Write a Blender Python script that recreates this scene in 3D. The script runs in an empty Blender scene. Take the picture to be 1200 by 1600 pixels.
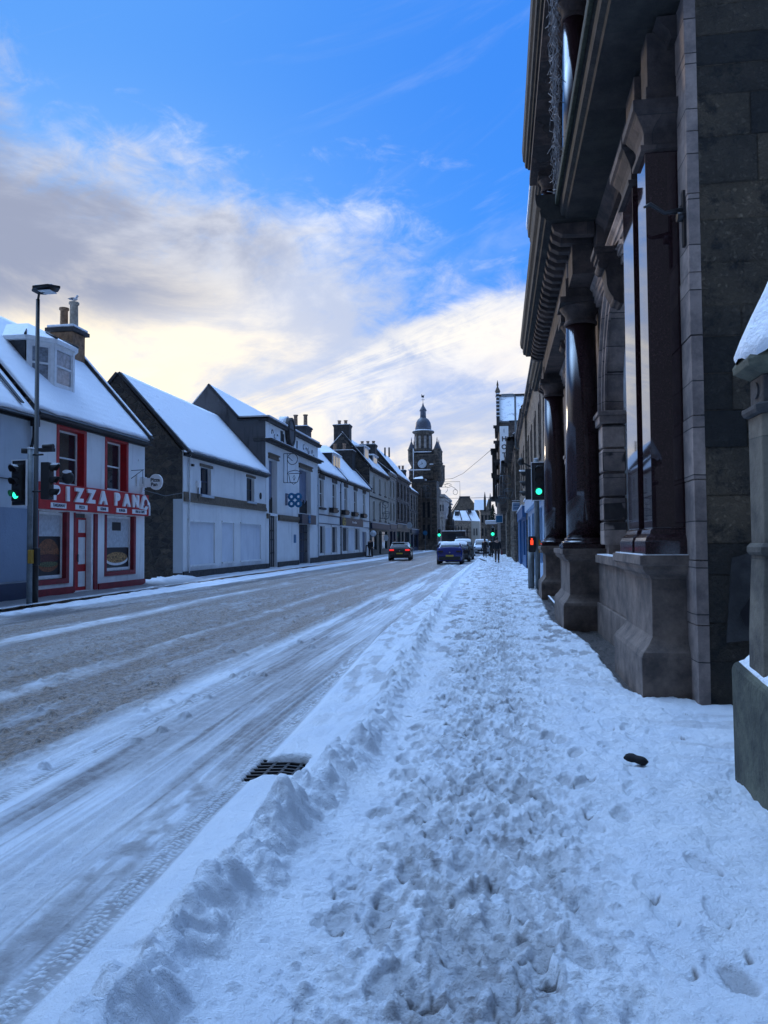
import bpy, bmesh, math, random
import numpy as np
from mathutils import Vector, Matrix
R = math.radians
random.seed(7)
rng = np.random.default_rng(11)
S = bpy.context.scene
COL = S.collection
# ------------------------------------------------------------------ camera
def make_camera():
    yaw, p, r = R(8.53), R(2.2), R(.4)
    F = Vector((-math.sin(yaw)*math.cos(p), math.cos(yaw)*math.cos(p), math.sin(p)))
    R0 = Vector((math.cos(yaw), math.sin(yaw), 0)); U0 = R0.cross(F)
    Rt = R0*math.cos(r)-U0*math.sin(r); U = U0*math.cos(r)+R0*math.sin(r)
    cd = bpy.data.cameras.new('camera'); co = bpy.data.objects.new('camera', cd); COL.objects.link(co)
    cd.sensor_fit = 'VERTICAL'; cd.sensor_height = 36; cd.sensor_width = 27; cd.lens = 27.0
    cd.clip_start = .05; cd.clip_end = 4000
    m = Matrix((( Rt.x, U.x, -F.x, 0), (Rt.y, U.y, -F.y, 0), (Rt.z, U.z, -F.z, 1.6), (0, 0, 0, 1)))
    co.matrix_world = m
    S.camera = co
make_camera()
S.view_settings.view_transform = 'Standard'; S.view_settings.look = 'None'
S.view_settings.exposure = 0.18; S.view_settings.gamma = 1; S.view_settings.use_curve_mapping = False
SUN_AZ, SUN_EL = R(-38), R(12)      # azimuth from +Y, negative = to the left
# ------------------------------------------------------------------ node helpers
class NT:
    def __init__(s, nt): s.nt = nt; s.n = nt.nodes; s.l = nt.links
    def node(s, t, **kw):
        x = s.n.new(t)
        for k, v in kw.items():
            if k.startswith('i_'):
                x.inputs[k[2:].replace('_', ' ')].default_value = v
            else: setattr(x, k, v)
        return x
    def put(s, sock, v):
        if v is None: return
        if isinstance(v, bpy.types.NodeSocket): s.l.new(v, sock)
        else:
            if hasattr(sock.default_value, '__len__') and not hasattr(v, '__len__'): v = (v,)*len(sock.default_value)
            if hasattr(sock.default_value, '__len__') and len(sock.default_value) == 4 and len(v) == 3: v = (*v, 1)
            sock.default_value = v
    def math(s, op, a, b=None, c=None, clamp=False):
        x = s.n.new('ShaderNodeMath'); x.operation = op; x.use_clamp = clamp
        s.put(x.inputs[0], a); s.put(x.inputs[1], b); s.put(x.inputs[2], c) if c is not None else None
        return x.outputs[0]
    def ss(s, v, a, b, lo=0., hi=1.):
        x = s.n.new('ShaderNodeMapRange'); x.interpolation_type = 'SMOOTHSTEP'
        s.put(x.inputs['Value'], v); x.inputs['From Min'].default_value = a; x.inputs['From Max'].default_value = b
        x.inputs['To Min'].default_value = lo; x.inputs['To Max'].default_value = hi
        return x.outputs[0]
    def mix(s, f, a, b, mode='MIX'):
        x = s.n.new('ShaderNodeMix'); x.data_type = 'RGBA'; x.blend_type = mode
        s.put(x.inputs[0], f); s.put(x.inputs[6], a); s.put(x.inputs[7], b)
        return x.outputs[2]
    def noise(s, vec, scale, detail=4, rough=.55, dist=0., dim='3D'):
        x = s.n.new('ShaderNodeTexNoise'); x.noise_dimensions = dim
        x.inputs['Scale'].default_value = scale; x.inputs['Detail'].default_value = detail
        x.inputs['Roughness'].default_value = rough; x.inputs['Distortion'].default_value = dist
        if vec is not None: s.l.new(vec, x.inputs['Vector'])
        return x.outputs[0]
    def comb(s, x, y, z):
        c = s.n.new('ShaderNodeCombineXYZ'); s.put(c.inputs[0], x); s.put(c.inputs[1], y); s.put(c.inputs[2], z); return c.outputs[0]
    def sep(s, v):
        c = s.n.new('ShaderNodeSeparateXYZ'); s.l.new(v, c.inputs[0]); return c.outputs
# ------------------------------------------------------------------ sky
def make_world():
    w = bpy.data.worlds.new('World'); S.world = w; w.use_nodes = True
    t = NT(w.node_tree); t.n.clear()
    out = t.node('ShaderNodeOutputWorld'); bg = t.node('ShaderNodeBackground')
    t.l.new(bg.outputs[0], out.inputs[0])
    sky = t.node('ShaderNodeTexSky', sky_type='NISHITA', sun_disc=False, sun_elevation=SUN_EL, sun_rotation=SUN_AZ,
                 altitude=50, air_density=1.0, dust_density=.4, ozone_density=4.0)
    tc = t.node('ShaderNodeTexCoord'); d = tc.outputs['Generated']
    x, y, z = t.sep(d)
    az = t.math('DEGREES', t.math('ARCTAN2', x, y)) if False else t.math('MULTIPLY', t.math('ARCTAN2', x, y), 57.2958)
    el = t.math('MULTIPLY', t.math('ARCSINE', t.math('MAXIMUM', t.math('MINIMUM', z, 1.), -1.)), 57.2958)
    # cloud coordinates: degrees, tilted so streaks run up to the right
    u = t.math('ADD', t.math('MULTIPLY', az, .93), t.math('MULTIPLY', el, .36))
    v = t.math('SUBTRACT', t.math('MULTIPLY', el, .93), t.math('MULTIPLY', az, .36))
    P = t.comb(t.math('MULTIPLY', az, .060), t.math('MULTIPLY', el, .105), 5.7)
    Q = t.comb(t.math('MULTIPLY', u, .03), t.math('MULTIPLY', v, .2), 8.1)
    big = t.noise(P, 1.1, 7, .56, .3)
    streak = t.noise(Q, 1.0, 8, .66, 1.6)
    fine = t.noise(P, 4.5, 8, .65, .5)
    # upper edge of the cloud field, falling to the right
    edge = t.math('ADD', 18.6, t.math('MULTIPLY', t.math('MAXIMUM', t.math('MINIMUM', t.math('SUBTRACT', 6., az), 70.), -60.), .27))
    hole = t.math('MULTIPLY', t.math('MULTIPLY', t.ss(az, -11., -3.), t.ss(az, 7., -1.)), 2.0)
    edge = t.math('SUBTRACT', edge, hole)
    nz = t.math('ADD', t.math('MULTIPLY', t.math('SUBTRACT', big, .5), 24.), t.math('ADD', t.math('MULTIPLY', t.math('SUBTRACT', streak, .5), 5.), t.math('MULTIPLY', t.math('SUBTRACT', fine, .5), 14.)))
    rb = t.math('ADD', t.math('POWER', t.math('DIVIDE', t.math('ADD', az, 1.), 13.), 2.), t.math('POWER', t.math('DIVIDE', t.math('SUBTRACT', el, t.math('ADD', 14.2, t.math('MULTIPLY', az, .22))), 3.6), 2.))
    right_bank = t.ss(rb, 1.5, .1)
    h = t.math('ADD', t.math('ADD', t.math('SUBTRACT', edge, el), nz), t.math('MULTIPLY', right_bank, 10.))
    mask = t.ss(h, -3., 7.)
    # thin veil high up
    veil = t.math('MULTIPLY', t.ss(t.noise(Q, .9, 7, .62, 1.2), .52, .85), .35)
    mask = t.math('MAXIMUM', mask, t.math('MULTIPLY', veil, t.ss(el, 60., 20.)))
    # blue gaps low down near the roofs
    gap = t.math('MULTIPLY', t.ss(t.math('ADD', t.math('MULTIPLY', streak, .7), t.math('MULTIPLY', big, .35)), .56, .40), t.ss(el, 16., 9.))
    lowgrad = t.ss(el, -2., 14.)
    # tones
    nish = t.mix(1., sky.outputs[0], (1, 1, 1, 1), 'MULTIPLY')
    sc = t.n.new('ShaderNodeVectorMath'); sc.operation = 'SCALE'; t.l.new(nish, sc.inputs[0]); sc.inputs['Scale'].default_value = SKY_K
    blue0 = t.mix(.93, sc.outputs[0], t.mix(t.ss(az, -34., 4.), t.mix(t.ss(el, 14., 34.), (.28, .56, 1.0, 1), (.10, .34, .90, 1)), t.mix(t.ss(el, 12., 34.), (.055, .30, .96, 1), (.045, .25, .88, 1))))
    horiz = (.42, .54, .85, 1)
    blue = t.mix(t.ss(el, 15., 5.), blue0, horiz)
    cream = (1.0, .91, .78, 1); white = (.84, .87, .95, 1); grey = (.31, .35, .48, 1); lav = (.50, .57, .75, 1)
    shade = t.noise(t.comb(t.math('MULTIPLY', az, .05), t.math('MULTIPLY', el, .11), 21.), 1.3, 7, .6, .35)
    glow = t.ss(t.math('ADD', t.math('MULTIPLY', t.math('POWER', t.math('DIVIDE', t.math('ADD', az, 31.), 20.), 2.), 1.), t.math('POWER', t.math('DIVIDE', t.math('SUBTRACT', el, 12.), 9.), 2.)), 1.3, 0.)
    darkc = t.ss(t.math('ADD', t.math('POWER', t.math('DIVIDE', t.math('ADD', az, 35.), 17.), 2.), t.math('POWER', t.math('DIVIDE', t.math('SUBTRACT', el, 21.5), 5.8), 2.)), 1.8, .5)
    lit = t.ss(t.math('ADD', t.math('MULTIPLY', shade, .95), t.math('MULTIPLY', streak, .15)), .42, .66)
    wc = t.mix(t.ss(t.math('ADD', el, t.math('MULTIPLY', az, -.1)), 22., 10.), white, cream)
    cloud = t.mix(lit, lav, wc)
    cloud = t.mix(t.math('MULTIPLY', glow, t.ss(shade, .36, .58, .35, .95)), cloud, (1.12, .98, .74, 1))
    cloud = t.mix(t.math('MULTIPLY', darkc, t.ss(shade, .68, .40, .45, 1.)), cloud, grey)
    # bright streak bank right of centre
    bank = t.ss(t.math('ADD', t.math('POWER', t.math('DIVIDE', t.math('ADD', az, 3.), 14.), 2.), t.math('POWER', t.math('DIVIDE', t.math('SUBTRACT', v, 13.2), 3.2), 2.)), 1.3, .1)
    cloud = t.mix(t.math('MULTIPLY', bank, t.ss(streak, .38, .60)), cloud, (1.02, .95, .84, 1))
    cloud = t.mix(t.math('MULTIPLY', right_bank, t.ss(t.math('ADD', t.math('MULTIPLY', streak, .5), t.math('MULTIPLY', fine, .5)), .38, .58)), cloud, (1.0, .95, .86, 1))
    mask = t.math('MULTIPLY', mask, t.math('SUBTRACT', 1., t.math('MULTIPLY', gap, .45)))
    mask = t.math('MULTIPLY', mask, t.ss(el, -1., 5., .35, 1.))
    col = t.mix(mask, blue, cloud)
    col = t.mix(t.ss(el, 0., -3.), col, (.2, .25, .34, 1))
    # unseen sky: bright lobe added to light the snow, back dimmed to shade stone
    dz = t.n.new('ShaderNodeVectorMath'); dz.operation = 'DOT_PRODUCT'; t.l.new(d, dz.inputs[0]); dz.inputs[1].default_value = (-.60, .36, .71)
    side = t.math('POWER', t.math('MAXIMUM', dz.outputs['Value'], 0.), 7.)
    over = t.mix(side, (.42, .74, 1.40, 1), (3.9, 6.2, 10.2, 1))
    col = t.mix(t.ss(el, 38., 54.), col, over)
    back = t.math('MULTIPLY', t.ss(t.math('ABSOLUTE', az), 75., 115.), t.ss(el, 72., 44.))
    col = t.mix(back, col, (.07, .085, .12, 1))
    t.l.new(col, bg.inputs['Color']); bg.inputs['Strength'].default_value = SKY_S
SKY_K, SKY_S = .1, 1.0
make_world()
def make_sun():
    l = bpy.data.lights.new('sun', 'SUN'); l.energy = .8; l.angle = R(12); l.color = (1., .84, .66)
    o = bpy.data.objects.new('sun', l); COL.objects.link(o)
    d = Vector((math.sin(SUN_AZ)*math.cos(SUN_EL), math.cos(SUN_AZ)*math.cos(SUN_EL), math.sin(SUN_EL)))
    o.rotation_euler = d.to_track_quat('Z', 'Y').to_euler(); o.location = (-30, 40, 40)
make_sun()
# ------------------------------------------------------------------ numpy noise
PERM = rng.random((256, 256))
def vnoise(x, y, seed=0):
    x = np.asarray(x, float)+seed*17.31; y = np.asarray(y, float)+seed*7.77
    xi = np.floor(x).astype(int); yi = np.floor(y).astype(int); xf = x-xi; yf = y-yi
    xf = xf*xf*(3-2*xf); yf = yf*yf*(3-2*yf)
    a = PERM[xi & 255, yi & 255]; b = PERM[(xi+1) & 255, yi & 255]; c = PERM[xi & 255, (yi+1) & 255]; d = PERM[(xi+1) & 255, (yi+1) & 255]
    return (a*(1-xf)+b*xf)*(1-yf)+(c*(1-xf)+d*xf)*yf
def fbm(x, y, o=4, seed=0, g=.5):
    s = 0; a = 1; n = 0
    for k in range(o):
        s = s+a*vnoise(x*2**k, y*2**k, seed+k*3); n += a; a *= g
    return s/n
def sst(x, a, b):
    t = np.clip((x-a)/(b-a), 0, 1); return t*t*(3-2*t)
# ------------------------------------------------------------------ object helpers
def link(o): COL.objects.link(o); return o
def tag(o, label=None, cat=None, group=None, kind=None):
    if label: o['label'] = label
    if cat: o['category'] = cat
    if group: o['group'] = group
    if kind: o['kind'] = kind
    return o
def thing(name, label, cat, loc=(0, 0, 0), rz=0, group=None):
    o = bpy.data.objects.new(name, None); o.empty_display_size = .3; link(o)
    o.location = loc; o.rotation_euler = (0, 0, rz)
    return tag(o, label, cat, group)
def world_of(o):
    m = Matrix.Identity(4)
    while o is not None:
        m = (Matrix.Translation(o.location) @ o.rotation_euler.to_matrix().to_4x4()) @ m
        o = o.parent
    return m
SPLIT = set('''modillion window_surround panel_moulding turret turret_cone window_margin banded_pier belfry_louvre corner_bartizan finial pinnacle roof_rib
side_window worn_print relief_upright relief_scroll buttress_strip slit_window window_trim parapet_snow ledge_snow roundel step_snow oriel_bay wheel string_course plinth shopfront_surround
crow_step_gable lower_snow stage_coping alarm_box cable_fixing wings legs lead_hip door_panel dormer_pane window roof gable_skew skew_flashing entablature_block upper_entablature
colonnade sign_disc jamb bracket detector badge_print face_details deep_cornice'''.split())
class MB:
    def __init__(s): s.v = []; s.f = []; s.sm = []
    def add(s, vs, fs, smooth=False):
        n = len(s.v); s.v += [tuple(v) for v in vs]
        for f in fs: s.f.append(tuple(i+n for i in f)); s.sm.append(smooth)
        return s
    def box(s, x0, x1, y0, y1, z0, z1):
        x0, x1 = min(x0, x1), max(x0, x1); y0, y1 = min(y0, y1), max(y0, y1); z0, z1 = min(z0, z1), max(z0, z1)
        return s.add([(x, y, z) for x in (x0, x1) for y in (y0, y1) for z in (z0, z1)],
                     [(0, 1, 3, 2), (4, 6, 7, 5), (0, 4, 5, 1), (2, 3, 7, 6), (0, 2, 6, 4), (1, 5, 7, 3)])
    def prism(s, poly, vec):     # poly: list of 3d points, extruded by vec
        n = len(poly); v = Vector(vec)
        a = [Vector(p) for p in poly]; b = [p+v for p in a]
        return s.add(a+b, [tuple(range(n))[::-1], tuple(range(n, 2*n))]+[(i, (i+1) % n, n+(i+1) % n, n+i) for i in range(n)])
    def lathe(s, c, prof, n=24, axis='z', sx=1., sy=1., rot=0., smooth=True, cap=True):
        # prof: (radius, height) list
        vs = []; fs = []
        for r, h in prof:
            for i in range(n):
                a = 2*math.pi*i/n+rot
                q = (math.cos(a)*r*sx, math.sin(a)*r*sy, h)
                if axis == 'x': q = (q[2], q[0], q[1])
                if axis == 'y': q = (q[0], q[2], q[1])
                vs.append((c[0]+q[0], c[1]+q[1], c[2]+q[2]))
        m = len(prof)
        for j in range(m-1):
            for i in range(n): fs.append((j*n+i, j*n+(i+1) % n, (j+1)*n+(i+1) % n, (j+1)*n+i))
        s.add(vs, fs, smooth)
        if cap:
            for j in (0, m-1):
                if prof[j][0] > 1e-4: s.add(vs[j*n:(j+1)*n], [tuple(range(n))], False)
        return s
    def tube(s, pts, r, n=8):
        pts = [Vector(p) for p in pts]; rs = r if hasattr(r, '__len__') else [r]*len(pts)
        vs = []; fs = []
        for i, p in enumerate(pts):
            d = (pts[min(i+1, len(pts)-1)]-pts[max(i-1, 0)]).normalized()
            a = d.cross(Vector((0, 0, 1)));
            if a.length < .05: a = d.cross(Vector((1, 0, 0)))
            a.normalize(); b = d.cross(a)
            for k in range(n):
                t = 2*math.pi*k/n; vs.append(p+(a*math.cos(t)+b*math.sin(t))*rs[i])
        for j in range(len(pts)-1):
            for k in range(n): fs.append((j*n+k, j*n+(k+1) % n, (j+1)*n+(k+1) % n, (j+1)*n+k))
        s.add(vs, fs, True); s.add(vs[:n], [tuple(range(n))]); s.add(vs[-n:], [tuple(range(n))])
        return s
    def grid(s, P, smooth=True):   # P: array (m,n,3)
        m, n = P.shape[:2]
        return s.add(P.reshape(-1, 3).tolist(), [(i*n+j, i*n+j+1, (i+1)*n+j+1, (i+1)*n+j) for i in range(m-1) for j in range(n-1)], smooth)
    def pieces(s):
        # groups of faces whose bounding boxes touch
        par = list(range(len(s.v)))
        def fd(a):
            while par[a] != a: par[a] = par[par[a]]; a = par[a]
            return a
        for f in s.f:
            for k in f[1:]: par[fd(k)] = fd(f[0])
        g = {}
        for i in range(len(s.v)): g.setdefault(fd(i), []).append(i)
        keys = list(g); bb = []
        for k in keys:
            a = np.array([s.v[i] for i in g[k]]); bb.append([a.min(0)-.012, a.max(0)+.012])
        n = len(keys); own = list(range(n))
        def f2(a):
            while own[a] != a: a = own[a]
            return a
        for i in range(n):
            for j in range(i+1, n):
                if (bb[i][0] <= bb[j][1]).all() and (bb[j][0] <= bb[i][1]).all(): own[f2(j)] = f2(i)
        kid = {k: i for i, k in enumerate(keys)}; out = {}
        for f, sm in zip(s.f, s.sm): out.setdefault(f2(kid[fd(f[0])]), []).append((f, sm))
        res = []
        for fl in out.values():
            m = MB(); mp = {}
            for f, sm in fl:
                for i in f:
                    if i not in mp: mp[i] = len(m.v); m.v.append(s.v[i])
                m.f.append(tuple(mp[i] for i in f)); m.sm.append(sm)
            res.append(m)
        return res
    def build(s, name, mat, parent=None, bevel=0., label=None, world=True, weld=True):
        if name in SPLIT and parent is not None:
            ps = s.pieces()
            if 1 < len(ps) <= 100: return [p_._build(name, mat, parent, bevel, label, world, weld) for p_ in ps][0]
        return s._build(name, mat, parent, bevel, label, world, weld)
    def _build(s, name, mat, parent=None, bevel=0., label=None, world=True, weld=True):
        me = bpy.data.meshes.new(name)
        vs = s.v
        if parent is not None and world:
            inv = world_of(parent).inverted(); vs = [inv @ Vector(v) for v in vs]
        me.from_pydata([tuple(v) for v in vs], [], s.f)
        me.polygons.foreach_set('use_smooth', s.sm)
        bm = bmesh.new(); bm.from_mesh(me)
        if weld: bmesh.ops.remove_doubles(bm, verts=bm.verts, dist=1e-5)
        bmesh.ops.recalc_face_normals(bm, faces=bm.faces); bm.to_mesh(me); bm.free()
        me.materials.append(mat)
        o = link(bpy.data.objects.new(name, me)); o.parent = parent
        if bevel > 0:
            md = o.modifiers.new('bevel', 'BEVEL'); md.width = bevel; md.segments = 2; md.limit_method = 'ANGLE'; md.angle_limit = R(40)
        if label: o['label'] = label
        return o
def bx(name, mat, parent, *a, bevel=0., label=None):
    return MB().box(*a).build(name, mat, parent, bevel, label)
def text_mesh(name, txt, mat, parent, origin, udir, vdir, size, depth=.01, align='CENTER', bold=0., xs=1.):
    cu = bpy.data.curves.new('lettering', 'FONT'); cu.body = txt; cu.size = size; cu.align_x = align; cu.align_y = 'CENTER'
    cu.extrude = depth/2; cu.offset = bold; cu.resolution_u = 3
    to = bpy.data.objects.new('lettering', cu); link(to)
    bpy.context.view_layer.update()
    dg = bpy.context.evaluated_depsgraph_get(); me = bpy.data.meshes.new_from_object(to.evaluated_get(dg))
    bpy.data.objects.remove(to)
    u = Vector(udir).normalized()*xs; v = Vector(vdir).normalized(); n = Vector(udir).normalized().cross(v)
    inv = world_of(parent).inverted() if parent else Matrix.Identity(4)
    for q in me.vertices: q.co = inv @ (Vector(origin)+u*q.co.x+v*q.co.y+n*q.co.z)
    me.materials.clear(); me.materials.append(mat); me.name = name
    o = link(bpy.data.objects.new(name, me)); o.parent = parent
    return o
def copy_tree(o, parent=None):
    c = o.copy(); link(c); c.parent = parent
    for ch in list(o.children): copy_tree(ch, c)
    return c
# ------------------------------------------------------------------ materials
M = {}
def mat(name, fn):
    m = bpy.data.materials.new(name); m.use_nodes = True
    t = NT(m.node_tree); t.n.clear()
    out = t.node('ShaderNodeOutputMaterial'); b = t.node('ShaderNodeBsdfPrincipled'); t.l.new(b.outputs[0], out.inputs[0])
    g = t.node('ShaderNodeNewGeometry'); t.P = g.outputs['Position']; t.b = b; t.out = out
    fn(t); M[name] = m; return m
def bump(t, h, dist, strength=1.):
    x = t.node('ShaderNodeBump'); x.inputs['Distance'].default_value = dist; x.inputs['Strength'].default_value = strength
    t.l.new(h, x.inputs['Height']); t.l.new(x.outputs[0], t.b.inputs['Normal'])
def plain(name, col, rough=.6, var=.15, scale=3., bmp=0., bscale=40., metal=0., spec=.5, coat=0.):
    def f(t):
        n = t.noise(t.P, scale, 6, .65)
        lo = tuple(c*(1-var) for c in col[:3])+(1,); hi = tuple(min(1, c*(1+var)) for c in col[:3])+(1,)
        t.put(t.b.inputs['Base Color'], t.mix(t.ss(n, .3, .7), lo, hi))
        t.b.inputs['Roughness'].default_value = rough; t.b.inputs['Metallic'].default_value = metal
        t.b.inputs['Specular IOR Level'].default_value = spec; t.b.inputs['Coat Weight'].default_value = coat
        if bmp: bump(t, t.noise(t.P, bscale, 5, .6), bmp)
    return mat(name, f)
def painted_wall(name, col, dirt=(.25, .26, .28), amount=.5, bscale=14., bd=.012):
    def f(t):
        x, y, z = t.sep(t.P)
        st = t.noise(t.comb(t.math('MULTIPLY', x, 3.), t.math('MULTIPLY', y, 3.), t.math('MULTIPLY', z, .35)), 1., 6, .6)
        bl = t.noise(t.P, .8, 6, .65)
        m = t.math('MULTIPLY', t.ss(st, .52, .78), amount)
        c = t.mix(t.ss(bl, .3, .72), tuple(k*.9 for k in col)+(1,), tuple(col)+(1,))
        c = t.mix(m, c, tuple(dirt)+(1,))
        splash = t.math('MULTIPLY', t.ss(t.math('ADD', z, t.math('MULTIPLY', bl, .9)), 1.2, .5), .35)
        c = t.mix(splash, c, tuple(dirt)+(1,))
        t.put(t.b.inputs['Base Color'], c); t.b.inputs['Roughness'].default_value = .85
        bump(t, t.math('ADD', t.noise(t.P, bscale, 6, .7), t.math('MULTIPLY', t.noise(t.P, 3., 3, .5), .7)), bd)
    return mat(name, f)
def stone(name, axis, c1, c2, mortar, bw=.55, bh=.3, rough_d=.03, msize=.012, mottl=.6, lichen=None, scale=1.):
    # coursed blocks; axis = horizontal axis of the wall ('x' or 'y')
    def f(t):
        x, y, z = t.sep(t.P); h = {'x': x, 'y': y, 's': t.math('ADD', x, y)}[axis]
        wob = t.noise(t.P, 1.6, 3, .5)
        vec = t.comb(t.math('ADD', h, t.math('MULTIPLY', wob, .05)), t.math('ADD', z, t.math('MULTIPLY', t.noise(t.P, 1.1, 2, .5), .05)), 0)
        br = t.node('ShaderNodeTexBrick'); t.l.new(vec, br.inputs['Vector'])
        br.inputs['Color1'].default_value = (*c1, 1); br.inputs['Color2'].default_value = (*c2, 1); br.inputs['Mortar'].default_value = (*mortar, 1)
        br.inputs['Scale'].default_value = scale; br.inputs['Brick Width'].default_value = bw; br.inputs['Row Height'].default_value = bh
        br.inputs['Mortar Size'].default_value = msize; br.inputs['Mortar Smooth'].default_value = .3; br.inputs['Bias'].default_value = .1
        n1 = t.noise(t.P, 2.2, 7, .7); n2 = t.noise(t.P, 22., 6, .7)
        c = t.mix(mottl, br.outputs['Color'], t.mix(t.ss(n1, .32, .7), (.35, .35, .38, 1), (1.6, 1.5, 1.4, 1)), 'MULTIPLY')
        c = t.mix(.35, c, t.mix(n2, (.5, .5, .5, 1), (1.5, 1.5, 1.5, 1)), 'MULTIPLY')
        if lichen: c = t.mix(t.math('MULTIPLY', t.ss(t.noise(t.P, 1.3, 6, .7), .58, .72), .5), c, (*lichen, 1))
        t.put(t.b.inputs['Base Color'], c); t.b.inputs['Roughness'].default_value = .85
        hh = t.math('ADD', t.math('MULTIPLY', br.outputs['Fac'], -.9), t.math('ADD', t.math('MULTIPLY', n2, .7), t.math('MULTIPLY', t.noise(t.P, 7., 5, .6), .8)))
        bump(t, hh, rough_d)
    return mat(name, f)
def rubble(name, c1, c2, mortar, scale=2.4):
    def f(t):
        wob = t.node('ShaderNodeTexNoise'); wob.inputs['Scale'].default_value = 2.2; t.l.new(t.P, wob.inputs['Vector'])
        va = t.node('ShaderNodeVectorMath'); va.operation = 'MULTIPLY_ADD'; t.l.new(wob.outputs['Color'], va.inputs[0]); va.inputs[1].default_value = (.28,)*3; t.l.new(t.P, va.inputs[2])
        mp = t.node('ShaderNodeMapping'); mp.inputs['Scale'].default_value = (1., 1., 1.55); t.l.new(va.outputs[0], mp.inputs[0])
        vo = t.node('ShaderNodeTexVoronoi', feature='DISTANCE_TO_EDGE'); vo.inputs['Scale'].default_value = scale; t.l.new(mp.outputs[0], vo.inputs['Vector'])
        vc = t.node('ShaderNodeTexVoronoi', feature='F1'); vc.inputs['Scale'].default_value = scale; t.l.new(mp.outputs[0], vc.inputs['Vector'])
        r = t.sep(vc.outputs['Color'])[0]
        c = t.mix(r, (*c1, 1), (*c2, 1))
        c = t.mix(.6, c, t.mix(t.ss(t.noise(t.P, 5., 6, .7), .3, .7), (.4, .4, .42, 1), (1.6, 1.5, 1.4, 1)), 'MULTIPLY')
        e = t.ss(vo.outputs['Distance'], .0, .10)
        c = t.mix(e, (*mortar, 1), c)
        t.put(t.b.inputs['Base Color'], c); t.b.inputs['Roughness'].default_value = .9
        bump(t, t.math('ADD', e, t.math('MULTIPLY', t.noise(t.P, 16., 5, .7), .5)), .05)
    return mat(name, f)
def snow_roof(name, th=.655, am=.55):
    def f(t):
        n = t.noise(t.P, 1.4, 5, .6); n2 = t.noise(t.P, 9., 6, .65)
        x, y, z = t.sep(t.P)
        slates = t.math('MULTIPLY', t.ss(t.math('ADD', t.math('MULTIPLY', n, .55), t.math('MULTIPLY', n2, .5)), th-.05*(am > .6), th+.045), am)
        c = t.mix(slates, (.80, .83, .88, 1), (.16, .17, .2, 1))
        t.put(t.b.inputs['Base Color'], c); t.b.inputs['Roughness'].default_value = .7
        w = t.node('ShaderNodeTexWave', wave_type='BANDS', bands_direction='Z'); w.inputs['Scale'].default_value = 1.35; w.inputs['Distortion'].default_value = .9
        t.l.new(t.P, w.inputs['Vector'])
        bump(t, t.math('ADD', t.math('MULTIPLY', n2, 1.), t.math('MULTIPLY', w.outputs['Fac'], .16)), .022)
    return mat(name, f)
def ground_mat(name):
    def f(t):
        a = t.node('ShaderNodeAttribute', attribute_name='cover')
        r, g, b = t.sep(a.outputs['Vector'])     # r: brown slush, g: grey packed ice, b: bare dark paving
        n1 = t.noise(t.P, 9., 7, .7); n2 = t.noise(t.P, 60., 6, .7); n3 = t.noise(t.P, 2., 5, .6)
        c = t.mix(t.ss(n3, .3, .7), (.74, .79, .86, 1), (.83, .86, .90, 1))
        c = t.mix(t.math('MULTIPLY', g, t.ss(n1, .2, .62, .55, 1.)), c, (.23, .215, .215, 1))
        x, y, z = t.sep(t.P)
        grain = t.noise(t.comb(t.math('MULTIPLY', x, 34.), t.math('MULTIPLY', y, 15.), 0), 1., 6, .75)
        brown = t.mix(t.ss(grain, .40, .62), (.075, .05, .032, 1), (.36, .255, .17, 1))
        c = t.mix(t.math('MULTIPLY', r, t.ss(t.math('ADD', t.math('MULTIPLY', n2, .5), t.math('MULTIPLY', n1, .5)), .30, .62, .25, 1.)), c, brown)
        grit = t.math('MULTIPLY', t.ss(t.noise(t.P, 130., 3, .6), .70, .76), t.ss(n3, .42, .62))
        c = t.mix(t.math('MULTIPLY', grit, .75), c, (.10, .075, .055, 1))
        dark = t.mix(t.ss(n1, .35, .65), (.035, .032, .032, 1), (.085, .075, .07, 1))
        c = t.mix(b, c, dark)
        t.put(t.b.inputs['Base Color'], c)
        ro = t.math('SUBTRACT', .62, t.math('MULTIPLY', t.math('MAXIMUM', g, b), .28))
        t.put(t.b.inputs['Roughness'], ro); t.b.inputs['Specular IOR Level'].default_value = .35
        n4 = t.noise(t.P, 26., 6, .68)
        hh = t.math('ADD', t.math('ADD', t.math('MULTIPLY', n2, .5), t.math('MULTIPLY', n4, 1.1)), t.math('ADD', t.math('MULTIPLY', t.noise(t.P, 140., 4, .7), .35), t.math('MULTIPLY', n1, .6)))
        bump(t, hh, .026)
    return mat(name, f)
ground_mat('snowy_ground')
snow_roof('roof_snow'); snow_roof('thin_roof_snow', .60, .8)
plain('snow', (.82, .85, .9), .65, .05, 6., .03, 22.)
painted_wall('white_paint', (.84, .85, .85), (.36, .36, .36), .5)
painted_wall('white_harl', (.82, .83, .83), (.3, .31, .33), .3, 9., .02)
painted_wall('blue_grey_paint', (.24, .31, .42), (.15, .18, .24), .5)
painted_wall('pale_blue_paint', (.50, .56, .62), (.25, .3, .35), .4)
painted_wall('cream_paint', (.52, .50, .45), (.25, .24, .22), .4)
painted_wall('grey_render', (.11, .11, .12), (.03, .03, .035), .9, 7., .02)
painted_wall('board_paint', (.70, .74, .80), (.35, .42, .55), .45, 30., .004)
rubble('dark_rubble', (.10, .085, .07), (.035, .035, .038), (.075, .07, .063))
rubble('brown_rubble', (.25, .21, .165), (.13, .115, .10), (.12, .11, .095), 2.0)
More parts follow.
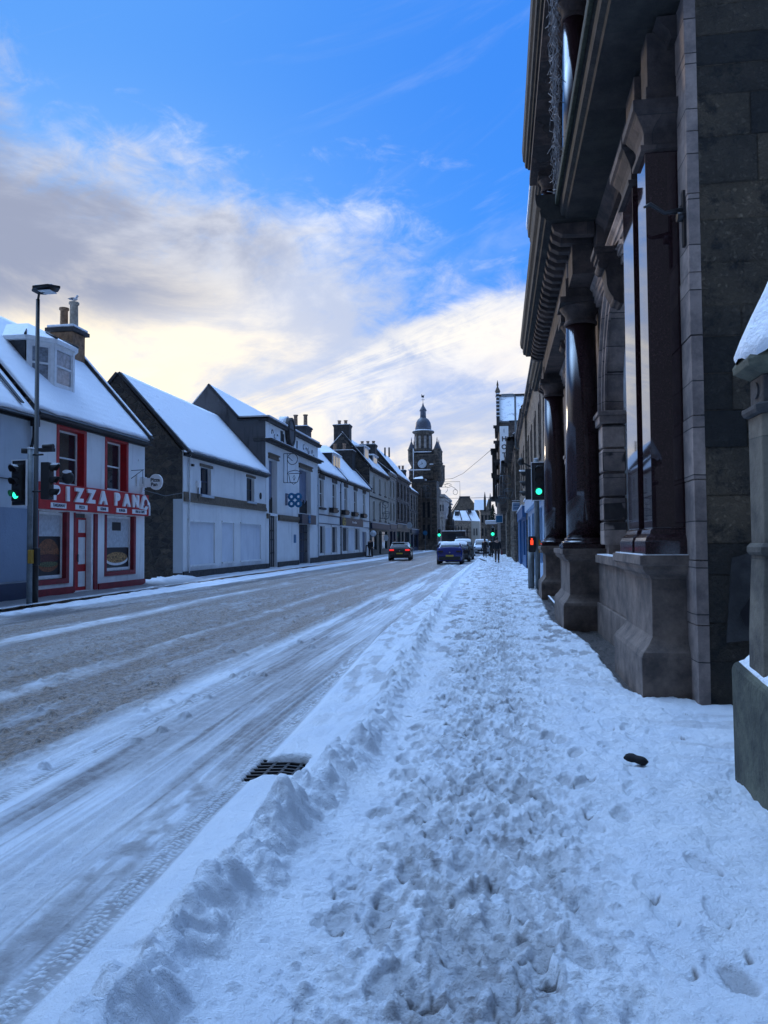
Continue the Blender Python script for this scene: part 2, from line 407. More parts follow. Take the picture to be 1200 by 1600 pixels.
def _gab(t):
    n1 = t.noise(t.P, 1.1, 6, .65, .4); n2 = t.noise(t.P, 5., 8, .7, .2); n3 = t.noise(t.P, 26., 6, .75)
    gg = t.node('ShaderNodeNewGeometry')
    c = t.mix(gg.outputs['Random Per Island'], (.028, .027, .026, 1), (.20, .15, .10, 1))
    c = t.mix(.6, c, t.mix(t.ss(n1, .34, .66), (.45, .48, .5, 1), (1.7, 1.6, 1.4, 1)), 'MULTIPLY')
    c = t.mix(t.math('MULTIPLY', t.ss(n2, .50, .66), .8), c, (.016, .015, .015, 1))
    c = t.mix(t.math('MULTIPLY', t.ss(t.noise(t.P, 2.3, 7, .7), .60, .70), .6), c, (.12, .085, .05, 1))
    c = t.mix(.5, c, t.mix(n3, (.4, .4, .4, 1), (1.7, 1.7, 1.7, 1)), 'MULTIPLY')
    t.put(t.b.inputs['Base Color'], c); t.b.inputs['Roughness'].default_value = .8
    pit = t.ss(t.noise(t.P, 17., 7, .75), .40, .60); zone = t.ss(t.noise(t.P, 1.7, 3, .5), .42, .58)
    bump(t, t.math('ADD', t.math('MULTIPLY', pit, t.math('ADD', .3, zone)), t.math('MULTIPLY', n2, .9)), .16)
mat('bank_gable_stone', _gab)
stone('bank_front_stone', 'y', (.33, .265, .235), (.21, .17, .155), (.04, .035, .035), 1.1, .45, .01, .006, .7)
stone('pedestal_stone', 's', (.165, .128, .108), (.07, .056, .05), (.06, .05, .05), 5., 2.6, .008, .0, .85)
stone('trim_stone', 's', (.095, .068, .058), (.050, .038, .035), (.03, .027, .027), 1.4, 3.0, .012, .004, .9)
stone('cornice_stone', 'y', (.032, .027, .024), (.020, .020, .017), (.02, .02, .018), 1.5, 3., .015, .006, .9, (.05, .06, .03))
stone('pier_stone', 's', (.13, .115, .09), (.07, .066, .055), (.06, .06, .05), 9., .75, .012, .004, .95, (.07, .09, .045))
stone('mossy_stone', 's', (.10, .105, .075), (.06, .065, .055), (.04, .04, .04), 9., 9., .018, .0, .95, (.085, .115, .035))
stone('brown_ashlar', 'y', (.27, .235, .195), (.17, .15, .13), (.05, .045, .04), .6, .3, .015, .01, .8)
stone('grey_ashlar', 'y', (.16, .14, .13), (.10, .088, .082), (.035, .03, .03), .6, .3, .015, .01, .8)
stone('tower_stone', 's', (.17, .145, .12), (.08, .072, .065), (.03, .028, .026), .7, .35, .02, .012, .85)
stone('pale_ashlar', 's', (.42, .39, .36), (.33, .31, .3), (.2, .2, .2), .9, .45, .01, .01, .5)
plain('slate', (.035, .037, .043), .6, .4, 6., .01, 30.)
plain('dark_stone', (.045, .042, .042), .8, .4, 5., .012, 30.)
plain('lead', (.09, .10, .13), .5, .2, 4.)
plain('red_paint', (.42, .007, .013), .45, .2, 5.)
plain('sign_red', (.46, .007, .013), .4, .15, 3.)
plain('deep_red_paint', (.22, .012, .022), .5, .25, 5.)
plain('timber_white', (.76, .77, .78), .5, .08, 6.)
plain('sign_white', (.88, .89, .9), .45, .04, 4.)
plain('ochre_stone', (.15, .115, .08), .8, .3, 8., .01, 40.)
plain('black_metal', (.012, .012, .014), .45, .2, 8.)
plain('grey_metal', (.10, .125, .15), .5, .15, 5.)
plain('galvanised', (.16, .19, .21), .55, .2, 6.)
plain('dark_sign', (.035, .042, .07), .45, .15, 3.)
plain('sign_blue_grey', (.16, .20, .30), .5, .15, 3.)
plain('logo_blue', (.02, .16, .34), .45, .1, 3.)
plain('shop_blue', (.03, .11, .26), .5, .15, 3.)
plain('shop_pale_blue', (.30, .42, .58), .55, .12, 3.)
plain('navy_paint', (.02, .035, .08), .5, .2, 3.)
plain('teal_grey_paint', (.03, .05, .06), .5, .25, 3.)
plain('yellow_paint', (.42, .25, .04), .5, .15, 4.)
plain('sign_yellow', (.38, .28, .07), .5, .15, 6.)
plain('terracotta', (.24, .15, .10), .8, .3, 8., .006, 50.)
plain('buff_pot', (.36, .30, .24), .8, .25, 8., .006, 50.)
plain('brown_chimney', (.26, .15, .085), .9, .4, 6., .02, 30.)
plain('cast_iron', (.012, .012, .013), .5, .3, 20., .003, 80.)
plain('dark_fabric', (.010, .010, .013), .9, .3, 30.)
plain('coat_black', (.014, .015, .019), .85, .3, 12.)
plain('coat_brown', (.05, .035, .028), .85, .3, 12.)
plain('trouser_dark', (.03, .025, .024), .85, .3, 12.)
plain('skin_tone', (.42, .25, .18), .6, .1, 12.)
plain('hair_dark', (.03, .022, .018), .7, .3, 30.)
plain('bag_red', (.16, .03, .035), .6, .2, 10.)
plain('rubber', (.012, .012, .013), .8, .2, 20.)
plain('rim_metal', (.25, .26, .28), .35, .1, 10., metal=.8)
plain('car_blue', (.012, .022, .17), .22, .05, 3., spec=.6, coat=.8)
plain('car_charcoal', (.018, .02, .024), .25, .05, 3., coat=.8)
plain('car_black', (.008, .008, .010), .22, .05, 3., coat=.8)
plain('car_grey', (.06, .075, .085), .28, .05, 3., coat=.8)
plain('car_silver', (.36, .40, .46), .3, .05, 3., metal=.5, coat=.6)
plain('car_navy', (.015, .02, .045), .25, .05, 3., coat=.8)
plain('plate_yellow', (.50, .38, .05), .5, .05, 3.)
plain('plastic_dark', (.02, .02, .022), .6, .1, 5.)
plain('burger_bun', (.20, .075, .03), .6, .7, 26.)
plain('burger_meat', (.09, .025, .02), .6, .5, 22.)
plain('burger_salad', (.10, .11, .05), .6, .9, 24.)
plain('pizza_cheese', (.34, .19, .07), .6, .9, 14.)
plain('poster_black', (.012, .010, .014), .4, .2, 3.)
plain('curtain', (.50, .53, .56), .9, .15, 9.)
plain('conifer', (.02, .035, .02), .9, .4, 12.)
plain('gull_white', (.62, .63, .66), .8, .1, 10.)
plain('gull_grey', (.20, .21, .24), .8, .1, 10.)
plain('clock_white', (.62, .68, .74), .5, .04, 3.)
plain('string_grey', (.20, .21, .23), .8, .2, 30.)
plain('moss', (.035, .038, .022), .95, .4, 14., .02, 40.)
def _glass(t):
    n = t.noise(t.P, 1.2, 3, .5)
    t.put(t.b.inputs['Base Color'], t.mix(n, (.012, .016, .022, 1), (.035, .042, .052, 1)))
    t.b.inputs['Roughness'].default_value = .06; t.b.inputs['Specular IOR Level'].default_value = .7
mat('window_glass', _glass)
plain('curtained_glass', (.24, .27, .31), .12, .35, 7., spec=.7)
def _gran(t):
    n = t.noise(t.P, 45., 6, .85); n2 = t.noise(t.P, 2.5, 4, .6)
    c = t.mix(t.ss(n, .35, .65), (.010, .005, .007, 1), (.045, .022, .024, 1))
    c = t.mix(.5, c, t.mix(n2, (.6, .6, .6, 1), (1.3, 1.2, 1.2, 1)), 'MULTIPLY')
    t.put(t.b.inputs['Base Color'], c); t.b.inputs['Roughness'].default_value = .13
    t.b.inputs['Specular IOR Level'].default_value = .5; t.b.inputs['Coat Weight'].default_value = .25; t.b.inputs['Coat Roughness'].default_value = .05
mat('red_granite', _gran)
def _gran2(t):
    _gran(t); t.b.inputs['Roughness'].default_value = .03; t.b.inputs['Specular IOR Level'].default_value = .8; t.b.inputs['Coat Weight'].default_value = .35; t.b.inputs['Coat Roughness'].default_value = .02
mat('polished_granite', _gran2)
def emis(name, col, st):
    def f(t):
        t.put(t.b.inputs['Base Color'], (col[0]*.3, col[1]*.3, col[2]*.3)); t.put(t.b.inputs['Emission Color'], col)
        t.b.inputs['Emission Strength'].default_value = st
    return mat(name, f)
emis('green_light', (.03, .95, .52), 1.6); emis('red_light', (1., .05, .015), 1.8); emis('tail_light', (1., .03, .03), .9)
def _lens(t):
    t.put(t.b.inputs['Base Color'], (.02, .012, .012)); t.b.inputs['Roughness'].default_value = .2
mat('dark_lens', _lens)
# ------------------------------------------------------------------ GROUND
def rows():
    y = [.4]
    while y[-1] < 32: y.append(y[-1]+max(.009, .0034*y[-1]))
    while y[-1] < 240: y.append(y[-1]*1.014)
    return np.array(y)
def xk(y):   # edge between tyre track and snow shoulder on the right side of the road
    e = np.interp(y, [0, 2.4, 5.8, 13.8, 30, 60, 240], [-1.56, -1.6, -1.72, -2.1, -2.5, -2.6, -3.2])
    return e+.025*(fbm(y*1.7, y*0, 3, 5)-.5)
def xwall(y):  # edge of the snow next to the bank
    return np.interp(y, [0, 5.6, 7.4, 7.75, 8.2, 8.6, 9.9, 12, 13.2, 14.3, 15.6, 17.3, 21, 24, 27, 30, 60, 240], [9, 9, 9, 2.1, 1.40, 1.28, 1.30, 1.33, 1.24, 1.10, .98, 1.02, 1.08, 1.10, 1.30, 1.7, 2, 2])
def lumps(X, Y, Z, xs, ys, items):
    for cx, cy, r, hgt, pw in items:
        i0, i1 = np.searchsorted(ys, [cy-r, cy+r]); j0, j1 = np.searchsorted(xs, [cx-r, cx+r])
        if i1 <= i0 or j1 <= j0: continue
        sl = (slice(i0, i1), slice(j0, j1))
        d = ((X[sl]-cx)**2+((Y[sl]-cy)*1.0)**2)/r**2
        Z[sl] += hgt*np.clip(1-d, 0, 1)**pw
def prints(X, Y, Z, C, xs, ys, n, xr, yr, depth, seed, dark=.6):
    g = np.random.default_rng(seed)
    for k in range(n):
        cy = yr[0]*(yr[1]/yr[0])**g.random(); cx = max(g.normal(xr[0], xr[1]), -.70); an = g.normal(0, .3); L = g.uniform(.13, .15); W = g.uniform(.045, .055)
        if g.random() < .15: an += g.uniform(-1, 1)
        i0, i1 = np.searchsorted(ys, [cy-.22, cy+.22]); j0, j1 = np.searchsorted(xs, [cx-.22, cx+.22])
        if i1 <= i0 or j1 <= j0: continue
        sl = (slice(i0, i1), slice(j0, j1))
        dx = X[sl]-cx; dy = Y[sl]-cy
        u = dy*math.cos(an)+dx*math.sin(an); v = dx*math.cos(an)-dy*math.sin(an)
        wl = W*(1-.25*np.clip(-np.cos(u/L*2.2), -1, 1)*.5)
        q = np.sqrt((u/L)**2+(v/wl)**2)
        ins = sst(q, 1.05, .82)
        tread = (np.sin(u*2*math.pi/.026+(np.abs(v)*60)) > .1)*.0045*(g.random() < .7)
        dp = depth*g.uniform(.5, 1.2)
        rim = np.exp(-((q-1.22)/.16)**2)*.35*dp*(.4+1.2*fbm(X[sl]*30, Y[sl]*30, 2, k % 5))
        tgt = -dp+tread
        Z[sl] = Z[sl]*(1-ins*.30)+tgt*ins+rim*.7
        cr = np.exp(-((q-.90)/.10)**2)*sst(-u/L, .1, .7)*g.uniform(.5, 1.4); C[sl][..., 1] = np.maximum(C[sl][..., 1], np.clip(cr, 0, 1)); C[sl][..., 2] = np.maximum(C[sl][..., 2], np.clip(cr-.55, 0, .6)*.8); Z[sl] -= cr*.010
        if g.random() < .6: C[sl][..., 1] = np.maximum(C[sl][..., 1], ins*dark*g.uniform(.4, 1.))
def right_surface(xs, ys):
    X, Y = np.meshgrid(xs, ys); Z = np.zeros_like(X); C = np.zeros(X.shape+(3,))
    k = xk(Y); near = sst(Y, 16, 8)
    # soft shoulder, ridge, path
    sh = sst(X, k, k+.10)
    base = .030+.012*fbm(X*2.5, Y*1.2, 3, 1)
    rc = np.interp(Y, [0, 3, 4.7, 5.7, 8, 14, 30, 240], [-1.22, -1.22, -1.15, -1.04, -1.12, -1.38, -1.75, -1.9])+.08*(fbm(Y*1.1, Y*0+3, 3, 2)-.5)
    amp = np.interp(Y, [0, 6, 7, 10, 20, 50, 240], [.105, .10, .075, .06, .06, .05, .03])*(.40+1.1*fbm(Y*2.3, X*1.5, 3, 9))
    ridge = amp*np.exp(-(np.abs(X-rc)/(.12+.03*near))**2.4)
    rm = np.exp(-((X-rc)/.17)**2)
    big = fbm(X*8, Y*6.5, 3, 21); big = sst(big, .44, .54)
    ridge = ridge+rm*big*.042+rm*.018*(fbm(X*26, Y*26, 3, 22)-.5)
    Z += sh*(base+ridge)
    # clods thrown up on the ridge
    g = np.random.default_rng(3); it = []
    for q in range(420):
        cy = g.uniform(1.6, 15); r = g.uniform(.025, .085)*(1.25 if cy < 6 else .8)
        cx = np.interp(cy, [0, 3, 4.7, 5.7, 8, 14], [-1.22, -1.22, -1.15, -1.04, -1.12, -1.38])+g.normal(.0, .07)
        it.append((cx, cy, r, r*g.uniform(.25, .5), g.choice([.35, .5, .8])))
    for q in range(6500):
        cy = 1.6*(26/1.6)**g.random(); r = g.uniform(.010, .030); it.append((g.normal(-.28, .42), cy, r, r*g.uniform(.25, .6)*(1 if g.random() < .7 else -.8), g.choice([.4, .6, 1.])))
    # trampled path
    pw = np.exp(-(np.abs(X+.12)/.60)**3)*sst(X, rc+.20, rc+.50)
    nf = fbm(X*16, Y*10, 4, 31, .6)
    Z += pw*(-.012+.026*(nf-.5)+.030*(fbm(X*44, Y*38, 3, 33, .7)-.5)-.030*np.abs(fbm(X*22, Y*17, 3, 34)-.5)*2+.012)
    pk = pw*(.35*sst(fbm(X*4, Y*2.6, 4, 35, .6), .45, .68)+.75*sst(fbm(X*21, Y*13, 4, 38, .65), .52, .60))
    C[..., 1] = np.maximum(C[..., 1], pk*.55*np.interp(Y, [0, 4, 10, 30], [1.5, 1.4, 1.2, .9]))
    far = sst(Y, 9, 22)
    Z += far*.03*(fbm(X*6, Y*2.2, 4, 36)-.5)
    # right side, softer dents
    rs = sst(X, .25, .7)
    Z += rs*(.050*(fbm(X*3.6, Y*3.2, 3, 41)-.5)+.034*(fbm(X*10, Y*9, 3, 42)-.5)+.014*(fbm(X*19, Y*18, 3, 45)-.5)+.010*(fbm(X*28, Y*28, 2, 43)-.5))
    Z += .008*(fbm(X*40, Y*36, 3, 44)-.5)*sh
    it2 = it; prints(X, Y, Z, C, xs, ys, 560, (-.10, .32), (1.8, 30), .013, 5)
    prints(X, Y, Z, C, xs, ys, 120, (.85, .4), (2.3, 20), .010, 6, .12)
    lumps(X, Y, Z, xs, ys, it)
    so = sst(X, k, k+.1)*sst(X, rc+.05, rc-.1)
    Z += so*sst(Y, 4, 8)*(.055*(fbm(X*7, Y*3.2, 4, 46, .6)-.5)); C[..., 1] = np.maximum(C[..., 1], so*sst(Y, 5, 9)*.45*sst(fbm(X*9, Y*2.2, 3, 47), .52, .64))
    # lane to the right: wheel ruts along x
    ln = sst(X, .9, 1.6)*sst(Y, 5.3, 5.8)*sst(Y, 7.7, 7.3)
    Z += ln*.05*(fbm(X*1.2+Y*1.0, Y*9+X*1.8, 4, 51)-.5)
    C[..., 1] = np.maximum(C[..., 1], ln*.3*sst(fbm(X*1.0, Y*8+X*1.5, 3, 52), .5, .7))
    # melted strip beside the wall
    e = xwall(Y)+.10*(fbm(X*9, Y*7, 4, 61, .6)-.5)
    bare = sst(X, e-.02, e+.03)
    Z = Z*(1-bare)+bare*(-.02+.004*fbm(X*20, Y*20, 2, 62))
    C[..., 2] = np.maximum(C[..., 2], bare)
    # occasional melted holes in the path
    g = np.random.default_rng(8)
    for q in range(46):
        cy = 2.6*(20/2.6)**g.random(); cx = g.normal(-.2, .3); r = g.uniform(.02, .045)
        d = ((X-cx)/r)**2+((Y-cy)/(r*.7))**2
        hole = sst(d+1.2*fbm(X*40, Y*40, 2, 70), 1.7, .9); C[..., 2] = np.maximum(C[..., 2], hole*.9); Z -= hole*.018
    # snow shelving round the gully grate
    gx, gy = -1.56, 5.33
    pit = sst(np.maximum(np.abs(X-gx-.0)/.185, np.abs(Y-gy)/.25)+.25*(fbm(X*9, Y*9, 3, 71)-.5), 1.08, .82)
    Z = Z*(1-pit)-.11*pit; C[..., 2] = np.maximum(C[..., 2], pit)
    # parked-car bay further up
    Z -= .03*sst(Y, 46, 50)*sst(X, -1.9, -2.2)
    C[..., 2] = np.maximum(C[..., 2], .75*sst(Y, 40, 52)*sst(Y, 95, 60)*sst(X, -1.7, -2.1)*sst(fbm(X*1.5, Y*.4, 3, 72), .42, .55))
    fz = sst(Y, 6, 14)*sst(X, rc+.1, rc+.5)
    dd = sst(fbm(X*5.5, Y*2.6, 4, 73, .65), .50, .60)
    C[..., 1] = np.maximum(C[..., 1], fz*dd*.85); Z -= fz*dd*.022
    return X, Y, Z, C
def road_surface(xs, ys):
    X, Y = np.meshgrid(xs, ys); Z = np.zeros_like(X); C = np.zeros(X.shape+(3,))
    k = xk(Y)
    w = X+.22*(fbm(X*.8, Y*.22, 3, 81)-.5)+.05*(fbm(X*3, Y*.7, 3, 82)-.5)
    w = w-np.interp(Y, [0, 14, 26, 60, 240], [0, 0, .5, 1.2, 1.6])*sst(X, -8, -3)*-1*.0
    def band(a, b, s=.14): return sst(w, a-s, a+s)*sst(w, b+s, b-s)
    # streaks that run along the road
    st = fbm(w*9, Y*.22, 4, 83, .6); st2 = fbm(w*30, Y*.35, 3, 84, .6)
    Z += .022*(st-.5)+.010*(st2-.5)+.005*(fbm(X*30, Y*26, 3, 85)-.5)
    gr = sst(fbm(w*3.2, Y*.25, 4, 86), .36, .62)
    C[..., 1] = .72*gr*band(-3.3, -1.4)+.42*band(-3.3, -1.4)*sst(st2, .45, .65)
    C[..., 1] = np.maximum(C[..., 1], .75*band(-1.98-.02*Y, -1.45)*sst(fbm(X*12, Y*6, 3, 87), .3, .6))
    # wheel paths: brown slush
    thin = sst(fbm(w*4.2, Y*.12, 4, 101), .40, .56)
    brown = 1.0*band(-4.95, -3.5, .2)+1.0*band(-7.7, -5.6, .3)+.9*band(-10.4, -8.5, .3)+(.5+.5*thin)*band(-5.8, -4.8, .2)+(.4+.5*thin)*band(-8.8, -7.5, .3)
    fr = sst(Y, 12, 30)
    brown = np.maximum(brown, fr*.85*sst(w, -9.8, -8.8)*sst(w, -2.9, -4.0))
    pat = fbm(w*5, Y*.8, 4, 88, .62)
    C[..., 0] = np.clip(brown*(1-.45*sst(fbm(w*1.3, Y*.16, 4, 103, .6), .50, .66))*sst(pat, .20, .50)*(.85+.5*fbm(w*14, Y*.6, 3, 89)), 0, 1)
    mid_ = sst(w, -10.2, -9.4)*sst(w, -3.2, -3.9)
    C[..., 0] = np.maximum(C[..., 0], .8*mid_*sst(fbm(X*7, Y*1.6, 4, 104, .65), .47, .60))
    C[..., 1] = np.maximum(C[..., 1], brown*.85)
    chunk = band(-7.6, -5.2)+.6*band(-10.6, -8.5)+.5*band(-5., -3.3)
    cn = fbm(X*14, Y*6, 4, 90, .65)
    Z += chunk*.028*sst(cn, .5, .75)
    C[..., 0] = np.maximum(C[..., 0], np.clip(chunk, 0, 1)*sst(cn, .60, .70)*.9)
    # raised lines of snow between wheel paths
    for cx, wd, hg in ((-3.28, .06, .03), (-2.95, .04, .018), (-2.55, .03, .012), (-2.2, .03, .012), (-1.98, .02, .010), (-5.25, .10, .03), (-8.1, .16, .035), (-3.6, .05, .02)):
        m = np.exp(-((w-cx)/wd)**2)*(.3+1.2*fbm(X*4+cx, Y*3, 4, 91, .6))*sst(fbm(w*1.5+cx, Y*.45, 4, 94), .36, .58); Z += hg*m
        m = m*(.35+.65*sst(fbm(X*8, Y*3, 3, 105), .36, .52)); C[..., 1] *= (1-.6*np.clip(m, 0, 1)); C[..., 0] *= (1-.5*np.clip(m, 0, 1))
    # tyre tread, chevrons, beside the shoulder and in the outer rut
    def tread(cx, wd, amp, ymax):
        m = np.exp(-((X-cx)/wd)**4)*sst(Y, ymax, ymax*.6)
        ph = np.sin((Y+.35*np.abs(X-cx))*2*math.pi/.036)
        return m, m*amp*(ph > .15)*(np.abs(np.sin((X-cx)*2*math.pi/.055)) > .35)
    kk = k-.085+.02*(fbm(Y*.9, Y*0, 2, 7)-.5)
    m, h = tread(kk, .085, .012, 16); tn = sst(fbm(X*14, Y*9, 4, 17, .6), .34, .56); h = h*tn*(.3+.9*fbm(Y*3, X*3, 2, 29)); Z = Z-m*.016+h*.9+m*.008*(fbm(X*30, Y*30, 2, 19)-.5)
    C[..., 1] = np.maximum(C[..., 1]*(1-.9*m), m*(.55+.5*fbm(X*9, Y*5, 3, 20))*(h <= 0))
    m, h = tread(-3.18+.012*Y, .07, .010, 12); Z = Z-m*.008+h; C[..., 1] = np.maximum(C[..., 1]*(1-.8*m), m*.8*(h <= 0))
    for q_, (x_a, sl_, ph_) in enumerate(((-2.35, -.035, 0.), (-2.75, .02, 2.), (-3.9, -.02, 4.), (-2.1, .012, 5.), (-3.45, .03, 1.), (-4.4, .015, 3.))):
        cxl = x_a+sl_*(Y-4)+.10*np.sin(Y*.35+ph_); on = sst(fbm(Y*.5+q_*9, Y*0, 2, 23), .42, .55)
        for dx_ in (-.07, .0, .07):
            m = np.exp(-((X-cxl-dx_)/.014)**2)*on*sst(Y, 22, 14); Z += m*.010; C[..., 1] *= 1-.35*np.clip(m, 0, 1)
        m = np.exp(-((X-cxl)/.08)**4)*on*sst(Y, 22, 14); Z -= m*.006; C[..., 1] = np.maximum(C[..., 1], m*.35)
    # shoulder side
    Z += sst(X, k-.01, k+.03)*.02
    # left bank where the plough pushed snow to the kerb
    lb = np.interp(Y, [0, 15, 19, 27, 60, 240], [-10.8, -10.8, -11.0, -11.3, -11.3, -11.6])
    bm_ = np.exp(-((X-lb-.1)/.32)**2)
    Z += bm_*(.05+.10*fbm(X*6, Y*3, 4, 92)); cl = sst(bm_, .2, .7); C[..., 0] *= 1-cl; C[..., 1] *= 1-.8*cl
    C[..., 2] = .7*band(-10.55, -9.6, .12)*sst(fbm(X*3, Y*.4, 3, 93), .34, .55)*sst(Y, 60, 30)
    # bits of debris clods
    g = np.random.default_rng(18); it = []
    for q in range(420):
        cy = 5*(60/5)**g.random(); it.append((g.choice([-6.3, -6.0, -4.2, -9, -3.3])+g.normal(0, .4), cy, g.uniform(.03, .07), g.uniform(.02, .05), .5))
    lumps(X, Y, Z, xs, ys, it)
    gx, gy = -1.56, 5.33
    pit = sst(np.maximum(np.abs(X-gx-.0)/.185, np.abs(Y-gy)/.25)+.25*(fbm(X*9, Y*9, 3, 71)-.5), 1.08, .82)
    Z = Z*(1-pit)-.11*pit; C[..., 2] = np.maximum(C[..., 2], pit); C[..., 0] *= 1-pit
    return X, Y, Z, C
def left_surface(xs, ys):
    X, Y = np.meshgrid(xs, ys); C = np.zeros(X.shape+(3,))
    Z = .05+.03*(fbm(X*3, Y*2, 4, 95)-.5)
    wet = sst(Y, 32, 28)*sst(fbm(X*1.6, Y*.4, 4, 96)+.30*sst(X, -11.35, -11.9), .40, .56)
    Z += .05*fbm(X*6, Y*4, 4, 97)*(1-wet)-.02*wet
    C[..., 2] = wet*.75; C[..., 1] = .2+.4*sst(fbm(X*2, Y*.5, 3, 98), .5, .7)*(1-wet)
    bank = sst(X, -12.6, -11.6)*sst(X, -11.2, -11.5); Z += bank*.05
    C *= (1-.8*bank)[..., None]
    heap = sst(Y, 27.6, 28.2)*sst(Y, 32, 31)*sst(X, -12.4, -13.2); Z += heap*(.05+.18*fbm(X*4, Y*4, 3, 99)); C *= (1-heap)[..., None]
    return X, Y, Z, C
def sheet(name, fn, xs, ys, label):
    X, Y, Z, C = fn(xs, ys); m, n = X.shape
    me = bpy.data.meshes.new(name)
    co = np.stack([X, Y, Z], -1).reshape(-1, 3).astype(np.float32)
    me.vertices.add(m*n); me.vertices.foreach_set('co', co.ravel())
    i = np.arange(m-1)[:, None]*n+np.arange(n-1)[None, :]
    q = np.stack([i, i+1, i+n+1, i+n], -1).reshape(-1, 4).astype(np.int32)
    me.loops.add(q.size); me.loops.foreach_set('vertex_index', q.ravel())
    me.polygons.add(len(q)); me.polygons.foreach_set('loop_start', np.arange(0, q.size, 4, dtype=np.int32))
    try: me.polygons.foreach_set('loop_total', np.full(len(q), 4, dtype=np.int32))
    except Exception: pass
    me.polygons.foreach_set('use_smooth', np.ones(len(q), dtype=bool))
    me.update(calc_edges=True)
    at = me.attributes.new('cover', 'FLOAT_VECTOR', 'POINT'); at.data.foreach_set('vector', np.clip(C, 0, 1).reshape(-1).astype(np.float32))
    me.materials.append(M['snowy_ground'])
    return tag(link(bpy.data.objects.new(name, me)), label, kind='structure')
YS = rows()
XR = np.concatenate([np.arange(-2.05, 1.9, .0115), np.arange(1.9, 9.2, .05)])
XD = np.concatenate([np.arange(-11.6, -5.0, .045), np.arange(-5.0, -2.05, .018), [-2.05]])
XL_ = np.concatenate([np.arange(-13.7, -11.6, .05), [-11.6]])
def right_full(xs, ys):
    # the shoulder edge lies inside this sheet: left of it the road surface carries on
    X, Y, Z1, C1 = right_surface(xs, ys)
    _, _, Z2, C2 = road_surface(xs, ys)
    k = xk(Y); f = sst(X, k-.012, k+.012)
    # keep the crisp shoulder step
    return X, Y, Z2*(1-f)+Z1*f, C2*(1-f[..., None])+C1*f[..., None]
sheet('pavement', right_full, XR, YS, 'trampled snowy pavement with footprints beside the bank')
sheet('road', road_surface, XD, YS, 'wide street with brown slush wheel tracks in packed snow')
sheet('pavement_left', left_surface, XL_, YS, 'narrow snowy pavement in front of the white houses')
g_ = MB(); g_.add([(-900, -200, -.16), (900, -200, -.16), (900, 2500, -.16), (-900, 2500, -.16)], [(0, 1, 2, 3)])
tag(g_.build('ground', M['snow']), 'flat snow covered ground reaching the horizon', kind='structure')
g_ = MB(); g_.box(-60, 40, -80, .4, -.10, -.0)
tag(g_.build('snow_field', M['snow']), 'plain snow behind the viewpoint', kind='structure')

# gully grate
gr = thing('gully_grate', 'black iron drain grate half buried at the edge of the road', 'drain', (-1.55, 5.33, 0))
m = MB()
for y in np.arange(5.05, 5.62, .075):
    m.prism([(-1.78, y, -.055), (-1.78, y+.02, -.055), (-1.55, y+.065, -.055), (-1.32, y+.02, -.055), (-1.32, y, -.055), (-1.55, y+.045, -.055)], (0, 0, .035))
for x in (-1.78, -1.65, -1.55, -1.45, -1.32): m.box(x-.011, x+.011, 5.03, 5.63, -.060, -.022)
m.box(-1.80, -1.77, 5.02, 5.64, -.06, -.018); m.box(-1.33, -1.30, 5.02, 5.64, -.06, -.018)
m.build('grate_bars', M['cast_iron'], gr)
bx('sump', M['poster_black'], gr, -1.80, -1.30, 5.02, 5.64, -.105, -.095)
# dropped glove
m = MB(); P = []
for i in range(9):
    a = i/8
    P.append((.84+.155*a, 5.62-.05*a+.012*math.sin(a*6), .075+.006*math.sin(a*5)))
m.tube(P, [.006, .024, .030, .031, .026, .029, .031, .026, .006], 10)
go = m.build('dropped_glove', M['dark_fabric']); go.scale = (1, 1, 1)
tag(go, 'dark crumpled glove lying on the snow in front of the bank', 'glove')
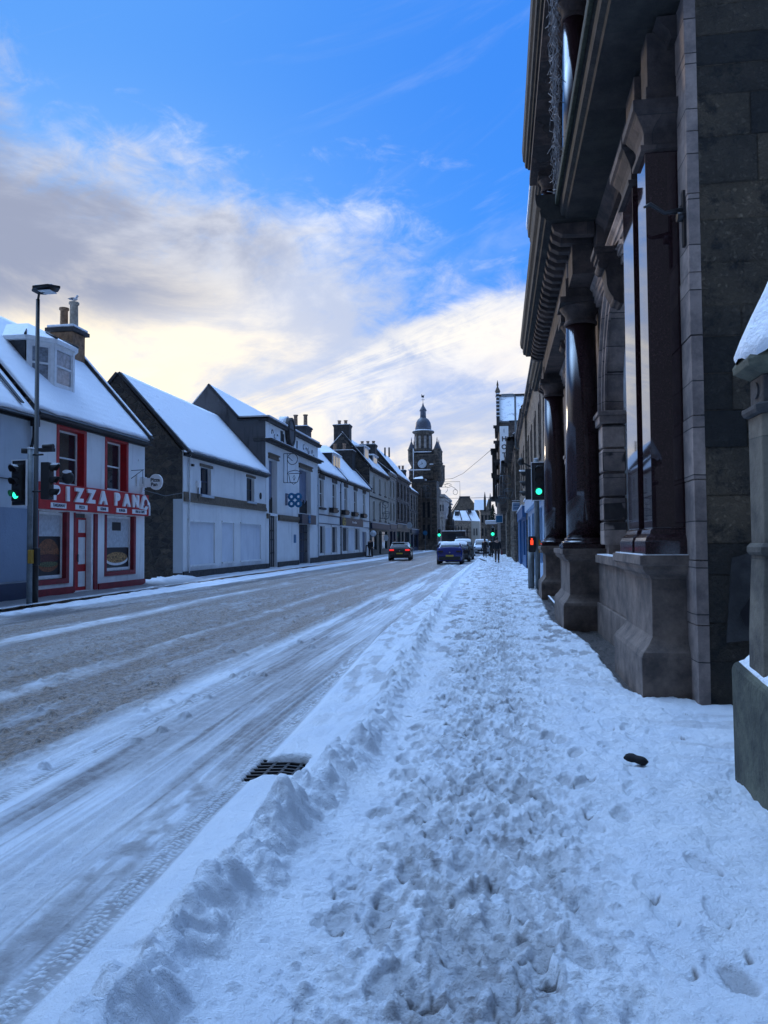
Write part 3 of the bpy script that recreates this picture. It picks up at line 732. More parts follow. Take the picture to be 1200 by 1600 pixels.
# ------------------------------------------------------------------ FACADE TOOLS
class Fac:
    def __init__(s, xf, sg): s.x = xf; s.s = sg         # sg=+1: facade looks towards +X (left side of street)
    def X(s, w): return s.x+s.s*w
    def bx(s, name, mt, par, u0, u1, w0, w1, z0, z1, bevel=0., label=None):
        return bx(name, M[mt], par, s.X(w0), s.X(w1), u0, u1, z0, z1, bevel=bevel, label=label)
    def add(s, mb, u0, u1, w0, w1, z0, z1): return mb.box(s.X(w0), s.X(w1), u0, u1, z0, z1)
    def wall(s, name, mt, par, u0, u1, z0, z1, ops=(), t=.32, w=0.):
        us = sorted({u0, u1, *[o[0] for o in ops], *[o[1] for o in ops]}); zs = sorted({z0, z1, *[o[2] for o in ops], *[o[3] for o in ops]})
        mb = MB()
        for i in range(len(us)-1):
            for j in range(len(zs)-1):
                uc, zc = (us[i]+us[i+1])/2, (zs[j]+zs[j+1])/2
                if any(o[0] < uc < o[1] and o[2] < zc < o[3] for o in ops): continue
                for ww in (w, w-t):
                    mb.add([(s.X(ww), us[i], zs[j]), (s.X(ww), us[i+1], zs[j]), (s.X(ww), us[i+1], zs[j+1]), (s.X(ww), us[i], zs[j+1])], [(0, 1, 2, 3)])
        def quad(a, b):
            (ua, za), (ub, zb) = a, b
            mb.add([(s.X(w), ua, za), (s.X(w), ub, zb), (s.X(w-t), ub, zb), (s.X(w-t), ua, za)], [(0, 1, 2, 3)])
        for o in ops+[(u0, u1, z0, z1)] if isinstance(ops, list) else list(ops)+[(u0, u1, z0, z1)]:
            quad((o[0], o[2]), (o[1], o[2])); quad((o[1], o[2]), (o[1], o[3])); quad((o[1], o[3]), (o[0], o[3])); quad((o[0], o[3]), (o[0], o[2]))
        me = mb.build(name, M[mt], par); return me
    def window(s, par, u0, u1, z0, z1, rec=.16, mt='timber_white', sash=True, sill=None, mull=0, curt=False, fw=.06, name='window'):
        g = .003
        mb = MB(); u0 += g; u1 -= g; z0 += g; z1 -= g
        s.add(mb, u0, u0+fw, -rec-.06, -rec, z0, z1); s.add(mb, u1-fw, u1, -rec-.06, -rec, z0, z1)
        s.add(mb, u0+fw, u1-fw, -rec-.06, -rec-.002, z1-fw, z1); s.add(mb, u0+fw, u1-fw, -rec-.06, -rec-.002, z0, z0+fw*1.3)
        if sash: s.add(mb, u0+fw, u1-fw, -rec-.05, -rec-.008, (z0+z1)/2-.025, (z0+z1)/2+.025)
        for k in range(mull):
            uu = u0+(u1-u0)*(k+1)/(mull+1); s.add(mb, uu-.02, uu+.02, -rec-.05, -rec-.01, z0+fw, z1-fw)
        o = mb.build(name, M[mt], par)
        s.bx('pane', 'window_glass', o, u0+.02, u1-.02, -rec-.045, -rec-.035, z0+.02, z1-.02)
        if sill: s.bx('sill', sill, o, u0-.08, u1+.08, -rec, .07, z0-.13, z0-.006)
        return o
def skew(mb, pts, t, y0, y1):   # thick line through (x,z) points, between y0 and y1
    for (xa, za), (xb, zb) in zip(pts[:-1], pts[1:]):
        d = Vector((xb-xa, 0, zb-za)).normalized(); n = Vector((-d.z, 0, d.x))
        if n.z < 0: n = -n
        a = Vector((xa, y0, za)); b = Vector((xb, y0, zb))
        mb.prism([a, b, b+n*t, a+n*t], (0, y1-y0, 0))
def roof_slab(name, par, pe, pr, y0, y1, t=.055, mt='roof_snow', seed=1, lump=.012, ny=None):
    t = min(t, .065)
    # pe: (x,z) at the eave, pr: (x,z) at the ridge
    ny = ny or max(6, int((y1-y0)*5)); nv = 26
    ys = np.linspace(y0, y1, ny); vs = np.linspace(0, 1, nv)
    Yg, Vg = np.meshgrid(ys, vs)
    d = np.array([pr[0]-pe[0], pr[1]-pe[1]]); L = np.hypot(*d); d = d/L; n = np.array([-d[1], d[0]]);
    if n[1] < 0: n = -n
    edge = .05*(fbm(Yg*2.2, Yg*0, 4, seed)-.35)
    s_ = Vg*L+(.03+.16*np.clip(fbm(Yg*1.7, Yg*0, 4, seed)-.30, 0, 1)+.03*fbm(Yg*9, Yg*0, 2, seed+5))*(1-Vg)**8*(t > .04)
    th = t*(.55+.45*sst(Vg, 0, .06))+lump*(fbm(Yg*1.3, Vg*L*1.3, 4, seed+1)-.5)*2+.006*(fbm(Yg*7, Vg*L*7, 2, seed+2)-.5)
    X = pe[0]+d[0]*s_+n[0]*th; Z = pe[1]+d[1]*s_+n[1]*th
    mb = MB(); mb.grid(np.stack([X, Yg, Z], -1))
    X0 = pe[0]+d[0]*s_; Z0 = pe[1]+d[1]*s_
    B = np.stack([X0, Yg, Z0], -1)
    T = np.stack([X, Yg, Z], -1)
    for a, b in ((T[0], B[0]), (T[-1], B[-1]), (T[:, 0], B[:, 0]), (T[:, -1], B[:, -1])):
        mb.grid(np.stack([a, b], 0), False)
    mb.grid(B[::nv-1, ::ny-1], False)
    sb = MB(); q0 = np.array(pe)-d*.03; q1 = np.array(pr)
    sb.prism([(q0[0]-n[0]*.03, y0, q0[1]-n[1]*.03), (q1[0]-n[0]*.03, y0, q1[1]-n[1]*.03), (q1[0]+n[0]*.004, y0, q1[1]+n[1]*.004), (q0[0]+n[0]*.004, y0, q0[1]+n[1]*.004)], (0, y1-y0, 0)); sb.build('slates', M['slate'], par)
    return mb.build(name, M[mt], par)
def gable(name, mt, par, xz, y0, y1, label=None):
    return MB().prism([(x, y0, z) for x, z in xz], (0, y1-y0, 0)).build(name, M[mt], par, label=label)
def pots(par, pts, r=.13, h=.7, mt='terracotta'):
    for (x, y, z) in pts:
        m = MB(); m.lathe((x, y, z), [(r*1.05, 0), (r*1.05, .06), (r*.9, .08), (r*.82, h-.1), (r*1.08, h-.08), (r*1.08, h), (r*.7, h), (r*.7, h-.1)], 14)
        m.build('chimney_pot', M[mt], par)
def chimney(par, x0, x1, y0, y1, z0, z1, mt='dark_stone', pot=(), snow=True, pr=.13, ph=.6, pmt='terracotta'):
    c = bx('chimney', M[mt], par, x0, x1, y0, y1, z0, z1, bevel=.01)
    m = MB(); m.box(x0-.1, x1+.1, y0-.1, y1+.1, z1+.002, z1+.10); m.box(x0-.04, x1+.04, y0-.04, y1+.04, z1-.14, z1-.002)
    m.build('chimney_cap', M['dark_stone'], c)
    if snow:
        P = MB(); P.box(x0-.08, x1+.08, y0-.08, y1+.08, z1+.102, z1+.17); P.build('snow_cap', M['snow'], c, bevel=.025)
    pots(c, [(x, y, z1+.10) for x, y in pot], pr, ph, pmt)
    return c
def gutter(F, par, u0, u1, z, w=.14, mt='black_metal'):
    m = MB(); n = 8
    for k in range(n):
        a0 = math.pi*k/n; a1 = math.pi*(k+1)/n; r = .06
        m.add([(F.X(w-r*math.cos(a0)), u0, z-r*math.sin(a0)), (F.X(w-r*math.cos(a1)), u0, z-r*math.sin(a1)), (F.X(w-r*math.cos(a1)), u1, z-r*math.sin(a1)), (F.X(w-r*math.cos(a0)), u1, z-r*math.sin(a0))], [(0, 1, 2, 3)], True)
    F.add(m, u0, u1, 0, .08, z-.12, z-.02)
    return m.build('gutter', M[mt], par)
def downpipe(F, par, u, z0, z1, w=.07, mt='black_metal', r=.04):
    m = MB(); m.tube([(F.X(w), u, z0), (F.X(w), u, z1-.25), (F.X(w+.08), u, z1-.05), (F.X(w+.08), u, z1)], r, 8)
    for z in np.arange(z0+.8, z1-.4, 1.5): m.box(F.X(0), F.X(w+.05), u-.06, u+.06, z, z+.05)
    return m.build('downpipe', M[mt], par)
def house_root(name, label, cat, F, u0, group=None): return thing(name, label, cat, (F.X(0), u0, 0), 0, group)
L = Fac(-13.5, 1)

# ------------------------------------------------------------------ LEFT ROW
# neighbour at the left edge
h = house_root('house', 'pale blue-grey rendered house cut off by the left edge, next to the pizza shop', 'house', L, 2)
L.wall('front_wall', 'pale_blue_paint', h, 2, 20.55, 0, 5.35, [(12, 13.1, 3.3, 4.9), (6, 7.1, 3.3, 4.9)])
L.bx('lower_paint_band', 'blue_grey_paint', h, 2, 20.5, .003, .02, .55, 2.62)
L.bx('plinth', 'navy_paint', h, 2, 20.5, .004, .045, 0, .5)
L.window(h, 12, 13.1, 3.3, 4.9); L.window(h, 6, 7.1, 3.3, 4.9)
MB().tube([(L.X(.03), 2, 3.36), (L.X(.03), 20.5, 3.42)], .018, 6).build('cable', M['black_metal'], h)
gable('gable_wall', 'grey_render', h, [(-13.52, 0), (-13.52, 5.3), (-16.5, 8.7), (-19.6, 5.3), (-19.6, 0)], 20.3, 20.5)
roof_slab('roof', h, (-13.25, 5.28), (-16.5, 9.0), 2, 20.5, .14, seed=3)
m = MB(); skew(m, [(-14.1, 6.42), (-16.5, 9.17)], .05, 18.15, 18.36); skew(m, [(-13.4, 5.62), (-14.6, 7.0)], .035, 19.9, 20.05); m.build('skew_flashing', M['slate'], h)
gutter(L, h, 2, 20.45, 5.30, .17)
m = MB(); m.box(-13.42, -13.25, 20.4, 20.62, 5.02, 5.36); m.tube([(-13.36, 20.5, 5.1), (-13.38, 20.52, 4.7), (-13.44, 20.5, 4.4)], .045, 8); m.build('rainwater_head', M['black_metal'], h)

# pizza shop
p = house_root('pizza_shop', 'white two storey takeaway with red window surrounds and a red PIZZA PAN fascia', 'shop', L, 20.6)
ops = [(22.0, 23.45, 3.46, 5.22), (24.95, 26.35, 3.48, 5.24), (20.95, 22.45, .52, 2.6), (22.95, 24.15, .06, 2.6), (24.95, 26.95, .62, 2.6)]
L.wall('front_wall', 'white_paint', p, 20.6, 27.85, 0, 5.5, ops, .35)
gable('gable_wall', 'grey_render', p, [(-13.52, 0), (-13.52, 5.45), (-16.55, 8.95), (-19.6, 5.45), (-19.6, 0)], 27.5, 27.84)
gable('gable_wall', 'grey_render', p, [(-13.9, 0), (-13.9, 5.3), (-16.55, 8.9), (-19.6, 5.3), (-19.6, 0)], 20.6, 20.85)
roof_slab('roof', p, (-13.22, 5.47), (-16.55, 9.22), 20.6, 27.72, .13, seed=8)
roof_slab('roof', p, (-19.8, 5.47), (-16.55, 9.22), 20.6, 27.72, .13, seed=9)
m = MB(); skew(m, [(-13.3, 5.50), (-16.55, 9.2)], .20, 27.72, 27.95); m.build('gable_coping', M['dark_stone'], p)
m = MB(); skew(m, [(-13.25, 5.72), (-16.5, 9.42)], .05, 27.76, 27.93); m.build('coping_snow', M['snow'], p, bevel=.015)
L.bx('eaves_board', 'slate', p, 20.6, 27.9, .01, .16, 5.36, 5.47); gutter(L, p, 20.6, 27.9, 5.42, .22)
m = MB()
for o in ops[:2]:        # red painted margins and reveals of the upper windows
    L.add(m, o[0]-.13, o[0], -.02, .022, o[2]-.0, o[3]+.15); L.add(m, o[1], o[1]+.15, -.02, .022, o[2]-.0, o[3]+.15)
    L.add(m, o[0], o[1], -.02, .022, o[3], o[3]+.15)
    L.add(m, o[1]-.012, o[1]+.002, -.30, .02, o[2], o[3]); L.add(m, o[0], o[1], -.3, .02, o[3]-.012, o[3]+.002)
m.build('window_surround', M['red_paint'], p)
for o in ops[:2]: L.window(p, o[0], o[1]-.02, o[2], o[3]-.02, .22)
m = MB()
for o in (ops[2], ops[4]):
    L.add(m, o[1]-.013, o[1]+.16, -.26, .024, o[2]-.16, o[3]); L.add(m, o[0]-.12, o[0]+.01, -.26, .024, o[2]-.16, o[3]); L.add(m, o[0]+.01, o[1]-.013, -.26, .026, o[2]-.16, o[2])
L.add(m, ops[3][1]-.012, ops[3][1]+.2, -.28, .022, .05, 2.6); L.add(m, ops[3][0]-.07, ops[3][0]+.012, -.28, .022, .05, 2.6)
m.build('shopfront_surround', M['deep_red_paint'], p)
m = MB(); L.add(m, 20.6, 22.84, .003, .05, 0, .24); L.add(m, 24.4, 27.86, .003, .05, 0, .24); m.build('plinth', M['deep_red_paint'], p)
# posters in the shop windows
def shop_window(o, kind):
    u0, u1, z0, z1 = o[0]+.02, o[1]-.015, o[2]+.003, o[3]-.02
    w = L.window(p, u0, u1, z0, z1, .12, sash=False, fw=.085, name='shop_window')
    zm = z0+(z1-z0)*(.63 if kind == 'burger' else .42)
    L.bx('curtain', 'curtain', w, u0+.1, u1-.1, -.153, -.149, zm+.01, z1-.09)
    po = L.bx('poster', 'poster_black', w, u0+.09, u1-.09, -.148, -.138, z0+.12, zm)
    uc = (u0+u1)/2; zc = (z0+.12+zm)/2; hw = (u1-u0)/2-.16; hh = (zm-z0-.12)/2-.08
    def blob(name, mt, a0, a1, sx, sz, dz, w0=-.136):
        m = MB(); q = [(L.X(w0), uc+sx*math.cos(a), zc+dz+sz*math.sin(a)) for a in np.linspace(a0, a1, 26)]
        m.prism(q, (.003, 0, 0)); m.build(name, M[mt], w)
    if kind == 'burger':
        blob('printed_bun', 'burger_bun', 0, math.pi, hw, hh*.95, .04); blob('printed_patty', 'burger_meat', 0, 2*math.pi, hw*.97, hh*.26, -.07, -.1325)
        blob('printed_salad', 'burger_salad', 0, 2*math.pi, hw*.9, hh*.16, -hh*.5, -.1295); blob('printed_base', 'burger_bun', math.pi, 2*math.pi, hw*.93, hh*.5, -hh*.46, -.1335)
    else:
        blob('printed_plate', 'timber_white', 0, 2*math.pi, hw, hh*.78, -.07); blob('printed_pizza', 'pizza_cheese', 0, 2*math.pi, hw*.93, hh*.72, 0, -.1325)
        L.bx('menu_board', 'poster_black', w, uc-.32, uc+.30, -.148, -.137, z1-.52, z1-.22)
shop_window(ops[2], 'burger'); shop_window(ops[4], 'pizza')
dr = L.bx('door', 'red_paint', p, 22.97, 24.13, -.27, -.22, .06, 2.45)
m = MB()
for a, b in ((.10, .34), (.56, .98)):
    for c, d in ((.12, .62), (.86, 1.75), (1.9, 2.33)): L.add(m, 22.97+a, 22.97+b, -.222, -.21, .06+c, .06+d)
m.build('door_panel', M['timber_white'], dr)
bx('handle', M['grey_metal'], dr, L.X(-.2), L.X(-.16), 23.44, 23.47, 1.0, 1.25)
L.bx('door_jamb', 'timber_white', p, 24.0, 24.12, -.21, -.02, .06, 2.6)
# fascia
fs = L.bx('fascia_sign', 'sign_red', p, 20.75, 27.86, .006, .16, 2.64, 3.44)
L.bx('fascia_edge', 'sign_white', p, 27.86, 27.93, .0, .2, 2.66, 3.05)
def ftxt(txt, u, z, size, mt, w, sp=1., depth=.05, bold=.02, par=fs): return text_mesh('lettering', txt, M[mt], par, (L.X(w), u, z), (0, 1, 0), (0, 0, 1), size, depth, 'CENTER', bold, sp)
for ch, u in zip('PIZZA', (21.55, 22.20, 22.84, 23.58, 24.36)): ftxt(ch, u, 3.13, .57, 'sign_white', .195, 1.14, .06, .036)
for ch, u in zip('PAN', (25.32, 26.02, 26.72)): ftxt(ch, u, 3.13, .57, 'sign_white', .195, 1.14, .06, .036)
m = MB(); m.prism([(L.X(.17), 27.05, 2.90), (L.X(.17), 27.55, 2.86), (L.X(.17), 27.84, 3.1), (L.X(.17), 27.70, 3.2), (L.X(.17), 27.42, 3.42), (L.X(.17), 27.28, 3.36)], (.07, 0, 0)); m.build('pizza_slice_badge', M['sign_white'], fs)
m = MB(); m.lathe((L.X(.243), 27.45, 3.12), [(.13, 0), (.13, .012)], 16, 'x'); m.lathe((L.X(.243), 27.62, 3.02), [(.045, 0), (.045, .013)], 10, 'x'); m.lathe((L.X(.243), 27.32, 2.98), [(.05, 0), (.05, .013)], 10, 'x'); m.build('badge_print', M['deep_red_paint'], fs)
for txt, u, hw in (('TAKEAWAY', 21.75, .42), ('PIZZA', 23.05, .36), ('KEBAB', 24.4, .36), ('BURGER', 25.72, .38), ('FISH & CHIPS', 27.1, .58)):
    pl = L.bx('menu_label', 'sign_white', fs, u-hw, u+hw, .16, .172, 2.69, 2.85)
    ftxt(txt, u+.02, 2.77, .125, 'navy_paint', .176, 1.0, .006, .004, fs)
m = MB(); m.box(L.X(0), L.X(.07), 27.10, 27.22, 3.75, 4.15); m.box(L.X(0), L.X(.03), 27.3, 27.42, 4.72, 4.78); m.build('alarm_box', M['timber_white'], p)
m = MB(); m.tube([(L.X(0), 26.75, 4.3), (L.X(.5), 26.75, 4.32)], .014, 6); m.tube([(L.X(0), 26.75, 4.0), (L.X(.45), 26.75, 4.31)], .012, 6); m.tube([(L.X(.46), 26.75, 4.3), (L.X(.46), 26.75, 3.8)], .012, 6); m.build('lamp_bracket', M['black_metal'], p)
# chimney + gull
ch = bx('chimney', M['brown_chimney'], p, -16.9, -15.95, 26.85, 27.75, 8.0, 9.68, bevel=.03)
m = MB(); m.box(-17.02, -15.83, 26.72, 27.87, 9.69, 9.83); m.build('chimney_cap', M['dark_stone'], ch)
bx('snow_cap', M['snow'], ch, -16.98, -15.87, 26.76, 27.83, 9.833, 9.95, bevel=.04)
pots(ch, [(-16.58, 27.3, 9.85)], .17, .88, 'brown_chimney'); pots(ch, [(-16.17, 27.3, 9.85)], .18, 1.08, 'buff_pot')
gu = thing('gull', 'grey and white gull perched on the tall chimney pot of the pizza shop', 'bird', (-16.17, 27.3, 10.93))
m = MB(); prof = [(.01, -.24), (.05, -.19), (.085, -.08), (.10, .02), (.085, .12), (.05, .18), (.01, .21)]
m.lathe((0, 0, 0.18), prof, 14, 'x', 1., .95); m.lathe((-.0+.18, 0, 0.33), [(.01, -.075), (.045, -.05), (.062, 0), (.045, .05), (.01, .07)], 12, 'z')
m.tube([(-.0+.10, 0, 0.2), (-.0+.16, 0, 0.3)], [.075, .05], 10)
m.build('body', M['gull_white'], gu, world=False)
m = MB()
for s_ in (-1, 1): m.lathe((-.06, 0+s_*.075, 0.2), [(.01, -.27), (.045, -.15), (.065, 0), (.05, .1), (.01, .15)], 10, 'x', .5, 1)
m.build('wings', M['gull_grey'], gu, world=False)
m = MB(); m.tube([(-.0+.23, 0, 0.33), (-.0+.30, 0, 0.315)], [.014, .004], 6); m.build('beak', M['yellow_paint'], gu, world=False)
m = MB(); m.tube([(0, -.03, -0.02), (0, -.03, 0.11)], .008, 6); m.tube([(0, .03, -0.02), (0, .03, 0.11)], .008, 6); m.build('legs', M['yellow_paint'], gu, world=False)
gu.scale = (.72, .72, .72)
# canted dormer
def canted_dormer(par, y0, y1, xf, zb, zt, ztop, xback):
    yc = (y0+y1)/2; c = .62
    plan = [(xback, y0), (xf-.55, y0), (xf, y0+c), (xf, y1-c), (xf-.55, y1), (xback, y1)]
    d = MB(); d.prism([(xback, y0, zb), (xf-.62, y0+.02, zb), (xf-.62, y0+.02, zt), (xback, y0, zt)], (0, .1, 0))
    d.prism([(xback, y1, zb), (xf-.62, y1-.02, zb), (xf-.62, y1-.02, zt), (xback, y1, zt)], (0, -.1, 0))
    d.box(xback, xback+.1, y0-.0, y1+.0, zb, zt)
    dm = d.build('dormer', M['slate'], par)
    faces = [(plan[1], plan[2]), (plan[2], plan[3]), (plan[3], plan[4])]
    for a, b in faces:
        a = Vector((*a, 0)); b = Vector((*b, 0)); u = (b-a).normalized(); n = Vector((u.y, -u.x, 0)); ln = (b-a).length
        if n.x < 0: n = -n
        def bb(mb, s0, s1, z0, z1, w0, w1):
            q = [a+u*s0+n*w0, a+u*s1+n*w0, a+u*s1+n*w1, a+u*s0+n*w1]; mb.prism([(v.x, v.y, z0) for v in q], (0, 0, z1-z0))
        fr = MB()
        bb(fr, 0, .12, zb-.2, zt, -.05, .03); bb(fr, ln-.12, ln, zb-.2, zt, -.05, .03); bb(fr, .12, ln-.12, zt-.16, zt, -.05, .02); bb(fr, .12, ln-.12, zb-.2, zb+.12, -.05, .02)
        zm = (zb+zt)/2; bb(fr, .12, ln-.12, zm-.03, zm+.03, -.045, .01)
        bb(fr, .12, .17, zb+.12, zt-.16, -.045, .0); bb(fr, ln-.17, ln-.12, zb+.12, zt-.16, -.045, .0)
        fr.build('dormer_window', M['timber_white'], dm)
        gl = MB(); bb(gl, .13, ln-.13, zb+.1, zt-.14, -.04, -.03); gl.build('dormer_pane', M['curtained_glass'], dm)
    ov = .13
    pl = [(xback, y0-ov), (xf-.52, y0-ov), (xf+ov, y0+c-.05), (xf+ov, y1-c+.05), (xf-.52, y1+ov), (xback, y1+ov)]
    e = MB(); e.prism([(x, y, zt+.002) for x, y in pl], (0, 0, .13)); e.build('cornice_board', M['timber_white'], dm)
    rf = MB(); b = [(x, y, zt+.135) for x, y in pl]; tp = [(xback, yc-.25, ztop), (xf-1.15, yc-.25, ztop), (xf-1.15, yc+.25, ztop), (xback, yc+.25, ztop)]
    n = len(b); rf.add(b+tp, [(0, 1, n+1, n+0), (1, 2, n+1), (2, 3, n+2, n+1), (3, 4, n+2), (4, 5, n+3, n+2), (n, n+1, n+2, n+3), tuple(range(n))[::-1]])
    rf.build('dormer_roof', M['snow'], dm, bevel=.02)
    ld = MB()
    for q in (1, 2, 3, 4):
        A = Vector(b[q]); B = Vector(tp[1] if q < 3 else tp[2]); ld.tube([A+Vector((0, 0, .02)), A.lerp(B, .38)+Vector((0, 0, .03))], [.045, .02], 6)
    ld.build('lead_hip', M['slate'], dm)
canted_dormer(p, 22.32, 24.75, -14.28, 6.75, 8.12, 8.95, -16.6)
# projecting oval sign
os_ = thing('projecting_sign', 'small white oval Pizza Pan sign projecting from the corner of the pizza shop', 'sign', (-13.35, 27.6, 3.9))
m = MB(); m.lathe((-12.92, 27.6, 3.93), [(.27, -.05), (.27, .05)], 32, 'y', .98, 1.12); m.box(-13.36, -13.0, 27.552, 27.648, 3.74, 4.08); m.build('sign_disc', M['sign_white'], os_)
text_mesh('lettering', 'Pizza', M['poster_black'], os_, (-12.93, 27.545, 4.0), (1, 0, 0), (0, 0, 1), .19, .008, 'CENTER', .004)
text_mesh('lettering', 'Pan', M['poster_black'], os_, (-12.97, 27.545, 3.83), (1, 0, 0), (0, 0, 1), .19, .008, 'CENTER', .004)
m = MB(); m.tube([(-13.5, 27.6, 3.9), (-13.3, 27.6, 3.9)], .02, 6); m.box(-13.5, -13.34, 27.5, 27.7, 3.72, 4.12); m.tube([(-13.45, 27.6, 3.7), (-13.46, 27.45, 3.5)], .012, 6); m.build('bracket', M['timber_white'], os_)
tag(MB().tube([(-13.4, 27.6, 3.62), (-13.45, 29.6, 3.52), (-13.5, 31.6, 3.78)], .012, 6).build('overhead_cable', M['grey_metal']), 'thin grey cable strung from the pizza shop to the rubble gabled building', 'cable')

# second building: rubble gable, white front with blocked openings
b = house_root('blocked_up_building', 'white rendered building with dark rubble gable and three boarded ground floor openings', 'building', L, 31.5)
ops = [(33.45, 34.75, 3.82, 5.1), (39.95, 41.25, 3.85, 5.15), (32.1, 35.25, .62, 2.55), (36.2, 37.95, .65, 2.6), (38.95, 42.45, .65, 2.6)]
L.wall('front_wall', 'white_harl', b, 31.5, 43.35, 0, 5.62, ops, .3)
gable('gable_wall', 'dark_rubble', b, [(-13.53, 0), (-13.53, 5.55), (-16.5, 9.02), (-19.5, 5.55), (-19.5, 0)], 31.44, 31.8)
L.bx('corner_board', 'pale_blue_paint', b, 31.42, 31.46, -.42, .0, .3, 3.5)
roof_slab('roof', b, (-13.2, 5.55), (-16.5, 9.12), 31.52, 43.4, .12, seed=21)
roof_slab('roof', b, (-19.8, 5.55), (-16.5, 9.12), 31.52, 43.4, .12, seed=22)
m = MB(); skew(m, [(-13.25, 5.50), (-16.5, 9.06)], .12, 31.36, 31.6); skew(m, [(-19.7, 5.50), (-16.5, 9.06)], .12, 31.36, 31.6); m.build('gable_skew', M['slate'], b)
gutter(L, b, 31.5, 43.4, 5.5, .24); L.bx('eaves_board', 'slate', b, 31.5, 43.4, .01, .17, 5.4, 5.52)
L.bx('snow_lump', 'snow', b, 31.4, 31.95, .05, .3, 5.52, 5.64, bevel=.05)
m = MB(); L.add(m, 31.52, 43.34, .003, .07, 3.50, 3.60); L.add(m, 31.52, 43.34, .003, .04, 3.60, 3.82); L.add(m, 31.52, 43.34, .003, .10, 3.40, 3.50); m.build('string_course', M['ochre_stone'], b)
for o in ops[:2]:
    L.window(b, *o, rec=.17, mt='navy_paint', mull=1)
    L.bx('lintel', 'ochre_stone', b, o[0]-.12, o[1]+.12, .003, .06, o[3], o[3]+.13)
    L.bx('window_sill', 'pale_blue_paint', b, o[0]-.1, o[1]+.1, -.17, .13, o[2]-.12, o[2]-.004)
for o in ops[2:]:
    L.bx('boarded_panel', 'board_paint', b, o[0]+.002, o[1]-.002, -.14, -.06, o[2]+.002, o[3]-.002)
    m = MB(); L.add(m, o[0]-.07, o[1]+.07, .003, .07, o[3], o[3]+.09); L.add(m, o[0]-.05, o[1]+.05, .003, .06, o[2]-.08, o[2]); m.build('panel_moulding', M['white_paint'], b)
L.bx('plinth', 'dark_stone', b, 31.45, 43.3, .003, .07, 0, .36)
downpipe(L, b, 32.0, .3, 5.5, .07, 'timber_white')
m = MB(); m.box(L.X(.0), L.X(.13), 32.9, 33.2, 4.1, 4.4); m.build('junction_box', M['timber_white'], b)
m = MB(); m.tube([(L.X(.05), 33.05, 4.1), (L.X(.06), 33.0, 3.4)], .025, 6); m.box(L.X(0), L.X(.1), 32.35, 32.5, 5.0, 5.1); m.build('cable_fixing', M['black_metal'], b)
m = MB(); m.lathe((L.X(.01), 42.3, 4.25), [(.17, 0), (.17, .05)], 20, 'x', .8, 1.1); m.build('round_plaque', M['dark_stone'], b)

# third: tall white rendered hall with parapet
c = house_root('parapet_building', 'tall white rendered building with dark cornices and a round emblem on its parapet', 'building', L, 43.4)
ops = [(44.0, 45.75, 3.35, 6.6), (51.0, 54.3, 3.6, 6.7), (44.0, 45.65, .1, 3.2), (50.9, 53.9, .1, 2.85)]
L.wall('front_wall', 'white_paint', c, 43.42, 56.45, 0, 8.85, ops, .5)
gable('side_wall', 'grey_render', c, [(-13.53, 0), (-13.53, 8.82), (-15.15, 8.82), (-17.1, 10.95), (-19.6, 8.0), (-19.6, 0)], 43.4, 43.85)
gable('side_wall', 'grey_render', c, [(-14.0, 0), (-14.0, 8.8), (-15.15, 8.8), (-17.1, 10.8), (-19.6, 8.0), (-19.6, 0)], 56.0, 56.44)
roof_slab('roof', c, (-15.1, 8.9), (-17.1, 11.05), 43.6, 56.4, .10, seed=31); roof_slab('roof', c, (-19.7, 8.1), (-17.1, 11.05), 43.6, 56.4, .10, seed=32)
bx('parapet_roof', M['snow'], c, -15.2, -13.3, 43.5, 56.4, 9.0, 9.12, bevel=.03)
m = MB(); skew(m, [(-15.15, 8.84), (-17.1, 10.98)], .14, 43.32, 43.55); m.build('gable_skew', M['slate'], c)
m = MB(); L.add(m, 43.2, 56.7, -1.7, .28, 8.86, 8.93); L.add(m, 43.25, 56.65, -.4, .22, 8.72, 8.857); m.box(-15.2, -13.3, 43.2, 43.44, 8.80, 8.93); m.build('upper_cornice', M['dark_stone'], c)
m = MB(); L.add(m, 43.2, 56.7, .003, .42, 7.62, 7.70); L.add(m, 43.3, 56.6, .003, .26, 7.50, 7.617); m.box(-14.2, -13.45, 43.2, 43.395, 7.55, 7.70); m.build('lower_cornice', M['dark_stone'], c)
L.bx('cornice_snow', 'snow', c, 43.2, 56.7, .02, .40, 7.703, 7.75, bevel=.015)
m = MB(); m.lathe((L.X(.0), 48.25, 8.75), [(.95, 0), (.95, .30), (.80, .30), (.78, .22)], 30, 'x', .82, .98); m.build('round_emblem', M['dark_stone'], c)
m = MB(); m.lathe((L.X(.20), 48.25, 8.75), [(.74, 0), (.72, .05)], 30, 'x', .82, .98); m.build('emblem_face', M['grey_render'], c)
m = MB(); m.lathe((L.X(-.5), 48.25, 9.0), [(.80, 0), (.80, .5)], 20, 'x', .82, .98); m.build('emblem_snow', M['snow'], c)
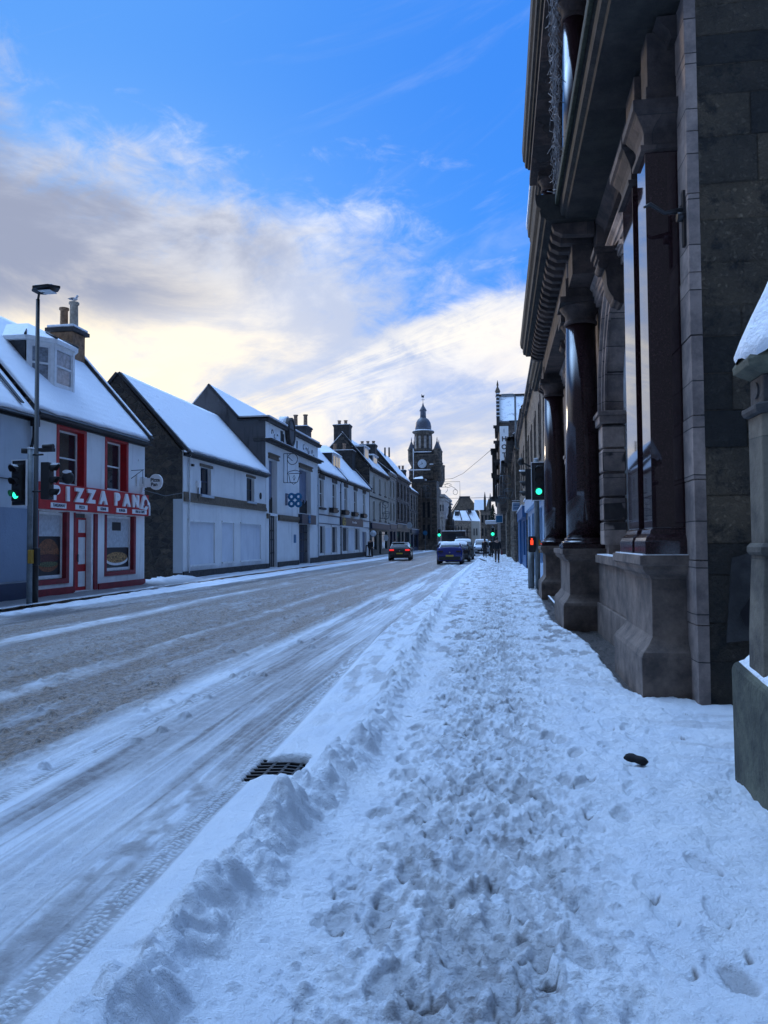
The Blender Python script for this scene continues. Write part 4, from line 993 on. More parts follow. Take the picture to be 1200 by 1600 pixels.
# relief scrolls and traces of old lettering on the parapet band
m = MB(); g = np.random.default_rng(4)
def scroll(u, z, r, a0, a1, t=.022):
    m.tube([(L.X(.02), u+r*(1-.05*k)*math.cos(a0+(a1-a0)*k/14), z+r*(1-.05*k)*math.sin(a0+(a1-a0)*k/14)) for k in range(15)], t, 5)
for u, z, r, a0, a1 in ((44.6, 8.2, .25, 0, 4), (45.2, 8.0, .2, 2, 6), (45.7, 8.15, .14, 0, 3), (49.4, 8.0, .3, 3.4, 6), (52.2, 8.2, .26, 1, 5.5), (52.8, 8.1, .3, 0, 2.5), (53.6, 8.1, .28, 2, 7), (54.6, 8.15, .22, 0, 5), (55.2, 8.0, .2, 3, 6)): scroll(u, z, r, a0, a1)
m.build('relief_scroll', M['grey_render'], c)
m = MB(); L.add(m, 46.45, 46.62, .003, .05, 7.85, 8.6); L.add(m, 46.75, 46.85, .003, .05, 7.95, 8.6); L.add(m, 46.98, 47.12, .003, .05, 7.85, 8.45); L.add(m, 50.3, 50.42, .003, .05, 7.9, 8.45); m.build('relief_upright', M['dark_stone'], c)
for o in ops[:2]:
    L.bx('recessed_panel', 'sign_blue_grey', c, o[0]+.002, o[1]-.002, -.42, -.36, o[2]+.002, o[3]-.002)
    m = MB(); L.add(m, o[0]-.18, o[1]+.18, .003, .10, o[3], o[3]+.10); L.add(m, o[0]-.14, o[1]+.14, .003, .06, o[3]+.10, o[3]+.24); L.add(m, o[0]-.2, o[1]+.2, .003, .14, o[3]+.24, o[3]+.32); m.build('hood_moulding', M['ochre_stone'], c)
    m = MB(); k = 0
    for u in np.arange(o[0]+.1, o[1]-.05, .28): L.add(m, u, u+.16, -.34, -.30, o[2]+.003, o[2]+.75+.25*((k*7) % 3)/2); k += 1
    m.build('broken_boarding', M['dark_stone'], c)
m = MB(); L.add(m, 45.85, 50.75, .003, .07, 2.93, 3.05); L.add(m, 45.85, 50.75, .003, .11, 3.05, 3.3); L.add(m, 43.5, 44.0, .003, .08, 3.0, 3.3); m.build('string_course', M['ochre_stone'], c)
m = MB(); L.add(m, 43.46, 43.95, .003, .05, 0, .35); L.add(m, 45.75, 50.8, .003, .05, 0, .38); L.add(m, 54.0, 56.5, .003, .05, 0, .45); m.build('plinth', M['dark_stone'], c)
for o in ops[2:]:
    gt = MB()
    for u in np.linspace(o[0]+.05, o[1]-.05, int((o[1]-o[0])/.42)+2): L.add(gt, u-.02, u+.02, -.22, -.18, o[2], o[3])
    for z in (o[2]+.05, .95, 1.75, 2.3, o[3]-.06): L.add(gt, o[0]+.02, o[1]-.02, -.225, -.175, z-.03, z+.03)
    gt.build('iron_gate', M['black_metal'], c)
    L.bx('entrance_door', 'sign_blue_grey', c, o[0]+.002, o[1]-.002, -.47, -.42, o[2]+.002, o[3]-.002)
fb = L.bx('fascia_box', 'dark_sign', c, 50.7, 54.7, .004, .28, 2.86, 3.52)
def clover(par, u, z, r, w, axis='x', y=None):
    m = MB()
    for du in (-1, 1):
        for dz in (-1, 1):
            if axis == 'x': m.lathe((w, u+du*r*.95, z+dz*r*.95), [(r, 0), (r, .03), (r*.45, .03), (r*.45, 0)], 20, 'x', cap=False)
            else: m.lathe((u+du*r*.95, y, z+dz*r*.95), [(r, -.03), (r, .03), (r*.38, .03), (r*.38, -.03), (r, -.03)], 20, 'y', cap=False)
    m.build('clover_logo', M['logo_blue'], par)
clover(fb, 52.7, 3.2, .15, L.X(.285))
sg = thing('projecting_sign', 'blue four ring clover sign hanging from a bracket on the parapet building', 'sign', (-13.5, 47.6, 4.4))
clover(sg, -12.88, 4.28, .24, 0, 'y', 47.6)
m = MB(); m.box(-13.49, -13.38, 47.5, 47.7, 3.95, 4.72); m.tube([(-13.5, 47.6, 4.66), (-12.35, 47.6, 4.66)], .03, 6); m.tube([(-12.88, 47.6, 4.66), (-12.88, 47.6, 4.5)], .015, 5); m.build('bracket', M['sign_blue_grey'], sg)
L.bx('blue_notice', 'logo_blue', c, 49.55, 50.05, .003, .03, 1.55, 2.1)
# lantern shaped light motif
def motif(par, ox, oy, oz, k, mt='black_metal', r=.022):
    # stroke picture of a street lantern, in the x-z plane at y=oy
    m = MB()
    def P(pts): m.tube([(ox+a*k, oy, oz+z*k) for a, z in pts], r, 5)
    P([(0, 0), (0, 2.0), (.25, 2.0)]); P([(.25, 0.02), (.25, 2.02)]); P([(0, 0), (.9, 0)]); P([(0, 2.0), (.6, 2.0)])
    P([(.62+.36*math.cos(a), 1.62+.38*math.sin(a)) for a in np.linspace(2.6, -3.6, 20)]+[(.62, 1.5)])
    P([(.25, .55), (.35, .75), (.8, .85), (1.15, .75), (1.25, .62), (.35, .62)]); P([(.35, .6), (.45, .05), (.7, -.12), (.98, .05), (1.15, .62)]); P([(.72, .15), (.65, .35), (.74, .52), (.8, .32), (.72, .15)])
    return m.build('wire_motif', M[mt], par)
mo = thing('light_motif', 'unlit wire street lantern decoration on the white parapet building', 'decoration', (-13.42, 47.0, 5.5))
motif(mo, -13.42, 46.9, 5.35, .92)
chimney(c, -15.1, -13.95, 54.9, 56.3, 8.0, 10.05, pot=((-14.95, 55.5), (-14.2, 55.5)), ph=.95, pr=.17)
# fourth: long white two storey shop with window boxes
d = house_root('painted_shop', 'long white painted brick shop with five upper windows and black window boxes', 'shop', L, 56.5)
up = [(57.0, 58.4, 4.25, 6.45), (61.6, 63.1, 4.25, 6.45), (66.5, 67.8, 4.3, 6.45), (71.0, 72.5, 4.3, 6.45), (75.8, 77.2, 4.3, 6.45)]
gd = [(56.8, 58.5, .72, 2.82), (61.1, 63.1, .72, 2.82), (65.3, 67.8, .78, 2.84), (71.2, 73.5, .82, 2.84), (75.4, 77.8, .12, 2.6)]
L.wall('front_wall', 'white_harl', d, 56.5, 79.6, 0, 6.98, up+gd, .3)
roof_slab('roof', d, (-13.2, 6.95), (-16.3, 10.5), 56.5, 66.3, .12, seed=41); roof_slab('roof', d, (-13.2, 6.95), (-16.3, 10.5), 66.6, 79.5, .12, seed=42)
roof_slab('roof', d, (-19.5, 6.95), (-16.3, 10.5), 56.5, 79.5, .12, seed=43, ny=20)
m = MB(); skew(m, [(-13.2, 7.0), (-16.3, 10.55)], .07, 66.3, 66.6); skew(m, [(-13.3, 7.0), (-16.3, 10.52)], .22, 79.5, 79.8); m.build('gable_skew', M['slate'], d)
m = MB(); skew(m, [(-13.3, 7.25), (-16.3, 10.78)], .06, 79.52, 79.78); m.build('coping_snow', M['snow'], d)
gable('gable_wall', 'grey_render', d, [(-13.53, 0), (-13.53, 6.9), (-16.3, 10.45), (-19.4, 6.9), (-19.4, 0)], 79.3, 79.6)
gutter(L, d, 56.5, 79.7, 6.9, .24)
for o in up:
    L.window(d, *o, rec=.14); L.bx('lintel', 'grey_ashlar', d, o[0]-.2, o[1]+.2, .003, .05, o[3], o[3]+.32); L.bx('window_sill', 'dark_stone', d, o[0]-.2, o[1]+.2, -.14, .18, o[2]-.16, o[2]-.004)
for u in (60.1, 64.9, 69.4, 74.0):
    wb = L.bx('window_box', 'black_metal', d, u, u+1.6, .06, .42, 3.95, 4.3, bevel=.02); L.bx('box_lid', 'slate', wb, u-.05, u+1.65, .04, .46, 4.302, 4.34)
for i, o in enumerate(gd[:4]):
    L.window(d, *o, rec=.16, mt='navy_paint', mull=1, sash=False)
    if i % 2 == 0: L.bx('blind_panel', 'board_paint', d, o[1]+.45, gd[i+1][0]-.45, .003, .035, .75, 2.7)
m = MB(); L.add(m, 56.6, 79.5, .003, .05, 3.66, 3.74); L.add(m, 56.6, 64.5, .003, .04, 3.0, 3.05); L.add(m, 75.2, 79.5, .003, .04, 3.0, 3.05); m.build('string_course', M['navy_paint'], d)
L.bx('plinth', 'dark_stone', d, 56.5, 79.6, .003, .06, 0, .55)
L.bx('door', 'sign_blue_grey', d, 75.42, 77.78, -.26, -.22, .12, 2.58)
m = MB()
for o in gd[:4]: L.add(m, o[0]-.16, o[0]-.005, .003, .06, .6, 2.84); L.add(m, o[1]+.005, o[1]+.16, .003, .06, .6, 2.84); L.add(m, o[0]-.16, o[1]+.16, .003, .07, 2.85, 2.97)
m.build('window_trim', M['timber_white'], d)
fs = L.bx('fascia_sign', 'dark_sign', d, 64.4, 75.0, .004, .16, 3.02, 3.66)
m = MB(); m.lathe((L.X(.165), 65.5, 3.32), [(.36, 0), (.36, .04)], 24, 'x', 1.9, 1.1); m.build('round_badge', M['sign_yellow'], fs)
m = MB(); m.lathe((L.X(.206), 65.3, 3.42), [(.09, 0), (.09, .01)], 10, 'x', 1.6, 1); m.lathe((L.X(.206), 65.85, 3.42), [(.09, 0), (.09, .01)], 10, 'x', 1.6, 1); m.lathe((L.X(.206), 65.55, 3.2), [(.1, 0), (.1, .01)], 10, 'x', 2, .7); m.build('badge_print', M['poster_black'], fs)
m = MB(); u = 69.3
for w_, hh in ((.34, .2), (.2, .13), (.2, .13), (.16, .16), (.2, .13), (.3, .2), (.2, .13), (.18, .13)): L.add(m, u, u+w_*.8, .165, .18, 3.3, 3.3+hh); u += w_+.06
m.build('worn_print', M['sign_white'], fs)
L.bx('cornice_snow', 'snow', d, 64.3, 75.1, .003, .22, 2.93, 2.99)
for u in (57.3, 64.6): downpipe(L, d, u-1.0 if u < 60 else u, .5, 6.8, .07, 'pale_blue_paint' if u < 60 else 'black_metal')
chimney(d, -17.3, -14.9, 77.6, 79.3, 7.5, 10.95, pot=((-16.9, 78.4), (-15.9, 78.4)), ph=.8, pr=.2)
# dormer with a snowy roof
dm = bx('dormer', M['slate'], d, -16.2, -14.35, 65.2, 68.6, 8.2, 9.35)
w = MB(); w.box(-14.35, -14.28, 65.3, 68.5, 7.75, 9.35); w.build('dormer_front', M['timber_white'], dm)
w = MB()
for u in (65.5, 66.55, 67.6): w.box(-14.28, -14.262, u, u+.8, 8.0, 9.15)
w.build('dormer_pane', M['window_glass'], dm)
w = MB(); w.add([(-14.1, 65.0, 9.36), (-14.1, 68.8, 9.36), (-17, 68.8, 9.36), (-17, 65.0, 9.36), (-15.1, 66.3, 10.15), (-17, 66.3, 10.15), (-15.1, 67.5, 10.15), (-17, 67.5, 10.15)], [(0, 1, 6, 4), (1, 2, 7, 6), (3, 0, 4, 5), (4, 6, 7, 5), (0, 1, 2, 3)]); w.build('dormer_roof', M['snow'], dm)
gl = thing('globe_lamp', 'white globe lamp on a bracket at the far end of the painted shop', 'lamp', (-13.4, 79.0, 2.4))
m = MB(); m.lathe((-13.0, 79, 2.45), [(.02, -.33), (.2, -.27), (.32, -.1), (.34, 0), (.32, .1), (.2, .27), (.02, .33)], 20, 'z'); m.build('globe', M['clock_white'], gl)
m = MB(); m.tube([(-13.5, 79, 2.9), (-13.0, 79, 2.92), (-13.0, 79, 2.75)], .035, 6); m.lathe((-13.0, 79.02, 2.45), [(.37, -.03), (.37, .03), (.33, .03), (.33, -.03)], 20, 'y'); m.build('bracket', M['black_metal'], gl)
ab = thing('pavement_board', 'black framed pavement board standing by the painted shop doorway', 'sign', (-13.0, 76.2, .05))
m = MB()
for s_ in (-1, 1): m.prism([(-13.3, 76.2+s_*.25, .05), (-12.6, 76.2+s_*.25, .05), (-12.6, 76.2+s_*.03, 1.25), (-13.3, 76.2+s_*.03, 1.25)], (0, .03*s_, 0))
m.build('board', M['poster_black'], ab)
m = MB(); m.prism([(-13.2, 75.945, .2), (-12.7, 75.945, .2), (-12.7, 76.14, 1.15), (-13.2, 76.14, 1.15)], (0, -.02, 0)); m.build('poster', M['sign_white'], ab)

# generic town house
def town_house(name, label, cat, F, u0, u1, eave, mt, ops_up, shop=None, ridge=3.2, rise=3.2, depth=6.2, gm='grey_render', trim=None, roof=True, winmt='timber_white', pots_n=(), string=(), group=None, back=True, base='dark_stone'):
    h = house_root(name, label, cat, F, u0, group)
    ops = list(ops_up)
    F.wall('front_wall', mt, h, u0, u1, 0 if not shop else shop['top'], eave, ops, .3)
    if shop:
        F.wall('shopfront', shop['mt'], h, u0, u1, 0, shop['top']-.003, shop['ops'], .3, .03)
        for o in shop['ops']: F.window(h, *o, rec=.1, mt=shop['mt'], sash=False, mull=1, name='shop_window')
        F.bx('fascia', shop.get('fm', shop['mt']), h, u0+.2, u1-.2, .034, .2, shop['top']-.75, shop['top']-.12)
        F.bx('fascia_snow', 'snow', h, u0+.15, u1-.15, .034, .26, shop['top']-.118, shop['top']-.06)
    else: F.bx('plinth', base, h, u0, u1, .003, .05, 0, .5)
    for o in ops: F.window(h, *o, rec=.14, mt=winmt, sill=trim or 'dark_stone')
    if trim:
        m = MB()
        for o in ops: F.add(m, o[0]-.14, o[0]-.004, .003, .04, o[2]-.0, o[3]); F.add(m, o[1]+.004, o[1]+.14, .003, .04, o[2], o[3]); F.add(m, o[0]-.14, o[1]+.14, .003, .045, o[3]+.003, o[3]+.2)
        m.build('window_margin', M[trim], h)
    if string:
        m = MB()
        for z in string: F.add(m, u0, u1, .003, .08, z, z+.12)
        m.build('string_course', M[trim or 'dark_stone'], h)
    gs = [(F.X(-.02), 0), (F.X(-.02), eave-.05), (F.X(-ridge), eave+rise-.1), (F.X(-depth), eave-.05), (F.X(-depth), 0)]
    if not roof: gs = [(F.X(-.02), 0), (F.X(-.02), eave-.05), (F.X(-depth), eave-.05), (F.X(-depth), 0)]
    gable('gable_wall', gm, h, gs, u0-.02, u0+.3); gable('gable_wall', gm, h, gs, u1-.3, u1-.01)
    if roof:
        ny = max(6, int((u1-u0)*1.5))
        roof_slab('roof', h, (F.X(.25), eave), (F.X(-ridge), eave+rise), u0, u1, .12, seed=int(u0*3) % 50+50, ny=ny)
        if back: roof_slab('roof', h, (F.X(-depth-.2), eave), (F.X(-ridge), eave+rise), u0, u1, .12, seed=int(u0*5) % 50+50, ny=ny)
        m = MB(); skew(m, [(F.X(.12), eave+.02), (F.X(-ridge), eave+rise+.02)], .16, u0-.05, u0+.2); m.build('gable_skew', M['slate'], h)
        m = MB(); skew(m, [(F.X(.12), eave+.19), (F.X(-ridge), eave+rise+.19)], .07, u0-.03, u0+.18); m.build('coping_snow', M['snow'], h)
    m = MB(); F.add(m, u0, u1, .003, .28, eave-.16, eave-.03); F.add(m, u0, u1, .003, .15, eave-.32, eave-.163); m.build('cornice', M[trim or 'dark_stone'], h)
    return h
def wins(u0, u1, n, z0, z1, w=1.0, off=.0):
    st = (u1-u0)/n; return [(u0+st*(i+.5)-w/2+off, u0+st*(i+.5)+w/2+off, z0, z1) for i in range(n)]
e = town_house('cream_house', 'cream three storey house with a tall dark gable and teal shopfront', 'house', L, 80.0, 93.6, 9.45, 'cream_paint', wins(80.5, 93.2, 3, 7.0, 8.75, 1.3)+wins(80.5, 93.2, 3, 4.0, 6.0, 1.3),
    {'mt': 'teal_grey_paint', 'top': 3.75, 'ops': [(81.3, 84.3, .7, 2.8), (86, 87.3, .15, 2.8), (88.5, 92.3, .7, 2.8)], 'fm': 'navy_paint'}, ridge=3.0, rise=3.7, gm='dark_rubble', string=(6.35,))
chimney(e, -17.4, -15.7, 80.1, 81.4, 11.6, 14.0, pot=((-16.9, 80.7), (-16.2, 80.7)), ph=.55, pr=.2)
def box_dormer(par, F, u0, u1, w0, z0, z1, wmt='timber_white', depth=2.4):
    dm = F.bx('dormer', 'slate', par, u0, u1, w0-depth, w0, z0, z1)
    F.bx('dormer_front', wmt, dm, u0+.003, u1-.003, w0+.003, w0+.05, z0, z1-.003)
    F.bx('dormer_pane', 'window_glass', dm, u0+.25, u1-.25, w0+.051, w0+.065, z0+.3, z1-.2)
    F.bx('dormer_roof', 'snow', dm, u0-.15, u1+.15, w0-depth, w0+.2, z1+.003, z1+.16, bevel=.03)
    return dm
box_dormer(e, L, 81.6, 84.4, -.9, 9.9, 11.9); box_dormer(e, L, 87.5, 90.5, -.9, 9.9, 11.6); 
chimney(e, -16.8, -14.8, 91.6, 93.2, 11.5, 13.3, pot=((-16.5, 92.4), (-15.8, 92.4), (-15.1, 92.4)), ph=.5, pr=.2)
town_house('narrow_cream_building', 'narrow cream building with ornate cornice, between the cream house and dark block', 'building', L, 93.8, 100.4, 10.2, 'cream_paint', wins(94.2, 100.0, 2, 7.3, 9.2, 1.2)+wins(94.2, 100.0, 2, 4.3, 6.4, 1.2),
    {'mt': 'navy_paint', 'top': 3.9, 'ops': [(94.6, 97, .6, 2.9), (97.8, 99.7, .15, 2.9)]}, trim='pale_ashlar', rise=2.6, gm='dark_rubble', string=(9.6, 6.9))
f1 = town_house('stone_building', 'dark stone three storey block with a tall blind gable and snowy roof edge', 'building', L, 100.6, 116.6, 10.5, 'grey_ashlar', wins(101, 116.2, 4, 7.6, 9.6, 1.3)+wins(101, 116.2, 4, 4.6, 6.9, 1.3),
    {'mt': 'teal_grey_paint', 'top': 4.1, 'ops': [(101.5, 105, .6, 3.0), (106, 108.5, .15, 3.0), (110, 115.5, .6, 3.0)]}, trim='grey_ashlar', rise=4.0, ridge=3.2, gm='dark_rubble', string=(4.3,))
for x in (-16.0, -15.4): MB().tube([(x, 108, 13.6), (x, 108, 15.0)], .12, 8).build('flue', M['dark_stone'], f1)
f2 = town_house('stone_building', 'lower brownish stone block between the dark block and the clock tower', 'building', L, 116.8, 128.5, 9.55, 'brown_ashlar', wins(117.2, 128.2, 3, 6.7, 8.8, 1.3)+wins(117.2, 128.2, 3, 3.9, 6.0, 1.3),
    {'mt': 'navy_paint', 'top': 3.6, 'ops': [(117.5, 120.5, .6, 2.7), (122, 127.5, .6, 2.7)]}, trim='grey_ashlar', rise=2.8, string=(6.3,))
chimney(f2, -17.0, -15.4, 127.0, 128.2, 10.5, 13.4, pot=((-16.5, 127.6), (-15.9, 127.6)), ph=.8, pr=.22)
# hanging shop signs along the left row
for lab, y, x, z, w_, h_, mt in (('small white hanging sign on the dark stone block', 109.5, -12.75, 3.9, .8, .9, 'clock_white'), ('round white hanging sign by the cream house shopfront', 84.6, -12.5, 2.0, .55, .7, 'clock_white')):
    s_ = thing('hanging_sign', lab, 'sign', (x, y, z-h_))
    m = MB(); m.lathe((x, y, z), [(.5, -.04), (.5, .04)], 20, 'y', w_, h_); m.build('sign_face', M[mt], s_)
    m = MB(); m.tube([(-13.5, y, z+h_*.55), (x+w_*.5, y, z+h_*.55)], .03, 6); m.build('bracket', M['black_metal'], s_)

# ------------------------------------------------------------------ CLOCK TOWER
t_ = thing('clock_tower', 'tall dark stone town clock tower with dome, corner turrets and white clock face', 'clock tower', (-12.9, 136, 0))
ty = 135.0; tx0, tx1 = -15.3, -10.7; cx = (tx0+tx1)/2; cy = ty+2.4
bx('lower_block', M['tower_stone'], t_, -14.4, -10.4, 129.6, 134.8, 0, 11.6)
m = MB(); m.box(-14.6, -10.3, 129.4, 134.8, 11.603, 11.85); m.box(-14.55, -12.4, 129.4, 129.8, 11.85, 12.2); m.build('lower_block_coping', M['dark_stone'], t_)
m = MB(); m.prism([(-14.5, 129.5, 11.86), (-12.6, 129.5, 11.86), (-13.2, 133.5, 12.8), (-14.5, 133.5, 12.6)], (0, 0, .18)); m.box(-14.2, -12.2, 129.6, 131, 11.86, 12.15); m.build('lower_snow', M['snow'], t_)
bx('shaft', M['tower_stone'], t_, tx0, tx1, ty, ty+4.8, 0, 17.0)
m = MB()
for x in (-13.0, -12.2, -11.4): m.box(x-.12, x+.12, 129.35, 129.599, 1.2, 10.6)
m.build('buttress_strip', M['grey_ashlar'], t_)
m = MB()
for x in (-12.6, -11.8): m.box(x-.2, x+.2, 129.56, 129.598, 2, 4.4); m.box(x-.2, x+.2, 129.56, 129.598, 5.6, 8.2)
m.build('slit_window', M['window_glass'], t_)
m = MB()
m.box(tx0-.45, tx1+.55, ty-.5, ty+5.2, 12.55, 13.0); m.box(tx0-.35, tx1+.45, ty-.4, ty+5.1, 13.003, 14.1)
for x in np.arange(tx0-.3, tx1+.4, .55): m.box(x, x+.28, ty-.42, ty-.003, 12.1, 12.547)
m.build('corbelled_parapet', M['tower_stone'], t_)
m = MB(); m.box(tx0-.5, tx0+3.4, ty-.55, ty-.2, 14.103, 14.3); m.box(tx0+3.3, tx1+.5, ty-.5, ty-.2, 15.103, 15.25); m.build('parapet_snow', M['snow'], t_)
m = MB()
for (x, y) in ((tx1+.15, ty-.1), (tx1+.15, ty+4.8)): m.lathe((x, y, 0), [(.3, 11.4), (.85, 12.6), (.85, 15.1), (.9, 15.12), (.9, 15.4), (.6, 15.45)], 12)
m.lathe((tx0, ty+4.8, 0), [(.3, 12), (.8, 12.9), (.8, 14.9), (.6, 15)], 12)
m.build('corner_bartizan', M['tower_stone'], t_)
m = MB(); m.box(tx0+.3, tx1-.3, ty+.35, ty+4.4, 17.003, 17.35); m.box(tx0+.2, tx0+1.2, ty+.1, ty+.6, 17.35, 17.7); m.box(tx1-1.2, tx1-.2, ty+.1, ty+.6, 17.35, 17.8); m.build('stage_coping', M['dark_stone'], t_)
m = MB(); m.box(tx0+.5, tx1-1.0, ty+.0, ty+.34, 17.36, 17.5); m.box(tx0+.6, tx1-.6, ty+.36, ty+1, 17.352, 17.44); m.build('ledge_snow', M['snow'], t_)
tr = MB(); ts = MB()
for (x, y) in ((tx0+.02, ty+.35), (tx1-.02, ty+.35), (tx0+.02, ty+4.4), (tx1-.02, ty+4.4)):
    tr.lathe((x, y, 0), [(.1, 14.9), (.62, 15.9), (.62, 17.7), (.7, 17.72), (.7, 17.95), (.0, 17.96)], 12)
    ts.lathe((x, y, 0), [(.62, 17.96), (.06, 19.4), (.1, 19.5), (.02, 20.1)], 12)
tr.build('turret', M['tower_stone'], t_); ts.build('turret_cone', M['lead'], t_)
m = MB(); m.lathe((cx-.35, cy, 0), [(1.75, 17.3), (1.68, 17.6), (1.62, 20.9), (2.0, 21.1), (2.05, 21.3), (1.6, 21.35)], 10, smooth=False, rot=.31); m.build('drum', M['tower_stone'], t_)
m = MB()
for k in range(10):
    a = 2*math.pi*(k+.5)/10+.31; r = 1.57; X = cx-.35+math.cos(a)*r; Y = cy+math.sin(a)*r; u = Vector((-math.sin(a), math.cos(a), 0)); n = Vector((math.cos(a), math.sin(a), 0))
    q = [Vector((X, Y, 0))+u*sx+n*sn for sx, sn in ((-.22, 0), (.22, 0), (.22, .04), (-.22, .04))]; m.prism([(v.x, v.y, 18.2) for v in q], (0, 0, 2.2))
m.build('belfry_louvre', M['pale_ashlar'], t_)
m = MB(); m.lathe((cx-.35, cy, 0), [(2.0, 21.33), (1.9, 21.45), (1.5, 21.6)], 20); m.build('drum_snow', M['snow'], t_)
m = MB(); m.lathe((cx-.35, cy, 0), [(1.45, 21.5), (1.47, 22.2), (1.35, 22.9), (1.0, 23.5), (.55, 23.85), (.5, 23.9)], 24); m.build('dome', M['lead'], t_)
m = MB(); m.lathe((cx-.35, cy, 0), [(.56, 23.8), (.5, 25.0), (.68, 25.1), (.55, 25.4), (.2, 26.0), (.04, 26.6), (.03, 28.0)], 12); m.build('lantern', M['lead'], t_)
m = MB(); m.box(cx-.65, cx-.05, cy-.02, cy+.02, 27.1, 27.16); m.prism([(cx-.65, cy, 27.6), (cx-.2, cy, 27.5), (cx-.1, cy, 28.1), (cx-.35, cy, 27.8), (cx-.6, cy, 28.2)], (0, .05, 0)); m.build('weathervane', M['black_metal'], t_)
ck = bx('clock', M['dark_stone'], t_, cx-1.25, cx+.45, ty-.06, ty-.003, 14.35, 16.0)
ccx, ccz = cx-.35, 15.3
m = MB(); m.lathe((ccx, ty-.07, ccz), [(.78, 0), (.78, -.06)], 32, 'y'); m.build('dial', M['clock_white'], ck)
def hand(a, l, w):
    a = R(a); u = Vector((math.sin(a), 0, math.cos(a))); n = Vector((u.z, 0, -u.x)); b = Vector((ccx, ty-.15, ccz))
    return [b-u*.1-n*w, b-u*.1+n*w, b+u*l+n*w*.4, b+u*l-n*w*.4]
m = MB(); m.prism(hand(350, .42, .05), (0, .01, 0)); m.prism(hand(240, .62, .04), (0, .012, 0))
for k in range(12): a = R(30*k); m.box(ccx+.66*math.sin(a)-.025, ccx+.66*math.sin(a)+.025, ty-.14, ty-.131, ccz+.66*math.cos(a)-.035, ccz+.66*math.cos(a)+.035)
m.build('clock_hands', M['poster_black'], ck)
m = MB(); m.tube([(-14.7, 133, 12), (-14.7, 133, 17.8)], .07, 6); m.build('flagpole', M['timber_white'], t_)

# ------------------------------------------------------------------ FAR END OF THE STREET
w_ = thing('classical_building', 'pale classical building with balustrade just beyond the clock tower', 'building', (-13, 168, 0))
LW = Fac(-11.4, 1)
LW.wall('front_wall', 'pale_ashlar', w_, 160, 185, 0, 10.2, wins(161, 184, 6, 7.5, 9.0, 1.1)+wins(161, 184, 6, 3.4, 6.5, 1.6), .3)
gable('end_wall', 'pale_ashlar', w_, [(-11.42, 0), (-11.42, 10.2), (-19, 10.2), (-19, 0)], 159.9, 160.3)
m = MB(); m.box(-19, -11.0, 159.5, 185, 10.2, 10.5); m.box(-19, -11.15, 159.7, 185, 10.9, 11.4)
for x in np.arange(-15, -11.2, .5): m.box(x, x+.18, 159.8, 160.0, 10.5, 10.9)
m.box(-13.2, -12.0, 159.9, 161, 11.4, 12.2); m.prism([(-13.4, 159.9, 12.2), (-11.9, 159.9, 12.2), (-12.6, 159.9, 12.9)], (0, 1, 0)); m.build('balustrade', M['pale_ashlar'], w_)
m = MB()
for i in range(4): m.box(-13.3+i*.55, -13.05+i*.55, 159.87, 159.897, 7.8, 9.2)
m.build('window', M['window_glass'], w_)
m = MB()
for i in range(5): m.lathe((-13.6+i*.55, 159.75, 0), [(.14, 2), (.12, 6.5)], 8)
m.box(-14, -11.2, 159.6, 159.9, 6.6, 7.1); m.build('colonnade', M['pale_ashlar'], w_)
# tall gabled block closing the street
fg = thing('gabled_block', 'brown stone block with a broad chimney gable closing the far end of the street', 'building', (-9, 206, 0))
gable('gable_wall', 'brown_rubble', fg, [(-13, 0), (-13, 9.2), (-11.4, 11.6), (-10.5, 13.2), (-8.0, 13.2), (-6.6, 11.3), (-5.2, 9.3), (-5.2, 0)], 209.6, 210)
m = MB(); m.box(-10.7, -7.8, 209.3, 210.5, 13.2, 13.75); m.build('chimney', M['dark_stone'], fg)
m = MB(); skew(m, [(-5.0, 9.2), (-8.0, 13.2)], .22, 209.4, 209.9); skew(m, [(-13.1, 9.2), (-10.5, 13.2)], .22, 209.4, 209.9); m.build('gable_skew', M['slate'], fg)
lr = thing('low_terrace', 'low stone terrace with a snowy ribbed roof in front of the gabled block', 'building', (-9, 200, 0))
bx('wall', M['brown_ashlar'], lr, -11.9, -7.2, 200, 204, 0, 7.0); bx('pale_wall', M['cream_paint'], lr, -7.2, -5.0, 200.2, 204, 0, 6.8)
m = MB(); m.add([(-12.1, 199.8, 7.0), (-4.8, 199.8, 6.7), (-6.3, 203.5, 9.6), (-11.6, 203.5, 9.6)], [(0, 1, 2, 3)]); m.add([(-12.1, 199.8, 6.9), (-4.8, 199.8, 6.6), (-6.3, 203.5, 9.5), (-11.6, 203.5, 9.5)], [(0, 1, 2, 3)]); m.build('roof', M['snow'], lr)
m = MB(); m.tube([(-9.6, 199.8, 7.05), (-10.4, 203.3, 9.6)], .12, 6); m.tube([(-7.2, 199.8, 6.95), (-8.6, 203.3, 9.6)], .12, 6); m.box(-11.5, -10.4, 201.5, 203, 8.2, 9.4); m.box(-8.2, -7.2, 202, 203.2, 9.0, 10.0); m.build('roof_rib', M['slate'], lr)
m = MB()
for x in (-11.3, -10.6, -9.9): m.box(x, x+.3, 199.95, 199.998, 3.6, 5.4)
for x in (-8.4, -6.6, -5.9): m.box(x, x+.28, 199.95, 199.998, 3.0, 4.8)
m.build('window', M['window_glass'], lr)
rt = thing('turreted_building', 'tall stone building with spiky gable finials right of the gabled block', 'building', (-3.5, 206, 0))
bx('wall', M['brown_ashlar'], rt, -5.0, -1.9, 205.5, 215, 0, 9.8)
gable('gable_wall', 'brown_ashlar', rt, [(-3.6, 9.8), (-2.7, 13.0), (-1.9, 9.8)], 205.4, 205.9)
